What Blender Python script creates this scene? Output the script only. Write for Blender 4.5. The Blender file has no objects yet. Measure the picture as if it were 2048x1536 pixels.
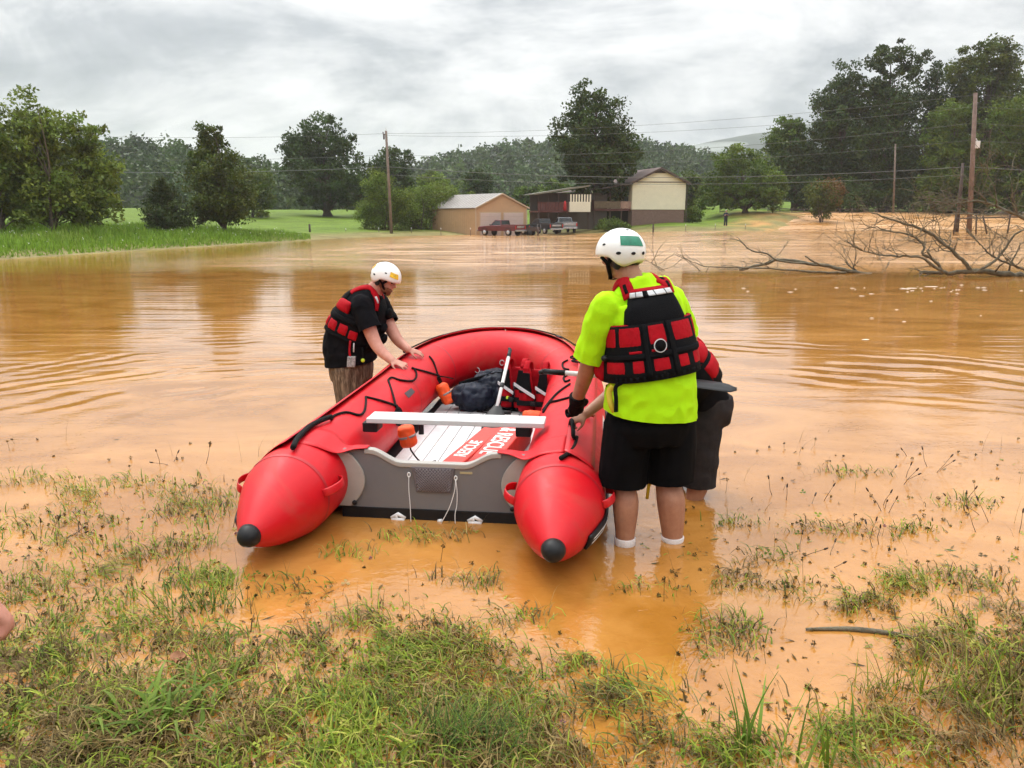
import bpy, bmesh, math, random
import numpy as np
from mathutils import Vector, Matrix, noise
from mathutils.bvhtree import BVHTree

scene = bpy.context.scene
C = scene.collection
rad = math.radians

# ------------------------------------------------------------------ camera
CAM_H = 1.775
PITCH = rad(12.1)
FPX = 1540.0
cam_data = bpy.data.cameras.new('camera')
cam = bpy.data.objects.new('camera', cam_data)
C.objects.link(cam)
cam.location = (0, 0, CAM_H)
cam.rotation_euler = (rad(90) - PITCH, 0, 0)
cam_data.sensor_width = 36.0
cam_data.lens = 36.0 * FPX / 2048.0
cam_data.clip_start = 0.05
cam_data.clip_end = 20000
scene.camera = cam

# ------------------------------------------------------------------ world, sun, exposure
SUN_ELEV, SUN_AZ = rad(52), rad(-35)          # azimuth measured from +Y towards +X
world = bpy.data.worlds.new('World')
scene.world = world
world.use_nodes = True
wt = world.node_tree
wt.nodes.clear()
def wn(t): return wt.nodes.new(t)
w_out = wn('ShaderNodeOutputWorld'); w_bg = wn('ShaderNodeBackground')
w_bg.inputs['Strength'].default_value = 0.1
wt.links.new(w_bg.outputs[0], w_out.inputs['Surface'])
sky = wn('ShaderNodeTexSky'); sky.sky_type = 'NISHITA'; sky.sun_disc = False
sky.sun_elevation = SUN_ELEV; sky.sun_rotation = SUN_AZ
tc = wn('ShaderNodeTexCoord'); sep = wn('ShaderNodeSeparateXYZ')
wt.links.new(tc.outputs['Generated'], sep.inputs[0])
def wmath(op, a, b=None, clamp=False):
    n = wn('ShaderNodeMath'); n.operation = op; n.use_clamp = clamp
    for k, s in ((0, a), (1, b)):
        if s is None: continue
        if isinstance(s, (int, float)): n.inputs[k].default_value = s
        else: wt.links.new(s, n.inputs[k])
    return n.outputs[0]
zpos = wmath('MAXIMUM', sep.outputs['Z'], 0.0)
den = wmath('ADD', zpos, 0.36)
cx = wmath('DIVIDE', sep.outputs['X'], den); cy = wmath('DIVIDE', sep.outputs['Y'], den)
comb = wn('ShaderNodeCombineXYZ'); wt.links.new(cx, comb.inputs[0]); wt.links.new(cy, comb.inputs[1])
def wnoise(scale, detail, rough, off, dist=0.0):
    m = wn('ShaderNodeMapping'); m.inputs['Location'].default_value = off
    m.inputs['Scale'].default_value = (0.85, 1.15, 1)
    wt.links.new(comb.outputs[0], m.inputs[0])
    n = wn('ShaderNodeTexNoise'); n.inputs['Scale'].default_value = scale
    n.inputs['Detail'].default_value = detail; n.inputs['Roughness'].default_value = rough
    n.inputs['Distortion'].default_value = dist
    wt.links.new(m.outputs[0], n.inputs['Vector'])
    return n.outputs['Fac']
n1 = wnoise(1.7, 7, 0.60, (11.3, 4.2, 0.4), 0.7); n2 = wnoise(5.0, 4, 0.6, (7.3, 0.2, 2.0), 0.3)
mixn = wmath('ADD', wmath('MULTIPLY', n1, 0.72), wmath('MULTIPLY', n2, 0.28))
ramp = wn('ShaderNodeValToRGB'); wt.links.new(mixn, ramp.inputs[0])
er = ramp.color_ramp
er.elements[0].position = 0.33; er.elements[0].color = (0.33, 0.36, 0.39, 1)
er.elements[1].position = 0.64; er.elements[1].color = (1.02, 1.02, 1.01, 1)
e = er.elements.new(0.43); e.color = (0.49, 0.515, 0.54, 1)
e = er.elements.new(0.52); e.color = (0.755, 0.765, 0.77, 1)
# an overcast sky is brighter towards the zenith than at the horizon
gain = wmath('ADD', wmath('MULTIPLY', wmath('MULTIPLY', zpos, zpos), 2.5), 0.66)
gain10 = wmath('MULTIPLY', gain, 10.6)
vm = wn('ShaderNodeVectorMath'); vm.operation = 'SCALE'
wt.links.new(ramp.outputs[0], vm.inputs[0]); wt.links.new(gain10, vm.inputs['Scale'])
mx = wn('ShaderNodeMixRGB'); mx.inputs[0].default_value = 0.95
wt.links.new(sky.outputs[0], mx.inputs[1]); wt.links.new(vm.outputs[0], mx.inputs[2])
wt.links.new(mx.outputs[0], w_bg.inputs['Color'])

sun_data = bpy.data.lights.new('sun', 'SUN')
sun_data.energy = 1.3; sun_data.angle = rad(20); sun_data.color = (1.0, 0.965, 0.91)
sun = bpy.data.objects.new('sun', sun_data); C.objects.link(sun)
sun_dir = Vector((math.sin(SUN_AZ) * math.cos(SUN_ELEV), math.cos(SUN_AZ) * math.cos(SUN_ELEV), math.sin(SUN_ELEV)))
sun.rotation_euler = sun_dir.to_track_quat('Z', 'Y').to_euler()
sun.location = (0, 0, 400)

scene.view_settings.view_transform = 'Standard'
scene.view_settings.look = 'None'
scene.view_settings.exposure = 0.52
scene.view_settings.gamma = 1.0
scene.view_settings.use_curve_mapping = False
scene.render.engine = 'CYCLES'
scene.cycles.use_denoising = True
scene.cycles.use_adaptive_sampling = True
scene.cycles.adaptive_threshold = 0.03
scene.cycles.max_bounces = 5
scene.cycles.diffuse_bounces = 2
scene.cycles.glossy_bounces = 3
scene.cycles.transmission_bounces = 3
scene.cycles.volume_bounces = 1
scene.cycles.transparent_max_bounces = 6
scene.cycles.caustics_reflective = False
scene.cycles.caustics_refractive = False

# ------------------------------------------------------------------ geometry helpers
FWD = np.array([0, math.cos(PITCH), -math.sin(PITCH)])
UPV = np.array([0, math.sin(PITCH), math.cos(PITCH)])
RTV = np.array([1.0, 0, 0])
EYE = np.array([0, 0, CAM_H])
def ray(px, py): return RTV * (px - 1024) / FPX - UPV * (py - 768) / FPX + FWD
def at_y(px, py, Y):
    d = ray(px, py); return Vector(EYE + d * (Y / d[1]))
def at_z(px, py, z=0.0):
    d = ray(px, py); return Vector(EYE + d * ((z - CAM_H) / d[2]))
def x_of(px, Y, z=0.0):
    zc = Y * math.cos(PITCH) + (CAM_H - z) * math.sin(PITCH)
    return (px - 1024) / FPX * zc
def to_px(X, Y, Z):
    v = np.stack(np.broadcast_arrays(np.asarray(X, float), np.asarray(Y, float), np.asarray(Z, float) - CAM_H), -1)
    zc = v @ FWD
    return 1024 + FPX * (v @ RTV) / zc, 768 - FPX * (v @ UPV) / zc
def sstep(a, b, x):
    t = np.clip((np.asarray(x, float) - a) / (b - a), 0, 1); return t * t * (3 - 2 * t)

def catmull(P, n):
    """smooth curve through rows of P, n samples per span"""
    P = np.asarray(P, float); out = []
    Q = np.vstack([2 * P[0] - P[1], P, 2 * P[-1] - P[-2]])
    for i in range(1, len(Q) - 2):
        p0, p1, p2, p3 = Q[i - 1], Q[i], Q[i + 1], Q[i + 2]
        for t in np.linspace(0, 1, n, endpoint=False):
            out.append(0.5 * ((2 * p1) + (-p0 + p2) * t + (2 * p0 - 5 * p1 + 4 * p2 - p3) * t * t + (-p0 + 3 * p1 - 3 * p2 + p3) * t ** 3))
    out.append(P[-1]); return np.array(out)

class MB:
    def __init__(s): s.V = []; s.F = []
    def add(s, verts, faces):
        o = len(s.V); s.V += [tuple(v) for v in verts]; s.F += [tuple(i + o for i in f) for f in faces]; return s
    def par(s, o, a, b, c):
        """parallelepiped from corner o with edge vectors a, b, c"""
        o, a, b, c = (np.array(q, float) for q in (o, a, b, c))
        if np.dot(np.cross(a, b), c) < 0: a, b = b, a
        v = [o, o + a, o + a + b, o + b, o + c, o + a + c, o + a + b + c, o + b + c]
        return s.add(v, [(0, 3, 2, 1), (4, 5, 6, 7), (0, 1, 5, 4), (1, 2, 6, 5), (2, 3, 7, 6), (3, 0, 4, 7)])
    def box(s, c, size):
        c = np.array(c, float); h = np.array(size, float) / 2
        return s.par(c - h, (2 * h[0], 0, 0), (0, 2 * h[1], 0), (0, 0, 2 * h[2]))
    def rings(s, R, closed=True, caps=True):
        n = len(R[0]); m = len(R); F = []
        for i in range(m - 1):
            for j in range(n if closed else n - 1):
                k = (j + 1) % n
                F.append((i * n + j, i * n + k, (i + 1) * n + k, (i + 1) * n + j))
        if caps and closed:
            F.append(tuple(range(n - 1, -1, -1))); F.append(tuple((m - 1) * n + j for j in range(n)))
        return s.add([p for r in R for p in r], F)
    def tube(s, pts, r, n=8, caps=True, flat=1.0, side=None):
        P = [np.array(p, float) for p in pts]
        if isinstance(r, (int, float)): r = [r] * len(P)
        R = []; prev = None
        for i, p in enumerate(P):
            a = P[max(i - 1, 0)]; b = P[min(i + 1, len(P) - 1)]
            t = b - a; L = np.linalg.norm(t); t = t / L if L > 1e-9 else np.array([0, 0, 1.0])
            if prev is None:
                u = np.array(side, float) if side is not None else (np.array([0, 0, 1.0]) if abs(t[2]) < 0.9 else np.array([1.0, 0, 0]))
            else: u = prev
            u = u - t * np.dot(u, t); u /= max(np.linalg.norm(u), 1e-9); prev = u
            w = np.cross(t, u)
            R.append([p + (u * math.cos(q) * r[i] + w * math.sin(q) * r[i] * flat) for q in np.linspace(0, 2 * math.pi, n, endpoint=False)])
        return s.rings(R, True, caps)
    def ball(s, c, a, b=None, d=None, nu=14, nv=9):
        """ellipsoid: centre and radius, or centre and three axis vectors"""
        c = np.array(c, float)
        if b is None: a, b, d = (a, 0, 0), (0, a, 0), (0, 0, a)
        a, b, d = np.array(a, float), np.array(b, float), np.array(d, float)
        if np.dot(np.cross(a, b), d) < 0: a, b = b, a
        R = []
        for i in range(nv + 1):
            ph = -math.pi / 2 + math.pi * i / nv
            ph = max(min(ph, math.pi / 2 - 0.04), -math.pi / 2 + 0.04)
            R.append([c + a * math.cos(ph) * math.cos(q) + b * math.cos(ph) * math.sin(q) + d * math.sin(ph) for q in np.linspace(0, 2 * math.pi, nu, endpoint=False)])
        return s.rings(R)
    def build(s, name, mat, parent=None, smooth=True, bevel=0):
        me = bpy.data.meshes.new(name); me.from_pydata(s.V, [], s.F); me.update()
        return link_mesh(name, me, mat, parent, smooth, bevel)

def link_mesh(name, me, mat, parent=None, smooth=True, bevel=0):
    if mat is not None: me.materials.append(mat)
    if smooth: me.polygons.foreach_set('use_smooth', np.ones(len(me.polygons), bool))
    o = bpy.data.objects.new(name, me); C.objects.link(o)
    if parent is not None:
        o.parent = parent
        M = Matrix(parent.matrix_basis)
        if parent.parent is not None: M = Matrix(parent.parent.matrix_basis) @ parent.matrix_parent_inverse @ M
        o.matrix_parent_inverse = M.inverted()
    if bevel:
        b = o.modifiers.new('bevel', 'BEVEL'); b.width = bevel; b.segments = 2; b.limit_method = 'ANGLE'; b.angle_limit = rad(40)
        if smooth:
            b.harden_normals = True
    return o

def np_mesh(name, V, Q, mat, parent=None, col=None, smooth=False):
    """fast mesh from arrays; Q (n,3) or (n,4); col = per-vertex rgb"""
    V = np.ascontiguousarray(V, np.float32); Q = np.ascontiguousarray(Q, np.int32)
    me = bpy.data.meshes.new(name); k = Q.shape[1]
    me.vertices.add(len(V)); me.vertices.foreach_set('co', V.ravel())
    me.loops.add(Q.size); me.loops.foreach_set('vertex_index', Q.ravel())
    me.polygons.add(len(Q)); me.polygons.foreach_set('loop_start', np.arange(0, Q.size, k, dtype=np.int32))
    me.update(calc_edges=True); me.validate()
    if col is not None:
        at = me.color_attributes.new('tint', 'FLOAT_COLOR', 'POINT')
        c4 = np.ones((len(V), 4), np.float32); c4[:, :3] = col
        at.data.foreach_set('color', c4.ravel())
    return link_mesh(name, me, mat, parent, smooth)

def tag(o, label=None, cat=None, group=None, kind=None):
    if label: o['label'] = label
    if cat: o['category'] = cat
    if group: o['group'] = group
    if kind: o['kind'] = kind
    return o
def thing(name, loc, label, cat, group=None):
    o = bpy.data.objects.new(name, None); C.objects.link(o); o.location = loc; o.empty_display_size = 0.2
    return tag(o, label, cat, group)

# ------------------------------------------------------------------ materials
def mat_nodes(name):
    m = bpy.data.materials.new(name); m.use_nodes = True
    nt = m.node_tree; return m, nt, nt.nodes['Principled BSDF']
def simple(name, col, rough=0.6, metal=0.0, var=0.0, vscale=8.0, bump=0.0, bscale=60.0, spec=0.5, coat=0.0, var2=None):
    """plain surface with two scales of colour variation and fine relief"""
    m, nt, b = mat_nodes(name); N, L = nt.nodes, nt.links
    b.inputs['Roughness'].default_value = rough; b.inputs['Metallic'].default_value = metal
    b.inputs['Specular IOR Level'].default_value = spec; b.inputs['Coat Weight'].default_value = coat
    b.inputs['Base Color'].default_value = (*col, 1)
    t = N.new('ShaderNodeTexCoord')
    if var:
        n = N.new('ShaderNodeTexNoise'); n.inputs['Scale'].default_value = vscale; n.inputs['Detail'].default_value = 6; n.inputs['Roughness'].default_value = 0.65
        L.new(t.outputs['Object'], n.inputs['Vector'])
        r = N.new('ShaderNodeValToRGB'); L.new(n.outputs['Fac'], r.inputs[0])
        lo = var2 if var2 else tuple(c * (1 - var) for c in col); hi = tuple(min(c * (1 + var), 1) for c in col)
        r.color_ramp.elements[0].position = 0.3; r.color_ramp.elements[0].color = (*lo, 1)
        r.color_ramp.elements[1].position = 0.72; r.color_ramp.elements[1].color = (*hi, 1)
        L.new(r.outputs[0], b.inputs['Base Color'])
    if bump:
        n = N.new('ShaderNodeTexNoise'); n.inputs['Scale'].default_value = bscale; n.inputs['Detail'].default_value = 5
        L.new(t.outputs['Object'], n.inputs['Vector'])
        bp = N.new('ShaderNodeBump'); bp.inputs['Strength'].default_value = bump; bp.inputs['Distance'].default_value = 0.02
        L.new(n.outputs['Fac'], bp.inputs['Height']); L.new(bp.outputs[0], b.inputs['Normal'])
    return m
def leafy(name, col, trans=0.3, rough=0.55, spec=0.3):
    """leaf surface: base colour times the per-leaf tint, some light passing through"""
    m, nt, b = mat_nodes(name); N, L = nt.nodes, nt.links
    a = N.new('ShaderNodeAttribute'); a.attribute_name = 'tint'
    mu = N.new('ShaderNodeMixRGB'); mu.blend_type = 'MULTIPLY'; mu.inputs[0].default_value = 1; mu.inputs[2].default_value = (*col, 1)
    L.new(a.outputs['Color'], mu.inputs[1])
    b.inputs['Roughness'].default_value = rough; b.inputs['Specular IOR Level'].default_value = spec
    L.new(mu.outputs[0], b.inputs['Base Color'])
    tr = N.new('ShaderNodeBsdfTranslucent'); L.new(mu.outputs[0], tr.inputs[0])
    mix = N.new('ShaderNodeMixShader'); mix.inputs[0].default_value = trans
    out = N['Material Output']
    L.new(b.outputs[0], mix.inputs[1]); L.new(tr.outputs[0], mix.inputs[2]); L.new(mix.outputs[0], out.inputs['Surface'])
    return m
# ------------------------------------------------------------------ terrain functions
rng = np.random.default_rng(7)
SHORE = np.array([(-900, 2), (-60, 20), tuple(at_z(-60, 524))[:2], tuple(at_z(0, 519))[:2], tuple(at_z(250, 503))[:2], tuple(at_z(400, 494))[:2], tuple(at_z(510, 487))[:2],
                  (-16, 74), (-10, 84), (0, 95), (7, 95), (10, 88), (14, 84), (18, 79.5), (24, 79), (28, 83), (31, 91), (36, 101), (43, 113), (60, 121), (140, 124), (900, 130)], float)
def shore_sd(X, Y):
    """signed distance to the far shoreline, positive on land"""
    X = np.asarray(X, float); Y = np.asarray(Y, float)
    best = np.full(X.shape, 1e9); sg = np.ones(X.shape)
    for a, b in zip(SHORE[:-1], SHORE[1:]):
        d = b - a; t = np.clip(((X - a[0]) * d[0] + (Y - a[1]) * d[1]) / (d @ d), 0, 1)
        ex, ey = X - a[0] - t * d[0], Y - a[1] - t * d[1]
        q = np.hypot(ex, ey); cr = d[0] * (Y - a[1]) - d[1] * (X - a[0])
        m = q < best - 1e-9
        best = np.where(m, q, best); sg = np.where(m, np.where(cr > 0, 1.0, -1.0), sg)
    return best * sg
def vnoise(X, Y, s, seed=0):
    """cheap smooth noise on arrays in -1..1"""
    X = np.asarray(X, float) * s + seed * 17.3; Y = np.asarray(Y, float) * s - seed * 9.1
    xi, yi = np.floor(X), np.floor(Y); fx, fy = X - xi, Y - yi
    fx = fx * fx * (3 - 2 * fx); fy = fy * fy * (3 - 2 * fy)
    def h(a, b):
        q = np.sin(a * 127.1 + b * 311.7) * 43758.5453; return (q - np.floor(q)) * 2 - 1
    return (h(xi, yi) * (1 - fx) + h(xi + 1, yi) * fx) * (1 - fy) + (h(xi, yi + 1) * (1 - fx) + h(xi + 1, yi + 1) * fx) * fy
def water_z(X, Y):
    X = np.asarray(X, float); Y = np.asarray(Y, float)
    a = 0.6 * sstep(44, 76, Y) * sstep(4, 20, X)
    b = 2.0 * sstep(85, 117, Y) * sstep(22, 34, X)
    step = 0.16 * sstep(83.0, 84.6, Y + 1.2 * vnoise(X, Y * 0, 0.25, 5)) * sstep(27, 31, X)
    rough = 0.10 * (vnoise(X, Y, 0.55, 61) + 0.6 * vnoise(X, Y, 1.3, 62)) * sstep(80, 88, Y) * sstep(24, 30, X)
    return a + b + step + rough
def near_z(X, Y):
    yn = Y - 0.40 * sstep(-0.2, -2.2, X) - 0.10 * sstep(1.2, 2.8, X) + 0.25 * sstep(0.3, 1.0, X) + 0.38 * np.exp(-((X - 0.32) / 0.5) ** 2)
    z = np.interp(yn, [-30, 0, 1.9, 2.5, 3.1, 3.9, 4.9, 7.2, 10, 14, 40], [1.5, 0.12, 0.014, -0.014, -0.050, -0.095, -0.16, -0.45, -0.9, -1.2, -1.5])
    amp = sstep(8, 3, Y)
    return z + amp * (0.020 * vnoise(X, Y, 2.6, 1) + 0.014 * vnoise(X, Y, 6.0, 2) + 0.008 * vnoise(X, Y, 14.0, 3))
def ground_z(X, Y):
    X = np.asarray(X, float); Y = np.asarray(Y, float)
    sd = shore_sd(X, Y)
    s = np.maximum(sd, 0)
    land = 0.14 * (1 - np.exp(-s / 0.8)) + 0.050 * np.minimum(s, 62) + 0.015 * np.maximum(s - 62, 0) + 0.10 * vnoise(X, Y, 0.12, 4) * sstep(1, 8, s)
    far = np.where(sd > 0, land, -np.minimum(1.1, 0.10 * -sd)) + np.minimum(water_z(X, Y), 2.4)
    far = np.where(Y > 14, far, -1.5 + 0 * far)
    return np.maximum(far, near_z(X, Y))

def polar(r0, r1, nr, front, na_front, na_back):
    r = np.geomspace(r0, r1, nr)
    f = np.linspace(-front, front, na_front); bk = np.linspace(front, 2 * math.pi - front, na_back + 2)[1:-1]
    a = np.concatenate([f, bk]); R, A = np.meshgrid(r, a, indexing='ij')
    X, Y = R * np.sin(A), R * np.cos(A)
    na = len(a); I, J = np.meshgrid(np.arange(nr - 1), np.arange(na), indexing='ij'); K = (J + 1) % na
    Q = np.stack([I * na + J, (I + 1) * na + J, (I + 1) * na + K, I * na + K], -1).reshape(-1, 4)
    Q = Q[:, ::-1]
    return X.ravel(), Y.ravel(), Q
# ------------------------------------------------------------------ ground
def ground_material():
    m, nt, b = mat_nodes('ground_soil_and_lawn'); N, L = nt.nodes, nt.links
    a = N.new('ShaderNodeAttribute'); a.attribute_name = 'tint'
    g = N.new('ShaderNodeNewGeometry')
    n = N.new('ShaderNodeTexNoise'); n.inputs['Scale'].default_value = 0.35; n.inputs['Detail'].default_value = 10; n.inputs['Roughness'].default_value = 0.7
    n2 = N.new('ShaderNodeTexNoise'); n2.inputs['Scale'].default_value = 9; n2.inputs['Detail'].default_value = 6
    for q in (n, n2): L.new(g.outputs['Position'], q.inputs['Vector'])
    r = N.new('ShaderNodeMapRange'); r.inputs[1].default_value = 0.3; r.inputs[2].default_value = 0.7; r.inputs[3].default_value = 0.58; r.inputs[4].default_value = 1.38
    L.new(n.outputs['Fac'], r.inputs[0])
    mu = N.new('ShaderNodeVectorMath'); mu.operation = 'SCALE'; L.new(a.outputs['Color'], mu.inputs[0]); L.new(r.outputs[0], mu.inputs['Scale'])
    r2 = N.new('ShaderNodeMapRange'); r2.inputs[1].default_value = 0.3; r2.inputs[2].default_value = 0.7; r2.inputs[3].default_value = 0.75; r2.inputs[4].default_value = 1.25
    L.new(n2.outputs['Fac'], r2.inputs[0])
    mu2 = N.new('ShaderNodeVectorMath'); mu2.operation = 'SCALE'; L.new(mu.outputs[0], mu2.inputs[0]); L.new(r2.outputs[0], mu2.inputs['Scale'])
    L.new(mu2.outputs[0], b.inputs['Base Color']); b.inputs['Roughness'].default_value = 0.85; b.inputs['Specular IOR Level'].default_value = 0.2
    bp = N.new('ShaderNodeBump'); bp.inputs['Strength'].default_value = 0.6; bp.inputs['Distance'].default_value = 0.05
    L.new(n2.outputs['Fac'], bp.inputs['Height']); L.new(bp.outputs[0], b.inputs['Normal'])
    return m
gx, gy, gq = polar(0.35, 2700, 300, rad(46), 300, 70)
gz = ground_z(gx, gy)
sdv = shore_sd(gx, gy)
mud = np.array([0.17, 0.105, 0.05]); lawn = np.array([0.098, 0.155, 0.010]); fringe = np.array([0.19, 0.16, 0.06]); silt = np.array([0.42, 0.22, 0.075])
t1 = sstep(0.5, 9, sdv + 1.5 * vnoise(gx, gy, 0.3, 8))[:, None]
gcol = fringe * (1 - t1) + lawn * t1
t2 = (sstep(12, 1, np.abs(sdv)) * sstep(20, 30, gx) * sstep(-0.3, 0.5, vnoise(gx, gy, 0.45, 9)))[:, None]
gcol = gcol * (1 - t2) + silt * t2
t3 = (gy < 16).astype(float)[:, None]
gcol = gcol * (1 - t3) + mud * t3
ground = np_mesh('ground', np.stack([gx, gy, gz], -1), gq, ground_material(), None, gcol, True)
tag(ground, 'wet soil of the near bank and the mown lawns beyond the flood', None, None, 'structure')

# ------------------------------------------------------------------ flood water
def water_material():
    m, nt, b = mat_nodes('muddy_flood_water'); N, L = nt.nodes, nt.links
    g = N.new('ShaderNodeNewGeometry'); sp = N.new('ShaderNodeSeparateXYZ'); L.new(g.outputs['Position'], sp.inputs[0])
    def M(op, a, c=None, d=None):
        n = N.new('ShaderNodeMath'); n.operation = op
        for k, s in enumerate((a, c, d)):
            if s is None: continue
            if isinstance(s, (int, float)): n.inputs[k].default_value = s
            else: L.new(s, n.inputs[k])
        return n.outputs[0]
    def ss(a, c, x, lo=0.0, hi=1.0):
        n = N.new('ShaderNodeMapRange'); n.interpolation_type = 'SMOOTHSTEP'
        n.inputs[1].default_value = a; n.inputs[2].default_value = c; n.inputs[3].default_value = lo; n.inputs[4].default_value = hi
        L.new(x, n.inputs[0]); return n.outputs[0]
    def NZ(scale, sx, sy, detail=3, rough=0.5, off=0.0, dist=0.0, rot=0.0):
        mp = N.new('ShaderNodeMapping'); mp.inputs['Scale'].default_value = (sx, sy, 1); mp.inputs['Location'].default_value = (off, off * 1.7, 0)
        mp.inputs['Rotation'].default_value = (0, 0, rot)
        L.new(g.outputs['Position'], mp.inputs[0])
        n = N.new('ShaderNodeTexNoise'); n.inputs['Scale'].default_value = scale; n.inputs['Detail'].default_value = detail
        n.inputs['Roughness'].default_value = rough; n.inputs['Distortion'].default_value = dist
        L.new(mp.outputs[0], n.inputs['Vector']); return n.outputs['Fac']
    X, Y = sp.outputs['X'], sp.outputs['Y']
    # ripple heights in metres
    patch = ss(0.36, 0.62, NZ(0.16, 1, 1.6, 2, 0.5, 4.0), 0.35, 1.0)
    long_r = M('MULTIPLY', NZ(1.0, 0.45, 3.0, 1.5, 0.4, 0.0, 0.3), M('MULTIPLY', patch, M('MULTIPLY', ss(5.0, 9.0, Y, 0.15, 1.0), 0.0075)))
    chop = M('MULTIPLY', NZ(1.0, 1.5, 3.4, 4, 0.6, 11.0, 0.4), M('MULTIPLY', ss(24, 36, Y), ss(-17, -9, X, 0.018, 0.075)))
    torrent = M('MULTIPLY', NZ(1.0, 0.5, 1.3, 5, 0.62, 23.0, 0.8), M('MULTIPLY', ss(70, 84, Y), M('MULTIPLY', ss(14, 26, X), 0.16)))
    fine = M('MULTIPLY', NZ(13, 1.0, 1.5, 3, 0.6, 31.0, 0.4), ss(4.0, 9.0, Y, 0.0032, 0.0007))
    def rings(cx, cy, lam, amp, d0, dw, xa, xb):
        dx, dy = M('SUBTRACT', X, cx), M('SUBTRACT', Y, cy)
        d = M('SQRT', M('ADD', M('MULTIPLY', dx, dx), M('MULTIPLY', dy, dy)))
        d = M('ADD', d, M('MULTIPLY', NZ(0.55, 1, 1, 2, 0.5, cx), 1.3))
        w = M('SINE', M('MULTIPLY', d, 2 * math.pi / lam))
        q = M('DIVIDE', M('SUBTRACT', d, d0), dw)
        env = M('POWER', 2.718, M('MULTIPLY', M('MULTIPLY', q, q), -1.0))
        brk = ss(0.42, 0.60, NZ(0.8, 0.5, 1.1, 3, 0.6, cx + 9.0, 0.5), 0.05, 1.0)
        return M('MULTIPLY', M('MULTIPLY', M('MULTIPLY', w, env), brk), M('MULTIPLY', ss(xa, xb, X), amp))
    r1 = rings(0.2, 1.2, 0.50, 0.0065, 9.6, 1.6, 1.2, 3.2)
    r2 = rings(-1.6, 6.2, 0.42, 0.0045, 4.6, 2.3, -1.0, -2.6)
    r3 = rings(0.95, 4.3, 0.09, 0.0022, 0.35, 0.55, -10, -9)
    stripes = M('MULTIPLY', NZ(1.0, 0.26, 4.2, 1.0, 0.4, 71.0, 0.25), M('MULTIPLY', ss(0.40, 0.60, NZ(0.22, 0.6, 1.3, 2, 0.5, 83.0)), M('MULTIPLY', ss(7.0, 10.0, Y), ss(30.0, 18.0, Y, 0.0, 0.0085))))
    total = M('ADD', long_r, stripes)
    for q in (chop, torrent, fine, r1, r2, r3): total = M('ADD', total, q)
    bp = N.new('ShaderNodeBump'); bp.inputs['Strength'].default_value = 1.0; bp.inputs['Distance'].default_value = 1.0
    L.new(total, bp.inputs['Height']); L.new(bp.outputs[0], b.inputs['Normal'])
    # silt colour with slow swirls; aerated pale water in the torrent
    sw = NZ(0.5, 1, 1.8, 6, 0.6, 2.0, 1.2)
    r = N.new('ShaderNodeValToRGB'); L.new(sw, r.inputs[0])
    r.color_ramp.elements[0].position = 0.36; r.color_ramp.elements[0].color = (0.31, 0.125, 0.019, 1)
    r.color_ramp.elements[1].position = 0.64; r.color_ramp.elements[1].color = (0.47, 0.215, 0.052, 1)
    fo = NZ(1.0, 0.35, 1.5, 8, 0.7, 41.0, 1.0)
    pale_mask = M('MULTIPLY', ss(0.50, 0.66, fo), M('MULTIPLY', ss(76, 86, Y), M('MULTIPLY', ss(18, 27, X), 0.85)))
    pale_mask = M('MAXIMUM', pale_mask, M('MULTIPLY', ss(0.40, 0.64, NZ(1.0, 0.18, 0.5, 6, 0.65, 57.0, 0.8)), M('MULTIPLY', ss(24, 34, Y), ss(-16, -8, X, 0.0, 0.55))))  # far chop: bright sky reflection painted in as a paler base colour
    mxx = N.new('ShaderNodeMixRGB'); L.new(pale_mask, mxx.inputs[0]); L.new(r.outputs[0], mxx.inputs[1]); mxx.inputs[2].default_value = (0.74, 0.47, 0.25, 1)
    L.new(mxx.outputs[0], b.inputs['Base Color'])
    rr = M('ADD', M('ADD', M('MULTIPLY', pale_mask, 0.4), 0.025), M('MULTIPLY', ss(78, 88, Y), M('MULTIPLY', ss(20, 28, X), 0.22))); L.new(rr, b.inputs['Roughness'])
    b.inputs['IOR'].default_value = 1.78
    return m
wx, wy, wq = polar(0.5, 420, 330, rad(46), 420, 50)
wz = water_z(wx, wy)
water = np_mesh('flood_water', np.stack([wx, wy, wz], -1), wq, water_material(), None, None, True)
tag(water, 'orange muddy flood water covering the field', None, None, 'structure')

# ------------------------------------------------------------------ hills and mountain
def ridge_hill(name, prof, Y0, depth, mat, label, nx=120, ny=26, rough=0.05, back=1.6, seed=0):
    """a hill whose crest follows (px, py) seen at distance Y0; slopes down to the near side over 'depth'"""
    px = np.array([p[0] for p in prof], float); X = []; Z = []
    for (a, b_) in prof:
        p = at_y(a, b_, Y0); X.append(p.x); Z.append(p.z)
    xs = np.linspace(X[0], X[-1], nx); zs = np.interp(xs, X, Z)
    ts = np.linspace(0, 1 + back, ny)
    XX, TT = np.meshgrid(xs, ts, indexing='ij'); ZZ = np.repeat(zs[:, None], ny, 1)
    prof_t = np.where(TT < 1, np.sin(TT * math.pi / 2) ** 1.2, np.cos((TT - 1) / back * math.pi / 2))
    XX2 = XX * (Y0 - depth + TT * depth) / Y0
    YY = Y0 - depth + TT * depth
    z = ZZ * prof_t + ZZ * rough * (vnoise(XX, YY, 3.0 / depth, seed) + 0.5 * vnoise(XX, YY, 8.0 / depth, seed + 1)) * np.sin(np.clip(TT, 0, 1) * math.pi / 2)
    z = z - 2.0 * (TT < 0.02) - 4 * (TT > back + 0.9)
    V = np.stack([XX2.ravel(), YY.ravel(), z.ravel()], -1)
    I, J = np.meshgrid(np.arange(nx - 1), np.arange(ny - 1), indexing='ij')
    Q = np.stack([I * ny + J, (I + 1) * ny + J, (I + 1) * ny + J + 1, I * ny + J + 1], -1).reshape(-1, 4)
    o = np_mesh(name, V, Q, mat, None, None, True); tag(o, label, None, None, 'structure')
    return V.reshape(nx, ny, 3)
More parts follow.
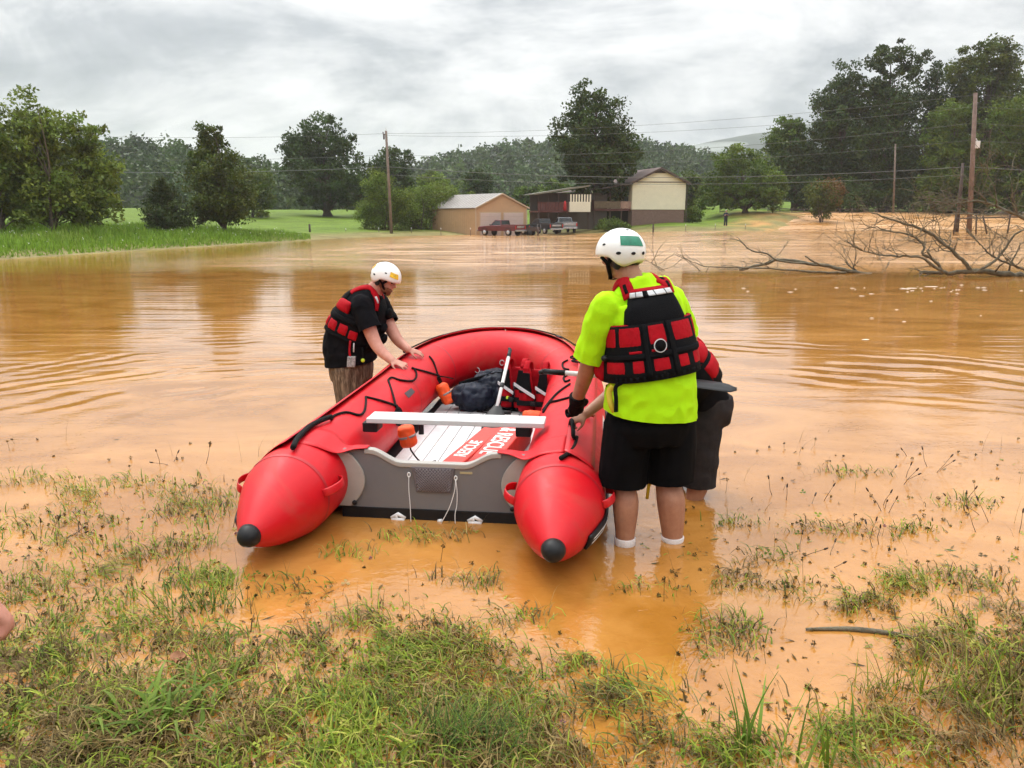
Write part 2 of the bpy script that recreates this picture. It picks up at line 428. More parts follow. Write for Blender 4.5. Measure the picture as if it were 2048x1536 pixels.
m_hillside = simple('wooded_hillside_floor', (0.030, 0.050, 0.018), 0.9, var=0.4, vscale=0.06)
m_mount = simple('distant_forest_slope', (0.022, 0.034, 0.022), 0.9, var=0.5, vscale=0.02, bump=1.0, bscale=0.05)
HILL_A = ridge_hill('hill', [(-700, 440), (-400, 405), (-150, 380), (40, 368), (140, 356), (215, 344), (300, 346), (350, 358), (420, 380), (500, 392), (560, 402), (640, 415), (760, 430)], 300, 110, m_hillside, 'low wooded hill behind the meadow', seed=3)
HILL_B = ridge_hill('hill', [(700, 412), (820, 372), (900, 354), (1000, 338), (1080, 327), (1180, 328), (1300, 330), (1400, 344), (1470, 354), (1600, 352), (1800, 360), (2200, 372), (2600, 400), (2900, 436)], 450, 190, m_hillside, 'long wooded ridge behind the garage and house', seed=5)
MOUNT = ridge_hill('mountain', [(900, 360), (1150, 325), (1340, 300), (1395, 288), (1440, 278), (1500, 268), (1560, 260), (1700, 250), (1900, 262), (2300, 300), (2800, 380), (3200, 436)], 1600, 500, m_mount, 'hazy mountain far behind the ridge', nx=160, ny=60, rough=0.035, seed=8)

# ------------------------------------------------------------------ haze
hz = MB().box((0, 1100, 101), (5200, 3000, 208)).build('haze', None, None, False)
hm = bpy.data.materials.new('thin_humid_air'); hm.use_nodes = True; hm.node_tree.nodes.clear()
ho = hm.node_tree.nodes.new('ShaderNodeOutputMaterial'); hv = hm.node_tree.nodes.new('ShaderNodeVolumePrincipled')
hv.inputs['Color'].default_value = (0.93, 0.96, 1.0, 1); hv.inputs['Density'].default_value = 0.00022; hv.inputs['Anisotropy'].default_value = 0.2
hm.node_tree.links.new(hv.outputs[0], ho.inputs['Volume']); hz.data.materials.append(hm)
tag(hz, 'thin humid haze filling the valley', None, None, 'stuff')
# low cloud clinging to the ridge and the foot of the mountain
m_mist = bpy.data.materials.new('low_cloud'); m_mist.use_nodes = True; m_mist.node_tree.nodes.clear()
mo_ = m_mist.node_tree.nodes.new('ShaderNodeOutputMaterial'); mv_ = m_mist.node_tree.nodes.new('ShaderNodeVolumePrincipled')
mv_.inputs['Color'].default_value = (0.95, 0.97, 1.0, 1); mv_.inputs['Density'].default_value = 0.011; m_mist.node_tree.links.new(mv_.outputs[0], mo_.inputs['Volume'])
for k_, (px_, py_, Y_, rx_, rz_, lab_) in enumerate(((1010, 322, 400, 34, 4.5, 'wisp of low cloud over the middle of the ridge'), (950, 334, 395, 26, 4.0, 'wisp of low cloud at the left end of the ridge'), (1075, 306, 405, 22, 4.5, 'wisp of low cloud on the ridge top beside the maple'), (1405, 298, 1040, 60, 7.0, 'low cloud at the foot of the far mountain'))):
    p_ = at_y(px_, py_, Y_); mb = MB(); mb.ball(p_, (rx_, 0, rx_ * .10), (0, rx_ * .5, 0), (-rz_ * .2, 0, rz_), 20, 12); o_ = mb.build('mist', m_mist, None); tag(o_, lab_, None, None, 'stuff')
# ------------------------------------------------------------------ foliage helpers
def unit(v): return v / np.maximum(np.linalg.norm(v, axis=-1, keepdims=True), 1e-9)
def leaf_quads(P, size, aspect, r, up=0.0, D=None, curl=0.0):
    """one rhombic leaf per row of P"""
    n = len(P)
    if D is None:
        D = r.normal(size=(n, 3)); D[:, 2] += up
    D = unit(D); S = unit(np.cross(D, r.normal(size=(n, 3))))
    Nn = np.cross(D, S)
    sz = (size * r.uniform(0.6, 1.35, n))[:, None]
    V = np.empty((n, 4, 3))
    V[:, 0] = P - D * sz * 0.5; V[:, 2] = P + D * sz * 0.5 + Nn * sz * curl
    V[:, 1] = P + S * sz * aspect * 0.5 + Nn * sz * 0.08; V[:, 3] = P - S * sz * aspect * 0.5 + Nn * sz * 0.08
    Q = np.arange(n * 4).reshape(n, 4)
    return V.reshape(-1, 3), Q
m_bark = simple('tree_bark', (0.085, 0.065, 0.048), 0.9, var=0.4, vscale=6, bump=0.8, bscale=14)
m_leaf = {
    'dark': leafy('dark_leaves', (0.038, 0.068, 0.010), 0.24),
    'mid': leafy('mid_green_leaves', (0.088, 0.142, 0.016), 0.28),
    'light': leafy('light_green_leaves', (0.150, 0.205, 0.034), 0.36),
    'willow': leafy('yellow_green_leaves', (0.120, 0.180, 0.020), 0.32),
    'cedar': leafy('cedar_needles', (0.044, 0.070, 0.014), 0.2),
    'olive': leafy('olive_leaves', (0.072, 0.102, 0.014), 0.25),
    'red': leafy('reddish_flower_leaves', (0.150, 0.075, 0.050), 0.25),
}
def make_tree(name, label, lobes, Y, base, leaf='mid', n=9000, size=0.34, aspect=0.62, trunk_r=0.25, cl=70, cr=0.16, depth=1.0, group=None, seed=1, stems=1,
              hollow=0.45, droop=0.0, top_red=None, cat='tree', bulge=0.22, limbs=26, base_z=None, spread=0.0, dens=1.45):
    """a tree from crown lobes given as (px, py, rx, ry) at distance Y; trunk, limbs, leaf clusters"""
    r = np.random.default_rng(seed)
    b = at_y(base[0], base[1], Y)
    bz = float(ground_z(np.array([b.x]), np.array([Y]))[0]) if base_z is None else base_z
    b.z = bz - 0.08
    root = thing(name, b, label, cat, group)
    k = Y * 1.01 / FPX
    L = []
    for i, (px, py, rx, ry) in enumerate(lobes):
        c = at_y(px, py, Y + depth * rx * k * r.uniform(-0.4, 0.4) * (0 if i == 0 else 1))
        L.append((np.array(c), rx * k, rx * k * depth, ry * k))
    vol = np.array([(a * b2 * c2) ** 0.55 for _, a, b2, c2 in L]); vol /= vol.sum()
    n = int(n * dens); ncl = max(int(n / cl), 4); ids = r.choice(len(L), ncl, p=vol)
    CP = []; CR = []
    for i in ids:
        c, a, b2, c2 = L[i]; d = unit(r.normal(size=(1, 3)))[0]
        q = hollow + (1 - hollow) * r.uniform() ** 0.6
        wob = 1 + bulge * math.sin(d[0] * 5.1 + i * 2 + seed) * math.cos(d[2] * 4.3 + seed * 1.7)
        CP.append(c + d * np.array([a, b2, c2]) * q * wob); CR.append(min(a, c2) * cr * 2.6 * r.uniform(0.55, 1.35) + 0.12)
    CP = np.array(CP); CR = np.array(CR)
    low = bz + 0.25
    CP[:, 2] = np.maximum(CP[:, 2], low)
    per = np.maximum((r.uniform(0.5, 1.5, ncl) * cl).astype(int), 6)
    idx = np.repeat(np.arange(ncl), per)
    off = r.normal(size=(len(idx), 3)); off = unit(off) * (r.uniform(size=(len(idx), 1)) ** 0.5)
    off[:, 2] *= 0.72
    P = CP[idx] + off * CR[idx][:, None]
    P[:, 2] = np.maximum(P[:, 2], low - 0.1)
    D = off + r.normal(size=off.shape) * 0.8; D[:, 2] += 0.15 - droop
    V, Q = leaf_quads(P, size, aspect, r, D=D, curl=-0.12)
    br = r.uniform(0.55, 1.45, ncl)[idx] * r.uniform(0.8, 1.2, len(idx)); warm = r.uniform(-0.10, 0.14, ncl)[idx]
    col = np.stack([br * (1 + warm), br, br * (1 - warm)], -1)
    if top_red is not None:
        zt = sstep(top_red[0], top_red[1], to_px(P[:, 0], P[:, 1], P[:, 2])[0] * top_red[2] - to_px(P[:, 0], P[:, 1], P[:, 2])[1] * top_red[3])
        m = (r.uniform(size=len(P)) < zt)[:, None]
        col = np.where(m, col * np.array([2.2, 0.85, 2.0]), col)
    col = np.repeat(col, 4, 0)
    np_mesh('crown', V, Q, m_leaf[leaf], root, col)
    # trunk and limbs
    mb = MB(); cen = np.average([l[0] for l in L], axis=0, weights=vol)
    top = np.array([cen[0], cen[1], max(l[0][2] + 0.45 * l[3] for l in L)])
    for s in range(stems):
        o = np.array([r.uniform(-1, 1), r.uniform(-1, 1), 0]) * (0.0 if stems == 1 else (spread or 0.5))
        p0 = np.array(b) + o; p3 = top + o * 3 + np.array([r.uniform(-.4, .4), 0, 0]) * (0 if stems == 1 else 2)
        path = catmull([p0, p0 * 0.72 + p3 * 0.28 + np.array([r.uniform(-.2, .2), 0, 0]), p0 * 0.4 + p3 * 0.6 + np.array([r.uniform(-.4, .4), 0, 0]), p3], 5)
        rr = np.interp(np.linspace(0, 1, len(path)), [0, 0.06, 0.5, 1], [trunk_r * 1.5, trunk_r, trunk_r * 0.6, trunk_r * 0.12])
        mb.tube(path, list(rr), 8)
        sel = r.choice(ncl, min(limbs // stems, ncl), replace=False)
        for j in sel:
            t = np.clip((CP[j][2] - p0[2]) / max(p3[2] - p0[2], 0.1) - 0.25, 0.10, 0.85)
            k0 = int(t * (len(path) - 1)); a0 = path[k0]; e = CP[j]; mid = (a0 + e) / 2 + np.array([0, 0, 0.12 * np.linalg.norm(e - a0)])
            mb.tube(catmull([a0, mid, e], 3), list(np.linspace(rr[k0] * 0.5, 0.02, 7)), 5)
    mb.build('trunk', m_bark, root)
    return root

def forest_mass(name, label, H, n, th, leaf, lsize, per, seed, tmin=0.15, tmax=1.05):
    """a far wood read as one mass: many crowns over hill surface H[nx,ny,3]"""
    r = np.random.default_rng(seed); nx, ny, _ = H.shape
    PP = []; tint = []; back = 1.6; f = 1 / (1 + back)
    for _ in range(n):
        u = r.uniform(0, nx - 1.001); v = r.uniform(tmin * f, tmax * f) * (ny - 1)
        i, j = int(u), int(v); fu, fv = u - i, v - j
        p = (H[i, j] * (1 - fu) + H[i + 1, j] * fu) * (1 - fv) + (H[i, j + 1] * (1 - fu) + H[i + 1, j + 1] * fu) * fv
        hh = th * r.uniform(0.5, 1.45); w = hh * r.uniform(0.32, 0.46)
        m = int(per * r.uniform(0.7, 1.3)); d = unit(r.normal(size=(m, 3))); d[:, 2] = np.abs(d[:, 2]) * 1.15 - 0.15
        lump = 1 + 0.25 * np.sin(d[:, 0] * 6 + r.uniform(0, 6)) * np.sin(d[:, 2] * 7 + r.uniform(0, 6))
        q = d * lump[:, None] * (r.uniform(0.72, 1.0, m)[:, None]) * np.array([w, w, hh * 0.55])
        q[:, 2] += hh * 0.42
        PP.append(p + q); tint.append(np.repeat(np.array([[1 + r.uniform(-.15, .15), 1, 1 + r.uniform(-.1, .2)]]) * r.uniform(0.45, 1.7), m, 0) * r.uniform(0.8, 1.2, (m, 1)))
    P = np.concatenate(PP); T = np.concatenate(tint)
    V, Q = leaf_quads(P, lsize, 0.8, r, up=0.3)
    o = np_mesh(name, V, Q, m_leaf[leaf], None, np.repeat(T, 4, 0))
    return tag(o, label, None, None, 'stuff')
forest_mass('forest', 'dark green woods covering the low hill on the meadow side', HILL_A, 620, 10.5, 'dark', 1.05, 300, 21, 0.0, 1.08)
forest_mass('forest', 'hazy woods covering the long ridge behind the house', HILL_B, 1900, 10.0, 'dark', 1.5, 130, 22, 0.0, 1.06)

# ------------------------------------------------------------------ individual trees
T = make_tree
ash = 'ash trees on the left bank'
T('ash_tree', 'pale green airy ash tree with a rounded top, tallest on the grass bank', [(75, 250, 52, 62), (60, 320, 55, 60), (95, 380, 62, 60), (55, 420, 60, 28)], 52, (100, 455), 'light', 8500, 0.30, 0.5, 0.13, 45, 0.15, group=ash, seed=11, stems=2, hollow=0.25, dens=1.05, bulge=0.35)
T('ash_tree', 'light green ash tree, lower and rightmost of the clump on the bank', [(165, 290, 34, 58), (190, 330, 42, 50), (205, 375, 38, 52), (165, 405, 52, 40)], 54, (175, 452), 'light', 6500, 0.30, 0.5, 0.12, 45, 0.15, group=ash, seed=12, stems=2, hollow=0.25, dens=1.05, bulge=0.35)
T('ash_tree', 'light green ash tree cut off by the left picture edge', [(-5, 270, 42, 60), (5, 340, 52, 60), (-10, 410, 60, 40)], 51, (5, 455), 'light', 6500, 0.30, 0.5, 0.12, 45, 0.15, group=ash, seed=13, stems=2, hollow=0.25, dens=1.05, bulge=0.35)
T('ash_tree', 'darker ash tree filling the back of the clump on the bank', [(110, 350, 100, 60), (60, 390, 100, 50), (150, 420, 70, 30)], 60, (110, 452), 'olive', 8000, 0.34, 0.55, 0.15, 60, 0.15, group=ash, seed=14, hollow=0.2)
T('cedar_bush', 'dark low cedar bush standing in front of the wooded hill', [(332, 428, 50, 32), (325, 398, 30, 36), (345, 440, 45, 22), (318, 375, 14, 22)], 62, (335, 463), 'cedar', 7000, 0.22, 0.35, 0.14, 45, 0.14, seed=15, hollow=0.3)
T('pear_tree', 'tapering green tree with a narrow top and bare short trunk on the meadow', [(422, 272, 24, 30), (430, 318, 40, 34), (440, 372, 64, 44), (462, 408, 52, 38), (408, 345, 30, 40), (425, 420, 45, 26)], 66, (449, 466), 'olive', 12000, 0.27, 0.5, 0.20, 50, 0.13, seed=16, hollow=0.3)
T('meadow_tree', 'olive green tree half hidden behind the tapering tree', [(500, 380, 38, 44), (520, 398, 26, 34)], 110, (505, 425), 'olive', 3200, 0.42, 0.6, 0.2, 60, 0.16, seed=17)
T('oak_tree', 'broad dark oak with a domed crown standing on the mown meadow', [(650, 292, 58, 54), (608, 320, 46, 52), (690, 315, 30, 62), (648, 360, 72, 50), (590, 300, 28, 34), (630, 395, 48, 26), (690, 380, 40, 34)], 125, (655, 430), 'dark', 15000, 0.46, 0.65, 0.62, 70, 0.12, seed=18, hollow=0.3, bulge=0.14)
T('round_tree', 'dark round-topped tree behind the left utility pole', [(782, 326, 38, 30), (758, 362, 44, 36), (798, 365, 26, 34), (740, 390, 30, 30)], 132, (775, 432), 'dark', 8000, 0.46, 0.65, 0.4, 65, 0.14, seed=19)
wl = 'yellow green willow shrubs beside the garage'
T('willow_shrub', 'tall yellow green willow shrub around the left utility pole', [(768, 410, 46, 44), (758, 372, 26, 30), (800, 420, 32, 40), (742, 430, 30, 28)], 92, (770, 462), 'willow', 11000, 0.30, 0.28, 0.10, 60, 0.15, group=wl, seed=20, stems=4, droop=0.1, base_z=-0.1, spread=1.0)
T('willow_shrub', 'yellow green willow shrub touching the garage wall', [(842, 418, 36, 44), (872, 398, 30, 30), (830, 440, 40, 26)], 95, (845, 462), 'willow', 8000, 0.30, 0.28, 0.10, 60, 0.15, group=wl, seed=21, stems=4, droop=0.1, base_z=-0.1, spread=1.0)
T('willow_shrub', 'yellow green willow shrub showing above the garage roof', [(905, 398, 34, 28), (880, 385, 30, 26), (920, 410, 28, 24)], 101, (900, 455), 'willow', 6000, 0.30, 0.28, 0.10, 60, 0.15, group=wl, seed=22, stems=3, droop=0.1, base_z=0.1, spread=1.0)
T('yard_tree', 'pale green tree in the middle distance behind the willow shrubs', [(868, 368, 28, 24), (850, 380, 24, 20)], 150, (866, 425), 'light', 3500, 0.5, 0.6, 0.2, 50, 0.16, seed=23)
T('yard_tree', 'dark round tree rising behind the garage roof', [(955, 366, 27, 25), (950, 384, 22, 20)], 140, (955, 425), 'dark', 4500, 0.45, 0.6, 0.22, 55, 0.15, seed=24)
T('yard_tree', 'small pale tree between the garage roof and the porch', [(1050, 390, 19, 16)], 150, (1050, 425), 'mid', 2000, 0.5, 0.6, 0.2, 50, 0.16, seed=25)
T('yard_tree', 'low pale green tree behind the porch roof', [(1112, 378, 28, 16), (1090, 388, 24, 14)], 150, (1110, 425), 'mid', 3000, 0.5, 0.6, 0.2, 50, 0.16, seed=26)
T('maple_tree', 'tall dark maple with a dense egg-shaped crown in front of the house', [(1172, 222, 46, 50), (1205, 248, 56, 56), (1142, 272, 40, 54), (1190, 300, 84, 54), (1238, 308, 42, 50), (1165, 340, 48, 28), (1215, 345, 52, 24), (1190, 372, 52, 18), (1225, 385, 34, 16), (1165, 392, 24, 14)], 98, (1192, 455), 'dark', 20000, 0.36, 0.62, 0.55, 70, 0.115, seed=27, hollow=0.3, bulge=0.14)
T('yard_shrub', 'round green shrub on the lawn at the brick corner of the house', [(1384, 433, 19, 16)], 99, (1384, 448), 'mid', 2400, 0.25, 0.5, 0.06, 40, 0.2, seed=28, stems=2, cat='shrub')
T('yard_shrub', 'leafy green shrub below the deck beside the carport', [(1218, 452, 26, 16), (1240, 456, 20, 12)], 90, (1220, 466), 'mid', 2400, 0.25, 0.4, 0.06, 40, 0.2, seed=29, stems=2, cat='shrub')
T('yard_tree', 'dark tree behind the downspout corner of the house', [(1378, 375, 26, 30), (1392, 400, 26, 30)], 125, (1380, 435), 'olive', 4200, 0.42, 0.6, 0.22, 55, 0.15, seed=30)
T('spreading_tree', 'wide low green tree spreading over the lawn near the standing person', [(1492, 348, 66, 42), (1470, 318, 40, 30), (1530, 376, 46, 34), (1438, 378, 40, 36), (1450, 398, 50, 24), (1515, 395, 50, 22)], 107, (1490, 428), 'mid', 14000, 0.34, 0.55, 0.34, 65, 0.12, seed=31, hollow=0.35)
T('young_tree', 'slim feathery green sapling beside the road fence', [(1549, 402, 13, 22)], 106, (1545, 430), 'light', 1100, 0.26, 0.4, 0.06, 30, 0.2, seed=32)
fo = 'tall trees of the roadside wood'
T('forest_tree', 'thin-crowned pale tree at the near end of the roadside wood', [(1582, 258, 32, 26), (1560, 285, 40, 34), (1600, 300, 24, 34)], 128, (1585, 425), 'mid', 5000, 0.42, 0.55, 0.28, 50, 0.13, group=fo, seed=33, hollow=0.2)
T('forest_tree', 'vine-covered dark tree just behind the thin-crowned tree of the wood', [(1590, 320, 30, 40), (1560, 350, 40, 50), (1610, 385, 40, 34)], 124, (1590, 425), 'dark', 6500, 0.42, 0.6, 0.3, 60, 0.14, group=fo, seed=34, hollow=0.2)
T('forest_tree', 'dark tree forming the first tall peak of the roadside wood', [(1690, 185, 40, 48), (1665, 235, 48, 52), (1655, 300, 48, 54), (1690, 350, 56, 50)], 124, (1680, 425), 'dark', 12000, 0.42, 0.62, 0.4, 65, 0.12, group=fo, seed=35, hollow=0.25)
T('forest_tree', 'tallest dark tree with a double top in the roadside wood', [(1790, 122, 30, 38), (1755, 150, 34, 46), (1770, 215, 62, 60), (1750, 295, 62, 60), (1780, 370, 62, 48)], 122, (1775, 425), 'dark', 15000, 0.42, 0.62, 0.45, 65, 0.12, group=fo, seed=36, hollow=0.25)
T('forest_tree', 'dark tree filling the notch between the two highest tops', [(1842, 150, 34, 40), (1895, 172, 44, 46), (1905, 225, 50, 50), (1850, 215, 54, 60), (1840, 300, 60, 60), (1860, 370, 60, 46)], 126, (1850, 425), 'dark', 12000, 0.42, 0.62, 0.4, 65, 0.12, group=fo, seed=37, hollow=0.25)
T('forest_tree', 'tall ragged tree standing behind the nearer utility pole', [(1985, 120, 38, 38), (1935, 145, 34, 40), (2010, 160, 36, 44), (1960, 205, 66, 52), (1950, 270, 60, 54)], 120, (1965, 425), 'olive', 14000, 0.42, 0.62, 0.42, 65, 0.12, group=fo, seed=38, hollow=0.25)
T('forest_tree', 'mid green tree with drooping tiers left of the nearer utility pole', [(1900, 240, 40, 34), (1895, 300, 56, 44), (1905, 360, 60, 44)], 112, (1900, 428), 'mid', 10000, 0.36, 0.58, 0.35, 65, 0.12, group=fo, seed=39, hollow=0.25)
T('forest_tree', 'broad green tree cut off by the right picture edge', [(2035, 230, 50, 50), (2060, 300, 60, 60), (2010, 320, 50, 54), (2050, 370, 60, 40)], 108, (2030, 430), 'mid', 12000, 0.36, 0.58, 0.38, 65, 0.12, group=fo, seed=40, hollow=0.25)
T('forest_tree', 'dark understorey tree at the flooded edge of the wood', [(1680, 388, 70, 34), (1740, 392, 60, 32), (1800, 395, 60, 28)], 119, (1730, 428), 'dark', 7500, 0.38, 0.6, 0.2, 60, 0.14, group=fo, seed=41, hollow=0.2)
T('forest_tree', 'low green understorey tree behind the fallen branches', [(1880, 405, 50, 22), (1960, 395, 50, 32), (2040, 400, 40, 28)], 112, (1960, 430), 'mid', 7000, 0.36, 0.55, 0.2, 60, 0.14, group=fo, seed=42, hollow=0.2)
T('forest_tree', 'dark tree deep in the wood behind its first peak', [(1720, 270, 80, 90), (1640, 350, 60, 60), (1830, 330, 80, 70)], 136, (1730, 425), 'dark', 11000, 0.5, 0.65, 0.4, 70, 0.13, group=fo, seed=43, hollow=0.1)
T('forest_tree', 'dark tree deep in the wood behind the nearer utility pole', [(1960, 290, 90, 90), (2050, 200, 50, 70), (1900, 350, 80, 60)], 134, (1960, 425), 'dark', 11000, 0.5, 0.65, 0.4, 70, 0.13, group=fo, seed=44, hollow=0.1)
T('forest_tree', 'broad green tree just outside the right picture edge', [(2170, 200, 60, 70), (2150, 290, 70, 70), (2190, 370, 70, 50)], 110, (2170, 430), 'mid', 9000, 0.40, 0.6, 0.38, 65, 0.12, group=fo, seed=46, hollow=0.25)
T('forest_tree', 'tall dark tree well outside the right picture edge', [(2320, 180, 70, 70), (2300, 280, 80, 80), (2330, 370, 80, 50)], 116, (2310, 430), 'dark', 9000, 0.42, 0.6, 0.4, 65, 0.12, group=fo, seed=47, hollow=0.25)
T('ash_tree', 'light green ash tree outside the left picture edge', [(-130, 270, 60, 70), (-120, 360, 70, 70)], 50, (-125, 455), 'light', 6000, 0.30, 0.5, 0.13, 45, 0.15, group=ash, seed=48, stems=2, hollow=0.25)
T('crape_myrtle', 'vase-shaped bush with dull red flower heads standing in the torrent', [(1650, 382, 32, 24), (1645, 404, 26, 24), (1672, 390, 16, 20), (1645, 424, 16, 14)], 97, (1642, 438), 'olive', 5200, 0.26, 0.45, 0.08, 45, 0.18, seed=45, stems=4, top_red=(1235, 1330, 1.0, 1.0), spread=0.25, cat='bush')

# ------------------------------------------------------------------ grass blades
def blades(P, h, w, lean, r, seg=3, az=None):
    """tapered bending blades rooted at P; returns verts, quads (last quad degenerate-free taper)"""
    n = len(P); az = r.uniform(0, 2 * math.pi, n) if az is None else az
    h = np.broadcast_to(h, (n,)); w = np.broadcast_to(w, (n,)); lean = np.broadcast_to(lean, (n,))
    d = np.stack([np.cos(az), np.sin(az), np.zeros(n)], -1); s = np.stack([-np.sin(az + r.normal(size=n) * 0.5), np.cos(az), np.zeros(n)], -1); s = unit(s)
    V = np.empty((n, seg + 1, 2, 3)); p = P.copy(); ang = lean * 0.35
    for i in range(seg + 1):
        ww = (w * (1 - 0.9 * (i / seg) ** 1.6))[:, None]
        V[:, i, 0] = p - s * ww * 0.5; V[:, i, 1] = p + s * ww * 0.5
        st = (h / seg)[:, None]
        p = p + (d * np.sin(ang)[:, None] + np.array([0, 0, 1.0]) * np.cos(ang)[:, None]) * st
        ang = ang + lean * (1.3 / seg)
    base = (np.arange(n) * (seg + 1) * 2)[:, None, None]
    k = np.arange(seg)[None, :, None] * 2
    Q = base + k + np.array([0, 1, 3, 2])[None, None, :]
    return V.reshape(-1, 3), Q.reshape(-1, 4)
def merge(parts):
    V = []; Q = []; Cc = []; o = 0
    for v, q, c in parts:
        V.append(v); Q.append(q + o); Cc.append(c); o += len(v)
    return np.concatenate(V), np.concatenate(Q), np.concatenate(Cc)
def tints(r, n, base, var, per):
    b = np.array(base)[None, :] * r.uniform(1 - var, 1 + var, (n, 1)) * r.uniform(1 - var * 0.35, 1 + var * 0.35, (n, 3))
    return np.repeat(b, per, 0)
m_grass = leafy('grass_blades', (1, 1, 1), 0.3, 0.55, 0.14)
m_white = simple('white_blossom', (0.75, 0.75, 0.68), 0.7)
def bank_weeds():
    r = np.random.default_rng(5); n = 105000
    X = r.uniform(-52, -9, n); Y = r.uniform(28, 78, n)
    sd = shore_sd(X, Y); px, py = to_px(X, Y, 0.5)
    keep = (sd > 0.15) & (sd < 24) & (px > -420) & (px < 620) & (r.uniform(size=n) < np.where(sd < 16, 1, 0.4))
    X, Y, sd = X[keep], Y[keep], sd[keep]; n = len(X)
    Z = ground_z(X, Y) - 0.02
    hh = np.interp(sd, [0, 1.5, 4, 12, 24], [0.14, 0.28, 0.55, 0.62, 0.3]) * r.uniform(0.6, 1.4, n) * (1 + 0.5 * vnoise(X, Y, 0.5, 12)) * sstep(80, 66, Y)
    V, Q = blades(np.stack([X, Y, Z], -1), hh, 0.05 * r.uniform(0.6, 1.4, n), r.uniform(0.1, 0.9, n), r, 3)
    pal = np.array([(0.17, 0.29, 0.03), (0.13, 0.22, 0.025), (0.22, 0.30, 0.05)])
    pk = np.clip((vnoise(X, Y, 0.35, 6) * 1.2 + r.normal(size=n) * 0.7 + 1).astype(int), 0, 2)
    col = np.repeat(pal[pk] * r.uniform(0.7, 1.3, (n, 1)), 8, 0)
    o = np_mesh('grass', V, Q, m_grass, None, col); tag(o, 'tall bright green weeds covering the bank across the water', None, None, 'stuff')
    m = (r.uniform(size=n) < 0.005 + 0.014 * (vnoise(X, Y, 0.3, 15) > 0.3)) & (sd > 1.5)
    P = np.stack([X[m], Y[m], Z[m] + hh[m] * 0.9], -1); k = len(P)
    PP = np.repeat(P, 4, 0) + r.normal(size=(k * 4, 3)) * 0.035
    V, Q = leaf_quads(PP, 0.055, 0.9, r)
    o = np_mesh('wildflowers', V, Q, m_white, None, None); tag(o, 'tiny white wildflowers dotting the weeds of the bank', None, None, 'stuff')
bank_weeds()
# ------------------------------------------------------------------ garage
m_tan = simple('tan_metal_siding', (0.42, 0.265, 0.145), 0.6, var=0.06, vscale=2)
m_trim = simple('pale_trim', (0.42, 0.32, 0.22), 0.6)
m_gdoor = simple('garage_door_beige', (0.46, 0.36, 0.32), 0.6, var=0.05, vscale=3)
m_groof = simple('galvanised_roof', (0.215, 0.195, 0.18), 0.5, var=0.12, vscale=1.5)
m_shingle = simple('brown_shingles', (0.135, 0.095, 0.085), 0.85, var=0.25, vscale=4, bump=0.4, bscale=12)
m_cream = simple('cream_vinyl_siding', (0.72, 0.67, 0.52), 0.6, var=0.05, vscale=1.5)
m_brick = simple('brown_brick', (0.17, 0.105, 0.085), 0.85, var=0.35, vscale=9, bump=0.3, bscale=20)
m_redwood = simple('dark_red_deck_paint', (0.095, 0.026, 0.020), 0.7, var=0.3, vscale=5)
m_brown = simple('dark_brown_trim', (0.055, 0.034, 0.028), 0.7)
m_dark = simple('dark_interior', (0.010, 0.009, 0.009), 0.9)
m_glass = simple('dark_window_glass', (0.012, 0.014, 0.016), 0.08, spec=0.8)
m_wood = simple('weathered_wood', (0.16, 0.115, 0.085), 0.85, var=0.3, vscale=6, bump=0.4, bscale=30)
m_stone = simple('pinkish_stone', (0.33, 0.20, 0.155), 0.8, var=0.3, vscale=3)
m_olive = simple('olive_fascia', (0.16, 0.15, 0.11), 0.7)
def frame_xy(o, ang):
    e1 = np.array([math.cos(ang), math.sin(ang), 0.0]); e2 = np.array([-math.sin(ang), math.cos(ang), 0.0]); o = np.array(o, float)
    return lambda a, b, h: o + e1 * a + e2 * b + np.array([0, 0, h]), e1, e2
Z1 = np.array([0, 0, 1.0])
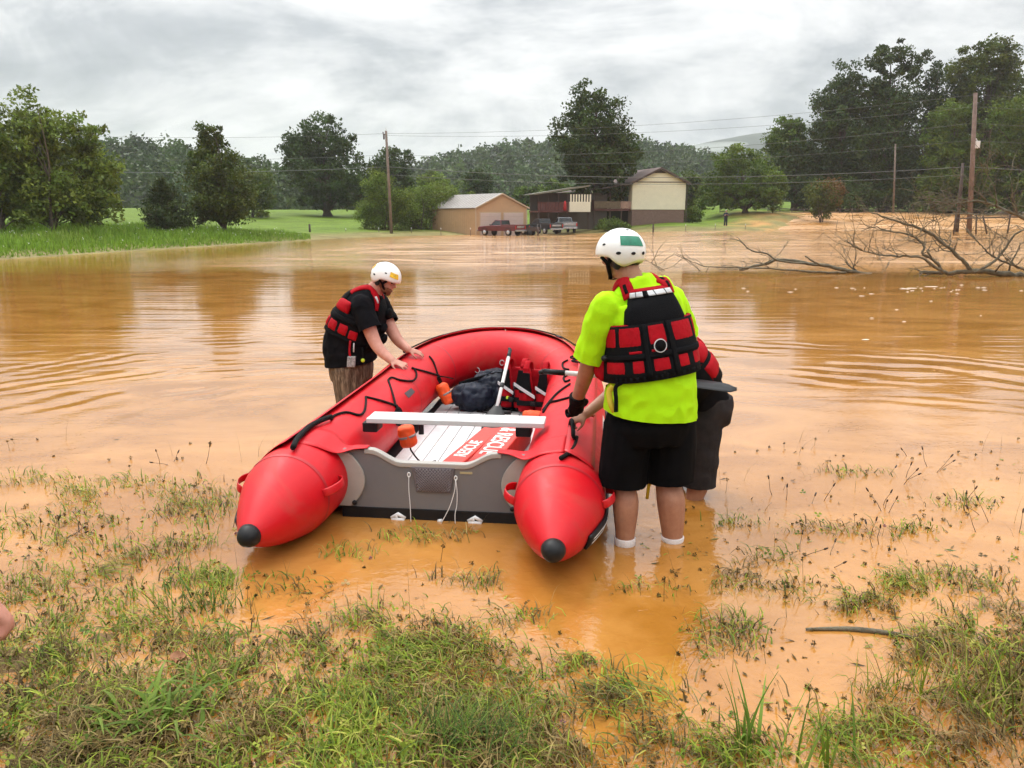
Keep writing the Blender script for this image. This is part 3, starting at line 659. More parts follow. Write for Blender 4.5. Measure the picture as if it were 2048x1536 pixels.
def garage():
    c0 = at_y(952, 470, 88.5); W_, D_, He, Hr = 5.75, 8.6, 3.25, 4.75
    g, e1, e2 = frame_xy((c0.x, 88.5, -0.25), rad(6))
    # the long wall runs back to the left
    l2 = np.array([-5.45, 6.4, 0.0]); l2 = l2 / np.linalg.norm(l2) * D_
    q = lambda a, b, h: np.array([c0.x, 88.5, -0.25]) + e1 * a + l2 * (b / D_) + Z1 * h
    t = thing('garage', q(W_ / 2, D_ / 2, 0), 'tan metal garage with two roll-up doors standing in the flood', 'garage')
    mb = MB(); A = [q(0, 0, 0), q(W_, 0, 0), q(W_, D_, 0), q(0, D_, 0)]; T_ = [p + Z1 * He for p in A]; rf, rb = q(W_ / 2, 0, Hr), q(W_ / 2, D_, Hr)
    mb.add(A + T_ + [rf, rb], [(0, 1, 5, 8, 4), (1, 2, 6, 5), (2, 3, 7, 9, 6), (3, 0, 4, 7)]); w = mb.build('wall', m_tan, t, False)
    nrm = l2 / D_
    for sgn in (0, 1):                                      # roof slabs with overhang
        x0 = -0.18 if sgn == 0 else W_ + 0.18; slope = (Hr - He) / (W_ / 2); h0 = He - slope * 0.18
        a, b = q(x0, -0.2, h0 + .03), q(W_ / 2, -0.2, Hr + .03); L_ = nrm * (D_ + .4)
        mb = MB(); mb.par(a, b - a, L_, Z1 * .07); rp = mb.build('roof', m_groof, t, False)
        for k in range(1, 14):
            p = a + L_ * k / 14 + Z1 * .072; mb = MB(); mb.par(p, b - a, nrm * .05, Z1 * .03); mb.build('roof_seam', m_groof, rp, False)
        mb = MB(); mb.par(a - nrm * .02 - Z1 * .08, (b - a), -nrm * .03, Z1 * .16); mb.build('verge_trim', m_trim, rp, False)
    for k in range(24):                                     # siding ribs on the long wall
        p = q(0, D_ * (k + .5) / 24, 0); mb = MB(); mb.par(p - nrm * .03, nrm * .06, -e1 * .02, Z1 * (He - .05)); mb.build('siding_rib', m_tan, w, False)
    for x0, wd in ((.52, 2.25), (3.18, 2.15)):
        f = np.cross(e1, Z1)
        mb = MB(); mb.par(q(x0 - .1, 0, 0) + f * .0, e1 * (wd + .2), f * .05, Z1 * 2.78); dr = mb.build('roll_up_door', m_trim, t, False)
        for k in range(6): mb = MB(); mb.par(q(x0, 0, .02 + k * .445) + f * .05, e1 * wd, f * .035, Z1 * .42); mb.build('door_panel', m_gdoor, dr, False, .015)
    for x in (0, W_): mb = MB(); mb.par(q(x, 0, 0) - e1 * .06 + np.cross(e1, Z1) * .002, e1 * .12, np.cross(e1, Z1) * .03, Z1 * He); mb.build('corner_trim', m_trim, t, False)
garage()

# ------------------------------------------------------------------ house with deck
def house():
    Y0 = 96.0; c = at_y(1263, 452, Y0); bz = float(ground_z(np.array([c.x]), np.array([Y0]))[0]) - .1
    q, e1, e2 = frame_xy((c.x, Y0, bz), rad(6)); W_, D_, H1, H2, HR = 6.55, 13.0, 2.05, 5.25, 6.85
    e2 = np.array([-math.sin(rad(17)), math.cos(rad(17)), 0.0]); q = lambda a, b, h: np.array([c.x, Y0, bz]) + e1 * a + e2 * b + Z1 * h
    f = np.cross(e1, Z1); lf = -e1
    t = thing('house', q(W_ / 2, D_ / 2, 0), 'two-storey house with cream siding over brick and a raised deck', 'house')
    mb = MB(); mb.par(q(0, 0, -.3), e1 * W_, e2 * D_, Z1 * (H1 + .3)); mb.build('brick_wall', m_brick, t, False)
    mb = MB(); A = [q(-.05, -.05, H1), q(W_ + .05, -.05, H1), q(W_ + .05, D_, H1), q(-.05, D_, H1)]; T_ = [p + Z1 * (H2 - H1) for p in A]
    mb.add(A + T_ + [q(W_ / 2, -.05, HR), q(W_ / 2, D_, HR)], [(0, 1, 5, 8, 4), (1, 2, 6, 5), (2, 3, 7, 9, 6), (3, 0, 4, 7), (0, 3, 2, 1)]); w = mb.build('siding_wall', m_cream, t, False)
    for k in range(20): mb = MB(); mb.par(q(-.02, -.05, H1 + .01 + k * .16), e1 * (W_ + .04), f * .022 + Z1 * .012, Z1 * .145); mb.build('siding_board', m_cream, w, False)
    mb = MB(); mb.par(q(-.05, -.05, H2 + .0), e1 * (W_ + .1), f * .05, Z1 * .10); mb.build('gable_band', m_brown, w, False)
    mb = MB(); a = q(W_ / 2 - .9, -.05, HR - .50); mb.add([a + f * .05, a + e1 * 1.8 + f * .05, q(W_ / 2, -.05, HR - .06) + f * .05, a, a + e1 * 1.8, q(W_ / 2, -.05, HR - .06)], [(0, 1, 2), (0, 3, 4, 1), (1, 4, 5, 2), (2, 5, 3, 0)]); mb.build('gable_vent', m_brown, w, False)
    for sgn in (0, 1):
        x0 = -.45 if sgn == 0 else W_ + .45; slope = (HR - H2) / (W_ / 2); a, b = q(x0, -.45, H2 - slope * .45 + .06), q(W_ / 2, -.45, HR + .06)
        mb = MB(); mb.par(a, b - a, e2 * (D_ + .9), Z1 * .12); rp = mb.build('roof', m_shingle, t, False)
        mb = MB(); mb.par(a - Z1 * .14, b - a, f * .05, Z1 * .2); mb.build('barge_board', m_brown, rp, False)
        mb = MB(); mb.par(a - Z1 * .10, e2 * (D_ + .9), (-e1 if sgn == 0 else e1) * .1, Z1 * .12); mb.build('gutter', m_brown, rp, False)
    p = q(W_ + .12, -.15, .3); mb = MB(); mb.tube([q(W_ + .40, -.3, H2 - .15), q(W_ + .14, -.16, H2 - .6), q(W_ + .14, -.16, .35), q(W_ - .1, -.35, .1)], .055, 6); mb.build('downspout', m_brown, t)
    # long facade facing the deck
    for b0, kind in ((1.0, 'door'), (3.4, 'window'), (6.2, 'window'), (9.4, 'window')):
        hb, hh, wd = (H1 + .1, 2.0, .95) if kind == 'door' else (H1 + .9, 1.2, 1.3)
        mb = MB(); mb.par(q(-.05, b0, hb), e2 * wd, lf * .06, Z1 * hh); fr = mb.build(kind, m_brown, t, False)
        mb = MB(); mb.par(q(-.115, b0 + .08, hb + .08), e2 * (wd - .16), lf * .012, Z1 * (hh - .16)); mb.build('pane', m_glass, fr, False)
    mb = MB(); mb.par(q(-.045, 1.0, 0.0), e2 * 10, lf * .03, Z1 * (H1 - .1)); mb.build('carport_shade', m_dark, t, False)  # shade of the open carport painted as a near-black panel
    # deck along the facade
    DW = 4.6; dz = H1 + .08
    mb = MB(); mb.par(q(-DW, .2, dz - .22), e1 * (DW - .08), e2 * 12.0, Z1 * .2); dk = mb.build('deck_floor', m_redwood, t, False)
    for k in range(14): mb = MB(); mb.par(q(-DW, .2 + k * .857, dz), e1 * (DW - .1), e2 * .80, Z1 * .03); mb.build('deck_board', m_redwood, dk, False)
    posts = [(-DW + .1, .3), (-2.6, .3), (-1.2, .3), (-DW + .1, 4.0), (-DW + .1, 8.0), (-DW + .1, 11.9)]
    for a_, b_ in posts: mb = MB(); mb.par(q(a_ - .07, b_ - .07, -.3), e1 * .14, e2 * .14, Z1 * (dz + .1)); mb.build('deck_post', m_brown, t, False)
    for a_, b_ in posts: mb = MB(); mb.par(q(a_ - .05, b_ - .05, dz + .03), e1 * .1, e2 * .1, Z1 * 2.55); mb.build('porch_post', m_brown, t, False)
    # front rail panels seen from the water
    mb = MB(); mb.par(q(-1.35, .22, dz + .05), e1 * 1.3, e2 * .05, Z1 * .85); mb.build('rail_panel', m_stone, t, False)
    mb = MB(); mb.par(q(-DW, .22, dz + .05), e1 * 3.2, e2 * .05, Z1 * .85); mb.build('rail_panel', simple('olive_brown_board', (.14, .10, .06), .8, var=.3, vscale=4), t, False)
    for b0 in np.arange(.3, 11.8, .55): mb = MB(); mb.par(q(-DW - .01, b0, dz + .03), e2 * .40, e1 * .05, Z1 * .95); mb.build('rail_board', m_redwood, t, False)
    mb = MB(); mb.par(q(-DW - .03, .2, dz + .98), e2 * 12, e1 * .1, Z1 * .06); mb.build('hand_rail', m_redwood, t, False)
    # porch roof
    mb = MB(); mb.par(q(-DW - .5, -.1, H2 - .95), e1 * (DW + .5) + Z1 * .78, e2 * 12.6, Z1 * .10); mb.build('porch_roof', m_shingle, t, False)
    mb = MB(); mb.par(q(-DW - .5, -.13, H2 - 1.0), e1 * (DW + .5) + Z1 * .78, e2 * .05, Z1 * .16); mb.build('porch_fascia', m_brown, t, False)
    # lower wing: second deck and pale boxed bay to the left
    o2 = np.array(at_y(1180, 452, 93.0)); o2[2] = bz; r_ = lambda a, b, h: o2 + e1 * a + e2 * b + Z1 * h
    mb = MB(); mb.par(r_(-2.45, 0, 1.75), e1 * 2.45, e2 * 2.6, Z1 * 1.15); bay = mb.build('boxed_bay', m_cream, t, False)
    for k in range(7): mb = MB(); mb.par(r_(-2.46, -.0, 1.76 + k * .162), e1 * 2.47, f * .02, Z1 * .145); mb.build('siding_board', m_cream, bay, False)
    for k in range(8): mb = MB(); mb.par(r_(-2.4 + k * .33, .02, 2.9), e1 * .16, e2 * .08, Z1 * .85); mb.build('bay_slat', m_cream, bay, False)
    mb = MB(); mb.par(r_(-2.4, .35, 2.9), e1 * 2.4, e2 * .05, Z1 * .85); mb.build('bay_screen', m_dark, bay, False)
    mb = MB(); mb.par(r_(-6.2, .3, 1.70), e1 * 3.7, e2 * 3.2, Z1 * .18); d2 = mb.build('deck_floor', m_redwood, t, False)
    for k in range(12): mb = MB(); mb.par(r_(-6.15 + k * .305, .28, 1.88), e1 * .26, e2 * .05, Z1 * .95); mb.build('rail_board', m_redwood, t, False)
    mb = MB(); mb.par(r_(-6.2, .24, 2.84), e1 * 3.7, e2 * .1, Z1 * .06); mb.build('hand_rail', m_redwood, t, False)
    for a_ in (-6.1, -4.9, -3.7, -2.55, -.1): mb = MB(); mb.par(r_(a_, .4, -.3), e1 * .13, e2 * .13, Z1 * 2.1); mb.build('deck_post', m_brown, t, False)
    for a_ in (-6.1, -4.9, -3.7, -2.55): mb = MB(); mb.par(r_(a_, .35, 1.9), e1 * .10, e2 * .10, Z1 * 1.95); mb.build('porch_post', m_brown, t, False)
    mb = MB(); mb.par(r_(-6.7, -.1, 3.72), e1 * 6.6 + Z1 * 1.0, e2 * 4.2, Z1 * .10); mb.build('porch_roof', m_olive, t, False)
    mb = MB(); mb.par(r_(-6.7, -.13, 3.66), e1 * 6.6 + Z1 * 1.0, e2 * .05, Z1 * .18); mb.build('porch_fascia', m_olive, t, False)
    mb = MB(); mb.par(r_(-6.1, 3.4, -.3), e1 * 9.5, e2 * .1, Z1 * 4.3); mb.build('shade_backing', simple('painted_shade', (.085, .07, .055), .8), t, False)  # added dark sheet, the shade behind the decks put into its colour
    mb = MB(); mb.tube([r_(-2.95, .25, 1.9), r_(-2.95, .25, 2.7), r_(-2.95, .25, 3.0)], [.20, .16, .10], 8); tag(mb.build('red_flag', simple('red_cloth', (.45, .02, .025), .8), t), None)
house()

# ------------------------------------------------------------------ vehicles
m_tyre = simple('tyre_rubber', (0.012, 0.012, 0.012), 0.8)
m_rimm = simple('silver_wheel', (0.55, 0.55, 0.56), 0.35, metal=0.6)
m_chrome = simple('chrome_bumper', (0.40, 0.40, 0.42), 0.25, metal=0.7)
m_lamp_red = simple('red_tail_light', (0.35, 0.01, 0.01), 0.3)
m_lamp = simple('clear_headlight', (0.7, 0.7, 0.68), 0.2)
def pickup(label, pos, ang, paint, scale=1.0, camper=False):
    """pickup truck, local x forward, y to its left; origin on the ground at its centre"""
    q, e1, e2 = frame_xy(pos, ang); k = scale; t = thing('pickup_truck', q(0, 0, 0), label, 'pickup truck', 'pickup trucks parked by the garage')
    P = lambda x, y, z: q(x * k, y * k, z * k)
    prof = [(-2.62, .50), (-2.62, 1.05), (-.55, 1.06), (-.55, 1.08), (.95, 1.08), (2.45, .98), (2.62, .82), (2.62, .50)]
    mb = MB(); R = []
    for y, ins in ((-.92, .0), (-.90, .03), (.90, .03), (.92, .0)):
        R.append([P(x, y, z) for x, z in prof])
    R = [[P(x * .995, -.93, .55 + (z - .55) * .9) for x, z in prof], [P(x, -.90, z) for x, z in prof], [P(x, .90, z) for x, z in prof], [P(x * .995, .93, .55 + (z - .55) * .9) for x, z in prof]]
    mb.rings(R); body = mb.build('body', paint, t, False, .03)
    mb = MB(); mb.par(P(-2.5, -.78, 1.02), e1 * 1.85 * k, e2 * 1.56 * k, Z1 * .05 * k); mb.build('bed_liner', m_dark, body, False)
    for y in (-.92, .80): mb = MB(); mb.par(P(-2.62, y, 1.04), e1 * 2.0 * k, e2 * .12 * k, Z1 * .14 * k); mb.build('bed_side', paint, body, False, .02)
    mb = MB(); mb.par(P(-2.64, -.80, .62), e1 * .07 * k, e2 * 1.6 * k, Z1 * .56 * k); tg = mb.build('tailgate', paint, t, False, .02)
    mb = MB(); mb.par(P(-2.66, -.62, .84), e1 * .03 * k, e2 * 1.24 * k, Z1 * .17 * k); mb.build('tailgate_band', m_chrome, tg, False, .01)
    cab = [(-.62, 1.06), (-.50, 1.66), (.30, 1.68), (.98, 1.06)]
    mb = MB(); R = [[P(x, s * (.86 - .13 * (z - 1.06) / .6), z) for x, z in cab] for s in (-1, 1)]; mb.rings(R); cb = mb.build('cab', paint, t, False, .03)
    for s in (-1, 1):
        mb = MB(); yy = lambda z: s * (.864 - .13 * (z - 1.06) / .6 + .004); mb.add([P(-.52, yy(1.12), 1.12), P(-.43, yy(1.58), 1.58), P(.24, yy(1.60), 1.60), P(.78, yy(1.12), 1.12)], [(0, 1, 2, 3) if s > 0 else (3, 2, 1, 0)]); mb.build('side_window', m_glass, cb, False)
        mb = MB(); mb.ball(P(.78, s * 1.02, 1.16), e1 * .06 * k, e2 * .09 * k, Z1 * .08 * k, 8, 6); mb.build('mirror', m_tyre, cb)
        mb = MB(); mb.par(P(-.05, s * .93, .98), e1 * .16 * k, e2 * .02 * k * s, Z1 * .03 * k); mb.build('door_handle', m_tyre, cb, False)
    o_ = .012
    mb = MB(); mb.add([P(-.60 - o_, -.74, 1.14), P(-.515 - o_, -.66, 1.60), P(-.515 - o_, .66, 1.60), P(-.60 - o_, .74, 1.14)], [(3, 2, 1, 0)]); mb.build('rear_window', m_glass, cb, False)
    mb = MB(); mb.add([P(.90 + o_, -.74, 1.14), P(.36 + o_, -.66, 1.62), P(.36 + o_, .66, 1.62), P(.90 + o_, .74, 1.14)], [(0, 1, 2, 3)]); mb.build('windscreen', m_glass, cb, False)
    for x in (-1.62, 1.68):
        for s in (-1, 1):
            mb = MB(); mb.tube([P(x, s * .70, .36), P(x, s * .72, .36), P(x, s * .90, .36), P(x, s * .925, .36)], [.33 * k, .37 * k, .37 * k, .33 * k], 20); wh = mb.build('wheel', m_tyre, t)
            mb = MB(); mb.tube([P(x, s * .915, .36), P(x, s * .94, .36)], [.23 * k, .20 * k], 14); mb.build('rim', m_rimm, wh)
            mb = MB(); mb.tube([P(x - .44, s * .925, .42)] + [P(x + .44 * math.cos(a), s * .925, .42 + .40 * math.sin(a)) for a in np.linspace(math.pi, 0, 9)], .035 * k, 6); mb.build('wheel_arch', m_tyre, body)
    for x in (-2.76, 2.60): mb = MB(); mb.par(P(x, -.92, .45), e1 * .16 * k, e2 * 1.84 * k, Z1 * .17 * k); mb.build('bumper', m_chrome, t, False, .02)
    for s in (-1, 1):
        mb = MB(); mb.par(P(-2.655, s * .92 - .06 * (s > 0) * 2 + (.0 if s > 0 else 0), .72), e1 * .05 * k, e2 * .12 * k, Z1 * .34 * k); mb.build('tail_light', m_lamp_red, t, False)
        mb = MB(); mb.par(P(2.58, s * .70 - .16, .70), e1 * .06 * k, e2 * .32 * k, Z1 * .15 * k); mb.build('headlight', m_lamp, t, False)
    mb = MB(); mb.par(P(2.60, -.48, .66), e1 * .04 * k, e2 * .96 * k, Z1 * .22 * k); mb.build('grille', m_tyre, t, False)
    return t
def paintm(n, c): return simple(n, c, 0.3, spec=0.5, coat=0.4, var=0.06, vscale=2)
def vpos(px, py, Y, z): p = at_y(px, py, Y); return (p.x, Y, z)
pickup('maroon pickup truck parked in the shallows before the garage doors', vpos(1003, 468, 86.0, .0), rad(142), paintm('maroon_paint', (.105, .008, .014)), 1.0)
pickup('grey green pickup truck mostly hidden behind the maroon one', vpos(1036, 466, 90.0, .05), rad(138), paintm('grey_green_paint', (.030, .036, .034)), .92)
pickup('black pickup truck between the small trailer and the silver pickup', vpos(1084, 464, 88.5, .14), rad(125), paintm('black_paint', (.014, .014, .017)), 1.0)
pickup('silver pickup truck parked tail-first under the deck', vpos(1128, 460, 90.0, .25), rad(98), paintm('silver_paint', (.17, .185, .20)), 1.02)
def trailer():
    p = vpos(1062, 468, 86.0, 0.0); q, e1, e2 = frame_xy(p, rad(165)); t = thing('utility_trailer', p, 'small dark utility trailer with pale rear bar behind the hidden pickup', 'trailer')
    MB().par(q(-.9, -.75, .45), e1 * 1.8, e2 * 1.5, Z1 * .10).build('bed', m_brown, t, False)
    for y in (-.75, .70): MB().par(q(-.9, y, .55), e1 * 1.8, e2 * .05, Z1 * .35).build('side_board', m_brown, t, False)
    MB().par(q(-.93, -.8, .42), e1 * .05, e2 * 1.6, Z1 * .10).build('rear_bar', m_chrome, t, False)
    for y in (-.8, .74): MB().par(q(-.93, y, .42), e1 * .05, e2 * .06, Z1 * .75).build('rear_post', m_chrome, t, False)
    for y in (-.86, .82): MB().tube([q(0, y - .06, .28), q(0, y + .10, .28)], .29, 16).build('wheel', m_tyre, t)
    MB().tube([q(.9, 0, .48), q(1.9, 0, .48)], .05, 6).build('drawbar', m_brown, t)
trailer()

# ------------------------------------------------------------------ utility poles, wires, fences
m_pole = simple('weathered_pole', (0.165, 0.125, 0.10), 0.85, var=0.3, vscale=3, bump=0.4, bscale=14)
m_pole_red = simple('reddish_pole', (0.165, 0.112, 0.092), 0.85, var=0.3, vscale=3, bump=0.4, bscale=14)
m_wire = simple('wire', (0.10, 0.11, 0.105), 0.6)
def pole(label, base, top, r, mat, fittings=0):
    base, top = np.array(base, float), np.array(top, float); t = thing('utility_pole', base, label, 'utility pole', 'utility poles')
    MB().tube([base - Z1 * .6, base * .5 + top * .5, top], [r * 1.15, r, r * .8], 10).build('shaft', mat, t)
    if fittings == 1:
        p = top - Z1 * .35; MB().tube([p, p + np.array([-.28, -.1, .0]), p + np.array([-.30, -.1, .25])], .06, 6).build('bracket', m_brown, t)
        MB().tube([top, top + Z1 * .35], [.05, .03], 6).build('insulator', m_palegrey0, t)
        MB().tube([p - Z1 * .5 + np.array([-.22, -.1, 0]), p - Z1 * .0 + np.array([-.22, -.1, 0])], .09, 8).build('fuse_arm', m_brown, t)
    if fittings == 2:
        p = base * .37 + top * .63
        MB().par(p + np.array([.10, -.2, -.3]), (.42, 0, 0), (0, .3, 0), (0, 0, .62)).build('meter_box', m_palegrey0, t, False, .03)
        MB().tube([p + np.array([.30, -.05, .32]), p + np.array([.12, -.05, .55])], .05, 6).build('conduit', m_palegrey0, t)
    return t
m_palegrey0 = simple('pale_enamel', (0.60, 0.60, 0.60), 0.5)
LP0, LP1 = at_y(783, 467, 84), at_y(772, 262, 84)
RP0, RP1 = at_y(1939, 460, 72), at_y(1951, 186, 72)
pole('tall slim utility pole standing in the water left of the garage', LP0, LP1, .15, m_pole, 1)
pole('reddish utility pole with a white box, nearest the fallen tree', RP0, RP1, .20, m_pole_red, 2)
pole('short dark pole stump braced beside the reddish pole', at_y(1914, 460, 72.6), at_y(1926, 326, 72.6), .15, m_brown)
pole('thin pale pole in front of the roadside wood', at_y(1787, 424, 112), at_y(1791, 288, 112), .13, m_pole)
def wire(label, a, b, sag, r=.018, n=24):
    a, b = np.array(a, float), np.array(b, float); P = [a + (b - a) * f - Z1 * sag * 4 * f * (1 - f) for f in np.linspace(0, 1, n)]
    o = MB().tube(P, r, 5).build('overhead_wire', m_wire, None); return tag(o, label, 'wire', 'overhead wires')
LPt, RPt = np.array(LP1), np.array(RP1)
for i, (hr, hl, sg, rr) in enumerate(((0.15, .25, .8, .012), (1.15, .45, .9, .012), (2.55, 2.4, 1.0, .014), (4.0, 2.9, 1.1, .012), (6.3, 3.6, 1.0, .026), (7.0, 4.4, .9, .020))):
    nm = ['topmost', 'second', 'third', 'fourth', 'thick pale fifth', 'lowest'][i]
    wire('%s wire strung between the two tall utility poles' % nm, RPt - Z1 * hr, LPt - Z1 * hl, sg, rr)
    if i in (0, 2, 4): wire('%s wire running left from the left utility pole' % nm, LPt - Z1 * hl, LPt + np.array([-62, -14, -hl + .6]), 1.2, rr)
    if i in (0, 1, 2, 3, 4): wire('%s wire running right from the reddish pole' % nm, RPt - Z1 * hr, RPt + np.array([50, -4, -hr - .3]), .8, rr)
def post(label, px, py, Y, h, r, mat, group, name='fence_post', cat='fence post', tip=None, lean=0.0):
    p = np.array(at_y(px, py, Y)); o = thing(name, p, label, cat, group)
    MB().tube([p - Z1 * .5, p + Z1 * h * .5 + np.array([lean * .5, 0, 0]), p + Z1 * h + np.array([lean, 0, 0])], [r, r, r * .9], 6).build('shaft', mat, o)
    if tip: MB().tube([p + Z1 * (h - .16) + np.array([lean, 0, 0]), p + Z1 * (h + .01) + np.array([lean, 0, 0])], r * 1.15, 6).build('tip', tip, o)
gp = 'posts of the drowned fence'
post('thick dark wooden post rising from the shallows left of the pole', 620, 470, 80, 1.1, .11, m_brown, gp)
for i, (px, py, Y) in enumerate(((483, 470, 78), (550, 472, 80), (692, 471, 84), (758, 470, 85), (823, 469, 86), (882, 470, 85), (941, 470, 85))):
    post('thin pale-tipped steel post in the shallows, %s from the left bank' % ['first', 'second', 'third', 'fourth', 'fifth', 'sixth', 'seventh'][i], px, py, Y, .75, .03, m_pole, gp, tip=m_palegrey0)
post('short dark post in front of the black pickup', 1076, 471, 84, .9, .09, m_brown, gp)
post('dark wooden post at the lawn edge below the brick wall', 1306, 467, 80, .95, .09, m_brown, gp)
for i, (px, py) in enumerate(((1430, 463), (1490, 463), (1371, 464))):
    post('thin pale-tipped steel post on the lawn edge, %s' % ['nearest the standing person', 'beside the torrent', 'closest to the house'][i], px, py, 80, .75, .028, m_pole, gp, tip=m_palegrey0)
post('thin stake leaning in the torrent', 1671, 463, 82, 1.15, .03, m_pole, gp, lean=.12)
def board_fence():
    Y = 68; t = thing('board_fence', at_y(1945, 458, Y), 'dark wooden fence of posts and one rail below the reddish pole', 'fence')
    pts = [(1908, 460), (1953, 459), (1975, 458), (2016, 458), (2062, 458)]; tops = [(1912, 428), (1953, 428), (1966, 432), (2021, 428), (2066, 426)]
    for a, b in zip(pts, tops): p, q = np.array(at_y(*a, Y)), np.array(at_y(*b, Y)); MB().tube([p - Z1 * .4, q], .075, 6).build('post', m_brown, t)
    for (a, b) in (((1912, 437), (1953, 436)), ((1953, 436), (2021, 434)), ((2021, 434), (2066, 434))): MB().tube([at_y(*a, Y), at_y(*b, Y)], .055, 6).build('rail', m_brown, t)
board_fence()
def road_fence():
    t = thing('road_fence', at_y(1640, 430, 114), 'low dark fence running along the flooded road before the wood', 'fence'); P = []
    for px in range(1440, 1800, 24):
        y = 424 + (2 if px > 1560 else 0); p = np.array(at_y(px, y + 4, 112)); q = np.array(at_y(px, y - 9, 112)); MB().tube([p - Z1 * .5, q], .06, 5).build('post', m_brown, t); P.append(q - Z1 * .1)
    MB().tube(P, .045, 5).build('rail', m_brown, t); MB().tube([p - Z1 * .45 for p in P], .045, 5).build('rail', m_brown, t)
road_fence()

# ------------------------------------------------------------------ fallen trees in the flood
m_dead = simple('wet_dead_bark', (0.115, 0.098, 0.062), 0.85, var=0.5, vscale=9, bump=0.8, bscale=30)
def snag(name, label, Y, limbs, seed, twig=1.0):
    """dead limbs given as ([(px, py, dY), ...], r0, r1, twigs)"""
    r = np.random.default_rng(seed); t = None; tw = MB(); limbs = [(p_, a_ * .44, b_ * .5, n_ * 1.5) for p_, a_, b_, n_ in limbs]
    for k, (pts, r0, r1, nt) in enumerate(limbs):
        P = catmull([np.array(at_y(a, b, Y + d)) for a, b, d in pts], 6); P = P + r.normal(size=P.shape) * r0 * .22
        if t is None: t = thing(name, P[0], label, 'fallen tree', 'fallen trees lodged in the flood')
        rr = np.linspace(r0, r1, len(P)); MB().tube(P, list(rr * r.uniform(.9, 1.12, len(P))), 8).build('limb', m_dead, t)
        def sprout(p, d, L, rad_, depth):
            d = d / np.linalg.norm(d); Q = [p]; dd = d.copy()
            for _ in range(4): dd = dd + r.normal(size=3) * .22; dd /= np.linalg.norm(dd); Q.append(Q[-1] + dd * L / 4)
            tw.tube(Q, list(np.linspace(rad_, rad_ * .35, 5)), 5)
            if depth:
                for _ in range(r.integers(1, 4)): j = r.integers(1, 5); sprout(Q[j], dd + r.normal(size=3) * np.array([.9, .6, .8]), L * r.uniform(.4, .75), rad_ * .6, depth - 1)
        for _ in range(int(nt * twig)):
            j = r.integers(len(P) // 4, len(P)); tg = P[min(j + 1, len(P) - 1)] - P[j - 1]; sprout(P[j], tg / np.linalg.norm(tg) * .6 + r.normal(size=3) * np.array([.8, .5, .7]) + np.array([-.25, 0, .2]), r.uniform(.5, 1.3), max(rr[j] * .4, .012), 2)
    if tw.V: tw.build('twigs', m_dead, t)['kind'] = 'stuff'
    return t
snag('fallen_tree', 'low forked driftwood log lodged across the water in mid picture', 26, [
    ([(1740, 550, 0), (1680, 538, 0), (1620, 527, .2), (1560, 520, .3), (1520, 530, .2), (1480, 540, 0)], .16, .07, 3),
    ([(1640, 530, .1), (1560, 522, .1), (1535, 508, .2), (1500, 500, .4), (1485, 485, .5), (1474, 474, .6)], .09, .02, 3),
    ([(1690, 545, -.3), (1640, 545, -.3), (1580, 540, -.2), (1500, 536, 0), (1440, 534, .2), (1400, 530, .4), (1350, 508, .6)], .09, .015, 6),
    ([(1640, 530, 0), (1622, 520, -.1), (1610, 512, -.1)], .08, .05, 0), ([(1720, 545, 0), (1700, 533, .1), (1690, 523, .2)], .07, .03, 5), ([(1712, 548, 0), (1706, 536, 0), (1712, 528, 0)], .06, .03, 4)], 3)
snag('fallen_tree', 'small bare branch poking up right of the near helmet', 26, [([(1400, 542, 0), (1376, 520, 0), (1350, 505, 0)], .03, .012, 2), ([(1330, 541, 0), (1310, 530, 0), (1288, 518, 0)], .03, .012, 3)], 13)
snag('fallen_tree', 'large bare fallen tree with arching limbs lying at the right', 24.5, [
    ([(2110, 556, 0), (2048, 550, 0), (1990, 545, 0), (1940, 543, 0), (1890, 545, .2), (1840, 545, .3)], .24, .10, 4),
    ([(1945, 545, 0), (1925, 520, 0), (1890, 490, .2), (1850, 462, .3), (1800, 444, .5), (1760, 432, .6), (1728, 420, .8)], .155, .025, 12),
    ([(1885, 545, -.2), (1868, 520, -.2), (1845, 508, -.1), (1848, 490, 0), (1820, 470, .1), (1780, 462, .2), (1750, 455, .4), (1720, 462, .6)], .12, .02, 10),
    ([(1880, 540, -.4), (1840, 515, -.4), (1790, 512, -.3), (1750, 508, -.2), (1710, 495, 0), (1690, 478, .2)], .10, .018, 12),
    ([(1870, 525, -.3), (1856, 505, -.3), (1858, 498, -.2)], .09, .05, 1),
    ([(2080, 550, -.2), (2048, 538, -.2), (2010, 525, -.1), (1980, 508, 0), (1962, 490, .1), (1950, 478, .2)], .11, .025, 14),
    ([(1950, 545, -.3), (1985, 525, -.3), (2005, 505, -.3), (2030, 470, -.3), (2070, 448, -.2), (2100, 440, 0)], .10, .05, 4),
    ([(2110, 470, -1), (2060, 443, -1), (2010, 420, -.8), (1975, 405, -.6), (1945, 402, -.4), (1905, 408, -.2), (1860, 402, .2)], .14, .02, 22),
    ([(1995, 415, -.8), (1990, 380, -.6), (1972, 345, -.5), (1965, 335, -.5)], .04, .012, 4),
    ([(1975, 405, -.6), (1960, 388, -.5), (1945, 380, -.4)], .06, .02, 3), ([(2010, 420, -.8), (1975, 430, -1.2), (1920, 428, -1.4), (1870, 440, -1.5)], .05, .012, 10)], 7)
# ------------------------------------------------------------------ onlooker on the far lawn
def onlooker():
    Y = 88; p = at_y(1451, 447, Y); gz0 = float(ground_z(np.array([p.x]), np.array([Y]))[0]); f = np.array([.3, -.95, 0.0]); sd = np.cross(f, Z1)
    t = thing('person', (p.x, Y, gz0), 'distant person in dark clothes standing on the lawn by the torrent', 'person'); Zp = lambda dx, dy, h: np.array([p.x, Y, gz0]) + sd * dx + f * dy + Z1 * h
    ONL.append((t, Zp, f, sd))
ONL = []
onlooker()
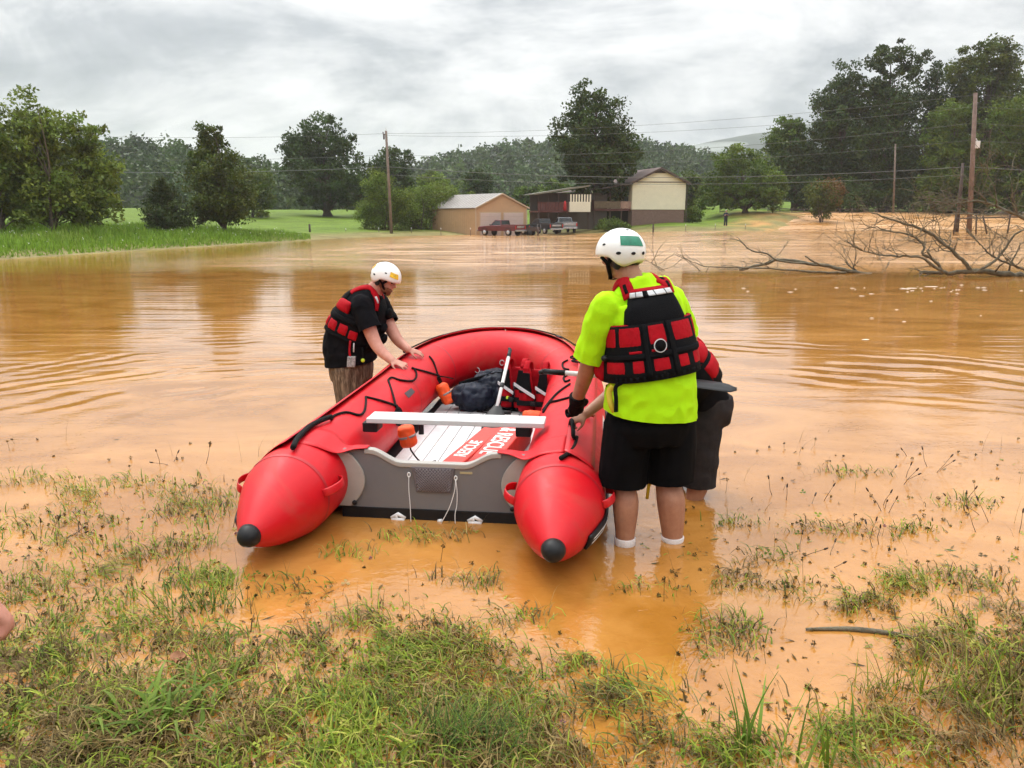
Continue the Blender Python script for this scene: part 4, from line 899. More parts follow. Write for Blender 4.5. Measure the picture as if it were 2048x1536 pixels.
# ------------------------------------------------------------------ inflatable boat
m_red = simple('red_coated_fabric', (0.56, 0.003, 0.010), 0.46, var=0.10, vscale=3.0, bump=0.03, bscale=180, spec=0.32)
def muddy(m, col, amount):
    """smears and flecks of drying silt on a coated surface"""
    nt = m.node_tree; N, L = nt.nodes, nt.links; b = N['Principled BSDF']; src = b.inputs['Base Color'].links[0].from_socket
    t = N.new('ShaderNodeTexCoord'); n = N.new('ShaderNodeTexNoise'); n.inputs['Scale'].default_value = 2.3; n.inputs['Detail'].default_value = 9; n.inputs['Roughness'].default_value = 0.72; n.inputs['Distortion'].default_value = 0.8
    L.new(t.outputs['Object'], n.inputs['Vector']); r = N.new('ShaderNodeMapRange'); r.inputs[1].default_value = 0.50; r.inputs[2].default_value = 0.74; r.inputs[3].default_value = 0; r.inputs[4].default_value = amount
    L.new(n.outputs['Fac'], r.inputs[0]); mx_ = N.new('ShaderNodeMixRGB'); L.new(r.outputs[0], mx_.inputs[0]); L.new(src, mx_.inputs[1]); mx_.inputs[2].default_value = (*col, 1); L.new(mx_.outputs[0], b.inputs['Base Color'])
    rr = N.new('ShaderNodeMath'); rr.operation = 'MULTIPLY_ADD'; L.new(r.outputs[0], rr.inputs[0]); rr.inputs[1].default_value = 0.6; rr.inputs[2].default_value = b.inputs['Roughness'].default_value; L.new(rr.outputs[0], b.inputs['Roughness'])
muddy(m_red, (0.36, 0.09, 0.06), 0.5)
m_redflap = simple('red_flap_fabric', (0.54, 0.004, 0.011), 0.45, var=0.12, vscale=5.0, bump=0.05, bscale=120)
m_seam = simple('glued_seam_red', (0.40, 0.008, 0.014), 0.5)
m_rubber = simple('black_rubber', (0.008, 0.008, 0.009), 0.5, var=0.3, vscale=20, spec=0.3)
m_rope = simple('black_rope', (0.008, 0.008, 0.008), 0.75, bump=0.6, bscale=160, spec=0.15)
m_grey = simple('grey_transom_paint', (0.150, 0.150, 0.156), 0.45, var=0.07, vscale=5, bump=0.03, bscale=40)
m_palegrey = simple('pale_grey_plastic', (0.36, 0.34, 0.31), 0.5, var=0.08, vscale=9)
m_alu = simple('brushed_aluminium', (0.74, 0.74, 0.74), 0.38, metal=0.35, var=0.12, vscale=6, bump=0.05, bscale=90)
m_whitealu = simple('white_aluminium', (0.60, 0.60, 0.59), 0.4, var=0.05, vscale=6)
m_white_plastic = simple('white_plastic', (0.75, 0.75, 0.74), 0.4)
m_whiteprint = simple('white_print', (0.78, 0.76, 0.73), 0.6)
m_blackcloth = simple('black_webbing', (0.006, 0.006, 0.007), 0.8, bump=0.4, bscale=220, spec=0.08)
m_orange = simple('orange_bag_fabric', (0.80, 0.085, 0.008), 0.6, var=0.12, vscale=18, bump=0.15, bscale=60)
m_silver = simple('reflective_silver_tape', (0.55, 0.55, 0.56), 0.4, var=0.15, vscale=30)
m_navy = simple('dark_navy_nylon', (0.008, 0.011, 0.022), 0.55, var=0.5, vscale=7, bump=0.5, bscale=25, spec=0.2)
m_vestred = simple('vest_red_nylon', (0.35, 0.003, 0.009), 0.7, var=0.2, vscale=14, bump=0.25, bscale=60, spec=0.12)
m_lime = simple('lime_plastic', (0.55, 0.75, 0.03), 0.5)

for m_, c_, a_ in ((m_grey, (0.26, 0.19, 0.13), .22), (m_alu, (0.48, 0.34, 0.22), .45), (m_whitealu, (0.6, 0.5, 0.4), .3)): muddy(m_, c_, a_)
BO = np.array([-0.470, 4.383, 0.0]); BH = rad(6.6)
BU = np.array([math.sin(BH), math.cos(BH), 0]); BV = np.array([math.cos(BH), -math.sin(BH), 0]); BZ = np.array([0, 0, 1.0])
def bw(u, v, h): return BO + BU * u + BV * v + BZ * h
half = [(-0.85, .77, .208, .040), (-0.815, .77, .208, .062), (-0.72, .77, .212, .118), (-0.60, .77, .220, .172), (-0.48, .77, .230, .214), (-0.36, .77, .240, .246), (-0.20, .77, .242, .253), (0.3, .77, .242, .253),
        (1.0, .77, .247, .253), (1.8, .77, .256, .253), (2.35, .76, .280, .253), (2.75, .70, .318, .25), (3.07, .56, .365, .246), (3.29, .35, .402, .243), (3.39, .12, .420, .242)]
ctrl = [(u, -v, h, r) for u, v, h, r in half] + [(u, v, h, r) for u, v, h, r in half[::-1]]
TC = catmull(np.array(ctrl), 9)
_seg = np.linalg.norm(np.diff(TC[:, :3], axis=0), axis=1); TL = np.concatenate([[0], np.cumsum(_seg)]); TL /= TL[-1]
def tube_frame(s):
    c = np.array([np.interp(s, TL, TC[:, k]) for k in range(4)])
    a = np.array([np.interp(max(s - .006, 0), TL, TC[:, k]) for k in range(3)]); b = np.array([np.interp(min(s + .006, 1), TL, TC[:, k]) for k in range(3)])
    t = b - a; T = BU * t[0] + BV * t[1] + BZ * t[2]; T /= np.linalg.norm(T)
    N = np.cross(BZ, T); N /= np.linalg.norm(N); B = np.cross(T, N)
    return bw(*c[:3]), c[3], T, N, B
def TS(s, th, off=0.0):
    """point on the tube: th degrees from the top, positive outboard"""
    c, r, T, N, B = tube_frame(s); q = rad(th)
    return c + (N * math.sin(q) + B * math.cos(q)) * (r + off)
def s_of(u, side):
    h = len(TC) // 2
    seg = TC[:h] if side < 0 else TC[h:][::-1]; tl = TL[:h] if side < 0 else TL[h:][::-1]
    return float(np.interp(u, seg[:, 0], tl))
boat = thing('inflatable_rescue_boat', bw(0, 0, 0), 'red inflatable rescue boat with grey transom and twin cone-ended tubes', 'boat')
def tube_mesh():
    ss = np.linspace(0, 1, 200); R = []
    for s in ss: R.append([TS(s, th) for th in np.linspace(0, 360, 40, endpoint=False)])
    mb = MB(); mb.rings(R); return mb
tube_o = tube_mesh().build('tube', m_red, boat)
tube_bvh = BVHTree.FromPolygons([Vector(v) for v in tube_mesh().V], tube_mesh().F)
def hit(px, py, off=0.0, bvh=None):
    d = Vector(ray(px, py)).normalized()
    loc, nor, _, _ = (bvh or tube_bvh).ray_cast(Vector(EYE), d, 60)
    k = 0
    while loc is None and k < 14:
        k += 1; d = Vector(ray(px, py + k)).normalized(); loc, nor, _, _ = (bvh or tube_bvh).ray_cast(Vector(EYE), d, 60)
    if loc is None:
        loc, nor, _, _ = (bvh or tube_bvh).find_nearest(at_y(px, py, 5.5))
    if nor.dot(d) > 0: nor = -nor
    return np.array(loc + nor * off)
def band(name, mat, s0, s1, t0, t1, off0, off1, parent, n=40, m=5, lift=None, thick=0.004):
    """a fabric strip lying on the tube between angles t0..t1, as a thin solid"""
    top = []; bot = []
    for i in range(n + 1):
        s = s0 + (s1 - s0) * i / n; rowt = []; rowb = []
        for j in range(m + 1):
            f = j / m; o = off0 + (off1 - off0) * f * f
            rowt.append(TS(s, t0 + (t1 - t0) * f, o + thick)); rowb.append(TS(s, t0 + (t1 - t0) * f, o))
        top.append(rowt + rowb[::-1])
    mb = MB(); mb.rings(top); return mb.build(name, mat, parent)
# seams where the panels are glued
for u, sd_ in ((-0.35, -1), (-0.35, 1), (0.02, -1), (0.02, 1), (1.9, -1), (1.9, 1), (2.95, -1), (2.95, 1)):
    s = s_of(u, sd_); mb = MB(); R = []
    for ds in (-0.0012, 0.0012): R.append([TS(s + ds, th, 0.0016) for th in np.linspace(0, 360, 40, endpoint=False)])
    mb.rings(R, True, False); mb.build('seam', m_seam, boat)
# black end caps on the cones
for sd_ in (-1, 1):
    s_tip = 0.0 if sd_ < 0 else 1.0; c, r, Tt, N, B = tube_frame(s_tip); ax = -BU
    R = [[c + BU * d + (BV * math.cos(a) + BZ * math.sin(a)) * q for a in np.linspace(0, 2 * math.pi, 24, endpoint=False)] for d, q in ((0.028, .058), (0.026, .062), (0.0, .055), (-0.022, .045), (-0.036, .028), (-0.041, .006))]
    MB().rings(R).build('cone_cap', m_rubber, boat)
# lacing flaps along the top and round the bow
band('lacing_flap', m_redflap, s_of(-0.22, -1), 0.5 - 0.0005, 50, 9, 0.002, 0.030, boat, 90)
band('lacing_flap', m_redflap, 0.5 + 0.0005, s_of(-0.22, 1), 46, 4, 0.002, 0.030, boat, 90)
# rubbing strakes on the outside with the pale double line
for sd_ in (-1, 1):
    a, b = s_of(-0.62, sd_), s_of(1.9, sd_)
    st = band('rub_strake', m_rubber, min(a, b), max(a, b), 96, 122, 0.003, 0.003, boat, 60, 5, thick=0.016)
    for t_ in (104, 112):
        a, b = s_of(-0.58, sd_), s_of(-0.22, sd_)
        band('strake_line', m_whiteprint, min(a, b), max(a, b), t_, t_ + 3, 0.0205, 0.0205, st, 16, 2, thick=0.001)
    # outboard white lettering band, read only as pale strokes from here
    for k in range(15):
        u0 = 0.36 + k * 0.062
        a, b = s_of(u0, sd_), s_of(u0 + (0.036 if k % 3 else 0.044), sd_)
        band('hull_marking', m_whiteprint, min(a, b), max(a, b), 66, 84 if k % 4 else 78, 0.0022, 0.0022, boat, 2, 4, thick=0.001)
# carry handles by the cones
def loop_handle(s, th, half_s, rise, wid, mat, name='carry_handle'):
    P = []
    for f in np.linspace(-1, 1, 13):
        P.append(TS(s + f * half_s, th, 0.004 + rise * (1 - f * f) ** 0.6))
    c, r, T_, N, B = tube_frame(s); q = rad(th); side = -N * math.cos(q) + B * math.sin(q)
    mb = MB(); mb.tube(P, wid, 8, True, 0.10, side=side); return mb.build(name, mat, boat)
ds_ = 0.10 / 8.4
for sd_ in (-1, 1):
    loop_handle(s_of(-0.29, sd_), -78, ds_, 0.055, 0.024, m_redflap)
    loop_handle(s_of(-0.29, sd_), 78, ds_, 0.05, 0.024, m_redflap)
# transom: profile in the v-h plane, extruded along u
def transom():
    vs = np.linspace(-0.55, 0.55, 41)
    top = 0.425 - 0.075 * sstep(0.38, 0.19, np.abs(vs + 0.0)) 
    mb = MB(); R = []
    for v, t in zip(vs, top): R.append([bw(-0.018, v, 0.065), bw(0.018, v, 0.065), bw(0.018, v, t), bw(-0.018, v, t)])
    mb.rings(R); tr = mb.build('transom', m_grey, boat, False, 0.003)
    mb = MB(); R = []
    for v, t in zip(vs, top):
        if abs(v) < 0.44: R.append([bw(-0.026, v, t - 0.022), bw(0.026, v, t - 0.022), bw(0.026, v, t + 0.010), bw(-0.026, v, t + 0.010)])
    mb.rings(R); mb.build('transom_trim', m_palegrey, tr, False, 0.006)
    mb = MB(); mb.par(bw(-0.024, -0.565, -0.03), BU * 0.05, BV * 1.13, BZ * 0.098); mb.build('bottom_strip', m_rubber, tr, False, 0.004)
    # motor pad with its raised diamond grid
    def pv(f, g): return bw(-0.030, -0.128 + 0.265 * f + (0.028 if f < .5 else -0.028) * g * abs(2 * f - 1), 0.335 - 0.155 * g)
    mb = MB(); fr = [pv(0, 0), pv(1, 0), pv(1, 1), pv(0, 1)]
    mb.add([p + BU * 0.012 for p in fr] + [p for p in fr], [(0, 1, 2, 3), (7, 6, 5, 4), (0, 4, 5, 1), (1, 5, 6, 2), (2, 6, 7, 3), (3, 7, 4, 0)])
    pad = mb.build('motor_pad', simple('motor_pad_grey', (0.115, 0.10, 0.108), 0.5), tr, False, 0.004)
    mb = MB()
    for k in range(-9, 22):
        for dirn in (1, -1):
            a0 = k / 13.0 if dirn > 0 else k / 13.0; P = []
            for g in np.linspace(0.04, 0.96, 9):
                f = a0 + dirn * (g - 0.5) * 0.62 + (0.0 if dirn > 0 else 0.02)
                if 0.03 < f < 0.97: P.append(pv(f, g) - BU * 0.0015)
            if len(P) > 1: mb.tube([P[0], P[-1]], 0.0022, 4)
    mb.build('grip_ribs', simple('motor_pad_ribs', (0.20, 0.175, 0.185), 0.5), pad)
    # pale corner brackets between transom and tubes
    for sd_ in (-1, 1):
        mb = MB(); R = []
        for f in np.linspace(0, 1, 14):
            h = 0.075 + 0.335 * f; q = (h - 0.242) / 0.253
            vin = 0.77 - 0.253 * math.sqrt(max(1 - q * q, 0.02)); w = 0.075 + 0.03 * math.sin(f * math.pi)
            R.append([bw(-0.036, sd_ * (vin - w), h), bw(-0.020, sd_ * (vin - w), h), bw(-0.020, sd_ * (vin + 0.02), h), bw(-0.036, sd_ * (vin + 0.02), h)])
        mb.rings(R); br = mb.build('corner_bracket', m_palegrey, tr, True, 0.004)
        mb = MB(); mb.tube([bw(-0.045, sd_ * 0.48, 0.10), bw(-0.030, sd_ * 0.48, 0.10)], 0.014, 12); mb.build('bolt', m_rubber, br)
        # red fabric wing flowing from the tube onto the top of the transom end
        af = catmull([TS(s_of(-0.16, sd_), 4, .004), TS(s_of(-0.15, sd_), -24, .004), bw(-0.10, sd_ * .56, .425), bw(-0.055, sd_ * .47, .437), bw(-0.03, sd_ * .39, .440)], 5)
        fo_ = catmull([TS(s_of(0.20, sd_), 4, .003), TS(s_of(0.17, sd_), -24, .003), bw(0.10, sd_ * .56, .418), bw(0.05, sd_ * .47, .434), bw(0.03, sd_ * .39, .440)], 5)
        R = []
        for k_, (a_, b_) in enumerate(zip(af, fo_)):
            row = [a_ * (1 - g) + b_ * g for g in np.linspace(0, 1, 7)]; R.append([p + BZ * .004 for p in row] + row[::-1])
        MB().rings(R).build('corner_wing', m_red, tr, True)
    # small name plate, towing eyes and drain cords
    mb = MB(); mb.par(bw(-0.021, 0.165, 0.300), BV * 0.075, BZ * 0.013, BU * 0.004); mb.build('plate', simple('brass_plate', (0.42, 0.36, 0.20), 0.4), tr, False)
    for v in (-0.215, 0.255):
        mb = MB(); mb.tube([bw(-0.03, v - 0.045, 0.01), bw(-0.03, v, 0.034), bw(-0.03, v + 0.045, 0.01)], [0.008, 0.013, 0.008], 8)
        mb.tube([bw(-0.03, v - 0.04, 0.0), bw(-0.034, v + 0.04, 0.0)], 0.012, 8)
        mb.tube([bw(-0.028, v - 0.012, -0.01), bw(-0.036, v - 0.008, 0.030)], 0.008, 6)
        mb.build('drain_fitting', m_white_plastic, tr)
    mb = MB(); mb.tube([bw(-0.03, 0.03, 0.0), bw(-0.035, 0.055, 0.006)], 0.012, 8); mb.build('drain_fitting', m_white_plastic, tr)
    for pts in ([(-.142, .278), (-.142, .20), (-.134, .10), (-.130, -.01)], [(.141, .268), (.135, .20), (.105, .10), (.055, .0)], [(.141, .268), (.150, .20), (.150, .12), (.140, .06), (.142, .005)]):
        mb = MB(); mb.tube(catmull([bw(-0.030 - 0.010 * k, v, h) for k, (v, h) in enumerate(pts)], 5), 0.0024, 6); mb.build('cord', m_white_plastic, tr)
    for v, h in ((-.142, .285), (.141, .275)):
        mb = MB(); R = [bw(-0.028, v + 0.008 * math.cos(a), h + 0.013 * math.sin(a)) for a in np.linspace(0, 2 * math.pi, 13)]
        mb.tube(R, 0.004, 6); mb.build('eyelet', m_white_plastic, tr)
transom()
# floor boards
for k in range(9):
    v0 = -0.50 + k * 0.111
    l = 2.88 - 0.9 * abs(v0 + 0.055) ** 1.5
    mb = MB(); mb.par(bw(0.03, v0, 0.055), BU * l, BV * 0.106, BZ * 0.012); mb.build('floor_board', m_alu, boat, False, 0.003)
mb = MB()
for q in np.linspace(0, 1, 26):
    pass
hullv = []
for i in range(24):
    u = 0.02 + 3.26 * i / 23; w = float(np.interp(u, [0, 1.95, 2.35, 2.75, 3.05, 3.32], [.62, .62, .60, .54, .40, .14])); hz_ = float(np.interp(u, [0, 2.5, 3.35], [0.02, 0.02, 0.22]))
    hullv.append([bw(u, -w, hz_ + .02), bw(u, 0, hz_ - 0.02), bw(u, w, hz_ + .02)])
MB().rings(hullv, False, False).build('hull_bottom', m_rubber, boat)
# stringer clamps along the floor edges
for sd_ in (-1, 1):
    mb = MB(); mb.tube([bw(0.10, sd_ * 0.47, 0.085), bw(0.42, sd_ * 0.47, 0.085)], 0.016, 8); mb.build('floor_stringer', m_alu, boat)
# bench board across the tubes, on two mounting blocks
zb = 0.505
mb = MB(); mb.par(bw(0.36, -0.515, zb - 0.018), BU * 0.185, BV * 1.15, BZ * 0.034); bench = mb.build('bench_board', m_whitealu, boat, False, 0.006)
for k in range(1, 4):
    mb = MB(); mb.par(bw(0.36 + 0.185 * k / 4 - 0.002, -0.51, zb + 0.0162), BU * 0.004, BV * 1.14, BZ * 0.0016); mb.build('bench_rib', m_alu, bench, False)
for v in (-0.50, 0.50):
    mb = MB(); mb.par(bw(0.38, v - 0.05, zb - 0.085), BU * 0.14, BV * 0.10, BZ * 0.066); mb.build('bench_bracket', m_rubber, bench, False, 0.01)
# ropes traced over the tube
def rope(pts, r=0.0085, off=0.010, name='grab_rope', mat=None, n=5, parent=None):
    P = [hit(a, b, off) for a, b in pts]; mb = MB(); mb.tube(catmull(P, n), r, 7); return mb.build(name, mat or m_rope, parent or boat)
rope([(586, 905), (595, 887), (618, 864), (642, 850), (662, 842)], 0.017, 0.030, 'rope_handle')
rope([(662, 842), (670, 833), (692, 827), (716, 832), (727, 825), (731, 806), (731, 796)])
rope([(731, 796), (760, 803), (789, 812)])
rope([(789, 812), (785, 793), (776, 762)])
rope([(776, 762), (783, 757), (800, 762), (824, 763), (832, 752), (828, 740), (823, 737)])
rope([(823, 738), (848, 744), (874, 751)])
rope([(874, 751), (866, 726), (858, 714)])
rope([(789, 812), (797, 824), (806, 838)], 0.013, 0.012)
rope([(874, 751), (881, 768), (885, 785)], 0.013, 0.012)
def srope(s0, s1, th0, th1, r=0.006, sag=0.0, n=14):
    MB().tube([TS(s0 + (s1 - s0) * f, th0 + (th1 - th0) * f + sag * math.sin(f * math.pi), 0.036) for f in np.linspace(0, 1, n)], r, 7).build('grab_rope', m_rope, boat)
BS = [s_of(2.65, -1), s_of(3.18, -1), 0.5, s_of(3.18, 1), s_of(2.85, 1), s_of(2.58, 1)]
for a_, b_ in zip(BS[:-1], BS[1:]): srope(a_, b_, 22, 22, 0.007, -6)
for s_ in BS:
    c_, r_, T_, N_, B_ = tube_frame(s_); p_ = TS(s_, 22, 0.020); MB().par(p_ - T_ * 0.035 - N_ * 0.02, T_ * 0.07, N_ * 0.04, B_ * 0.022).build('rope_clamp', m_rubber, boat, False, 0.006)
srope(s_of(2.58, 1), s_of(2.4, 1), 22, 4, 0.0085, -20); srope(s_of(2.4, 1), s_of(2.25, 1), 4, 22, 0.0085, -18)
rope([(1136, 722), (1126, 728), (1128, 738), (1138, 741)]); rope([(1136, 752), (1128, 757), (1131, 765), (1140, 762)])
rope([(1140, 770), (1118, 786), (1100, 806), (1088, 822)]); rope([(1140, 797), (1118, 803), (1100, 808), (1088, 826)])
rope([(1121, 921), (1135, 912), (1146, 898), (1152, 880)], 0.013, 0.014, 'rope_handle')
P = [hit(1152, 880, 0.016), bw(0.04, 0.83, 0.535), bw(0.08, 0.825, 0.572), bw(0.13, 0.82, 0.592), bw(0.22, 0.81, 0.585), bw(0.32, 0.80, 0.540), bw(0.38, 0.795, 0.500)]
MB().tube(catmull(P, 5), 0.0125, 8).build('rope_handle', m_rope, boat)
# black square patch, valves and D rings on the inside of the tube
def patch(corners, mat, name, off=0.003, n=6, parent=None):
    c = [np.array(q, float) for q in corners]; G = []
    for i in range(n + 1):
        row = []
        for j in range(n + 1):
            f, g = i / n, j / n; q = c[0] * (1 - f) * (1 - g) + c[1] * f * (1 - g) + c[2] * f * g + c[3] * (1 - f) * g
            row.append(hit(q[0], q[1], off))
        G.append(row)
    mb = MB(); mb.rings(G, False, False); return mb.build(name, mat, parent or boat)
patch([(808, 787), (822, 776), (830, 784), (817, 797)], simple('grey_patch', (0.06, 0.055, 0.06), 0.6), 'mount_patch')
def valve(px, py, r):
    c = hit(px, py, 0.004); n_ = hit(px, py, 0.03) - c; n_ /= np.linalg.norm(n_)
    mb = MB(); mb.tube([c - n_ * 0.005, c + n_ * 0.010, c + n_ * 0.013], [r, r, r * 0.5], 14); return mb.build('air_valve', simple('valve_grey', (0.16, 0.13, 0.12), 0.5), boat)
valve(932, 762, 0.036)
for a, b in ((1004, 725), (954, 740), (1049, 740)):
    c = hit(a, b, 0.006); mb = MB(); mb.tube([c + BV * 0.022 * math.cos(t) + BZ * 0.026 * math.sin(t) for t in np.linspace(0, 2 * math.pi, 13)], 0.0045, 6); mb.build('d_ring', m_silver, boat)
# ------------------------------------------------------------------ things lying in the boat
def lettering(txt, size, origin, ax, ay, mat, name, parent, squash=1.0):
    cu = bpy.data.curves.new('t', 'FONT'); cu.body = txt; cu.size = size; cu.extrude = 0.0008; cu.offset = 0.002
    to = bpy.data.objects.new('t', cu); C.objects.link(to)
    dg = bpy.context.evaluated_depsgraph_get(); me = bpy.data.meshes.new_from_object(to.evaluated_get(dg))
    bpy.data.objects.remove(to); bpy.data.curves.remove(cu)
    ax, ay = np.array(ax, float), np.array(ay, float); az = np.cross(ax, ay)
    for v in me.vertices:
        v.co = Vector(np.array(origin) + ax * v.co.x * squash + ay * v.co.y + az * v.co.z)
    me.materials.clear(); return link_mesh(name, me, mat, parent, False)
m_bagred = simple('red_foam_cover', (0.66, 0.055, 0.040), 0.55, var=0.12, vscale=9, bump=0.1, bscale=50)
def rescue_bag(label, v0, u0, ang, w, h, L_, txt, flip, size, toff, woff):
    A = BU * math.cos(ang) + BV * math.sin(ang); B = BV * math.cos(ang) - BU * math.sin(ang)
    o = bw(u0, v0, 0.070)
    t = thing('rescue_board', o, label, 'rescue board', 'red rescue boards in the boat')
    MB().par(o, A * L_, B * w, BZ * h).build('foam_body', m_bagred, t, False, 0.012)
    top = o + BZ * (h + 0.0012)
    if not flip: lettering(txt, size, top + A * toff + B * (w - woff), A, -B, m_whiteprint, 'lettering', t, 0.92)
    else: lettering(txt, size, top + A * toff + B * woff, -A, B, m_whiteprint, 'lettering', t, 0.92)
    return t
rescue_bag('long red rescue board lettered RESCUE, lower of the two on the boat floor', -0.13, 0.30, rad(9.5), 0.15, 0.10, 1.25, 'RESCUE', False, 0.125, 0.44, 0.028)
rescue_bag('taller red rescue board lettered & RESCUE, nearer the gloved hand', 0.135, 0.30, rad(6.5), 0.185, 0.185, 1.20, '& RESCUE', True, 0.165, 0.90, 0.030)

def solidify(name, mb, mat, parent, voxel=0.012, smooth=6, fac=0.6, wr=0.0, wscale=8.0, seed=0, cut=None, ridged=False, stretch=(1, 1, 1)):
    """fuse overlapping closed shapes into one smooth surface, then wrinkle it"""
    me = bpy.data.meshes.new(name); me.from_pydata(mb.V, [], mb.F); me.update()
    o = bpy.data.objects.new(name, me); C.objects.link(o)
    r = o.modifiers.new('r', 'REMESH'); r.mode = 'VOXEL'; r.voxel_size = voxel; r.use_smooth_shade = True
    if smooth:
        sm = o.modifiers.new('s', 'SMOOTH'); sm.iterations = smooth; sm.factor = fac
    dg = bpy.context.evaluated_depsgraph_get(); out = bpy.data.meshes.new_from_object(o.evaluated_get(dg))
    bpy.data.objects.remove(o); bpy.data.meshes.remove(me)
    if cut:
        bm = bmesh.new(); bm.from_mesh(out)
        for P_, n_, R_ in cut:
            P_ = Vector(P_); fs = [f for f in bm.faces if (f.calc_center_median() - P_).length < R_]
            g_ = set(fs); [g_.update(f.verts) for f in fs]; [g_.update(f.edges) for f in fs]
            bmesh.ops.bisect_plane(bm, geom=list(g_), plane_co=P_, plane_no=Vector(n_).normalized(), clear_outer=True)
        seen = set(); best = []
        for v in bm.verts:
            if v in seen: continue
            comp = [v]; seen.add(v); k_ = 0
            while k_ < len(comp):
                for e_ in comp[k_].link_edges:
                    w_ = e_.other_vert(comp[k_])
                    if w_ not in seen: seen.add(w_); comp.append(w_)
                k_ += 1
            if len(comp) > len(best): best = comp
        keep = set(best); bmesh.ops.delete(bm, geom=[v for v in bm.verts if v not in keep], context='VERTS')
        bm.to_mesh(out); bm.free(); out.update()
    if wr:
        n = len(out.vertices); nor = np.empty(n * 3); out.vertices.foreach_get('normal', nor); nor = nor.reshape(-1, 3)
        co = np.empty(n * 3); out.vertices.foreach_get('co', co); co = co.reshape(-1, 3)
        st = np.array(stretch) * wscale
        d = np.array([noise.noise(Vector(c * st + seed * 3.7)) + 0.5 * noise.noise(Vector(c * st * 2.3 + seed)) for c in co])
        if ridged: d = 1 - 2 * np.abs(d)
        co = co + nor * (d * wr)[:, None]; out.vertices.foreach_set('co', co.ravel()); out.update()
    out.materials.clear(); return link_mesh(name, out, mat, parent, True)
def bvh_of(o):
    me = o.data; return BVHTree.FromPolygons([v.co.copy() for v in me.vertices], [tuple(p.vertices) for p in me.polygons])

# dark duffel bag
t = thing('duffel_bag', bw(2.60, -0.10, 0.07), 'dark navy crumpled duffel bag on the boat floor beside the upright paddle', 'bag')
mb = MB(); mb.ball(bw(2.48, -0.17, 0.18), BV * 0.20, BU * 0.15, BZ * 0.12); mb.ball(bw(2.66, 0.0, 0.21), BV * 0.23, BU * 0.16, BZ * 0.16); mb.ball(bw(2.58, 0.14, 0.17), BV * 0.15, BU * 0.15, BZ * 0.12)
mb.ball(bw(2.80, -0.02, 0.22), BV * 0.2, BU * 0.15, BZ * 0.15)
bag = solidify('bag_body', mb, m_navy, t, 0.014, 5, 0.6, 0.030, 9, 2, ridged=True)
mb = MB(); mb.tube(catmull([bw(2.48, -0.30, 0.30), bw(2.56, -0.12, 0.345), bw(2.62, 0.08, 0.375), bw(2.58, 0.22, 0.29)], 6), 0.018, 6, True, 0.25, side=(0, 0, 1)); mb.build('strap', m_blackcloth, t)
for k, pts in enumerate(([(2.41, -.06, .075), (2.39, .02, .085), (2.42, .10, .075), (2.39, .17, .085), (2.43, .24, .075)], [(2.22, .02, .075), (2.35, .05, .078), (2.33, .13, .08), (2.37, .2, .078)], [(2.37, -.12, .074), (2.32, .0, .08), (2.35, .07, .076)])):
    mb = MB(); mb.tube(catmull([bw(*p) for p in pts], 6), 0.006, 6); mb.build('cord', m_rope, t)
mb = MB(); mb.ball(bw(2.40, 0.155, 0.20), 0.018); mb.build('toggle', m_lime, t)

# life vests standing in the boat
def boat_vest(label, c, yaw, lean):
    c = np.array(c, float); A = BV * math.cos(yaw) + BU * math.sin(yaw); D = BU * math.cos(yaw) - BV * math.sin(yaw)
    U = BZ * math.cos(lean) + D * math.sin(lean); Fd = D * math.cos(lean) - BZ * math.sin(lean)
    q = lambda a, d, u: c + A * a * 0.80 + Fd * d + U * u
    t = thing('life_vest', q(0, 0, 0), label, 'life vest', 'life vests lying in the boat')
    for sgn in (-1, 1):
        mb = MB()
        R = []
        for f in np.linspace(0, 1, 10):
            w = np.interp(f, [0, .45, .7, 1], [.085, .085, .06, .038]); th = np.interp(f, [0, .1, .8, 1], [.03, .05, .045, .02]); a0 = sgn * np.interp(f, [0, .6, 1], [.095, .095, .105])
            R.append([q(a0 + w * math.cos(x), th * math.sin(x), 0.03 + 0.40 * f) for x in np.linspace(0, 2 * math.pi, 14, endpoint=False)])
        mb.rings(R); pn = solidify('front_panel', mb, m_vestred, t, 0.010, 3, 0.5, 0.008, 16, sgn)
        R = []
        for f in np.linspace(0.42, 0.86, 6):
            w = np.interp(f, [0, .45, .7, 1], [.070, .070, .048, .03]); a0 = sgn * 0.097
            R.append([q(a0 + w * x, -(0.050 + 0.004), 0.03 + 0.40 * f) for x in np.linspace(-1, 1, 5)] + [q(a0 + w * x, -0.02, 0.03 + 0.40 * f) for x in np.linspace(1, -1, 5)])
        MB().rings(R).build('chest_pad', m_blackcloth, pn, True, 0.004)
        mb = MB(); mb.par(q(sgn * .097 - 0.078, -0.062, 0.235), A * 0.155 - U * 0.085, U * 0.030, Fd * 0.012); mb.build('reflective_strip', m_silver, pn, False, 0.003)
        mb = MB(); mb.tube(catmull([q(sgn * .105, -0.03, .40), q(sgn * .10, 0.02, .47), q(sgn * .095, 0.09, .45), q(sgn * .09, .12, .36)], 5), 0.028, 8, True, 0.35, side=tuple(A)); mb.build('shoulder_strap', m_vestred, t)
    mb = MB(); R = [[q(.16 * math.cos(x), 0.13 + .035 * math.sin(x), h) for x in np.linspace(0, 2 * math.pi, 16, endpoint=False)] for h in np.linspace(0.02, 0.40, 6)]
    mb.rings(R); solidify('back_panel', mb, m_vestred, t, 0.012, 4, 0.5, 0.006, 14, 5)
    mb = MB(); mb.par(q(-.185, -0.066, .085), A * .37, U * .045, Fd * .20); mb.build('waist_belt', m_blackcloth, t, False, 0.008)
    mb = MB(); mb.par(q(-.02, -0.080, .088), A * .04, U * .038, Fd * .015); mb.build('buckle', m_rubber, t, False, 0.005)
    return t
boat_vest('red life vest with black chest, next to the dark duffel bag', bw(2.42, 0.20, 0.075), rad(-14), rad(10))
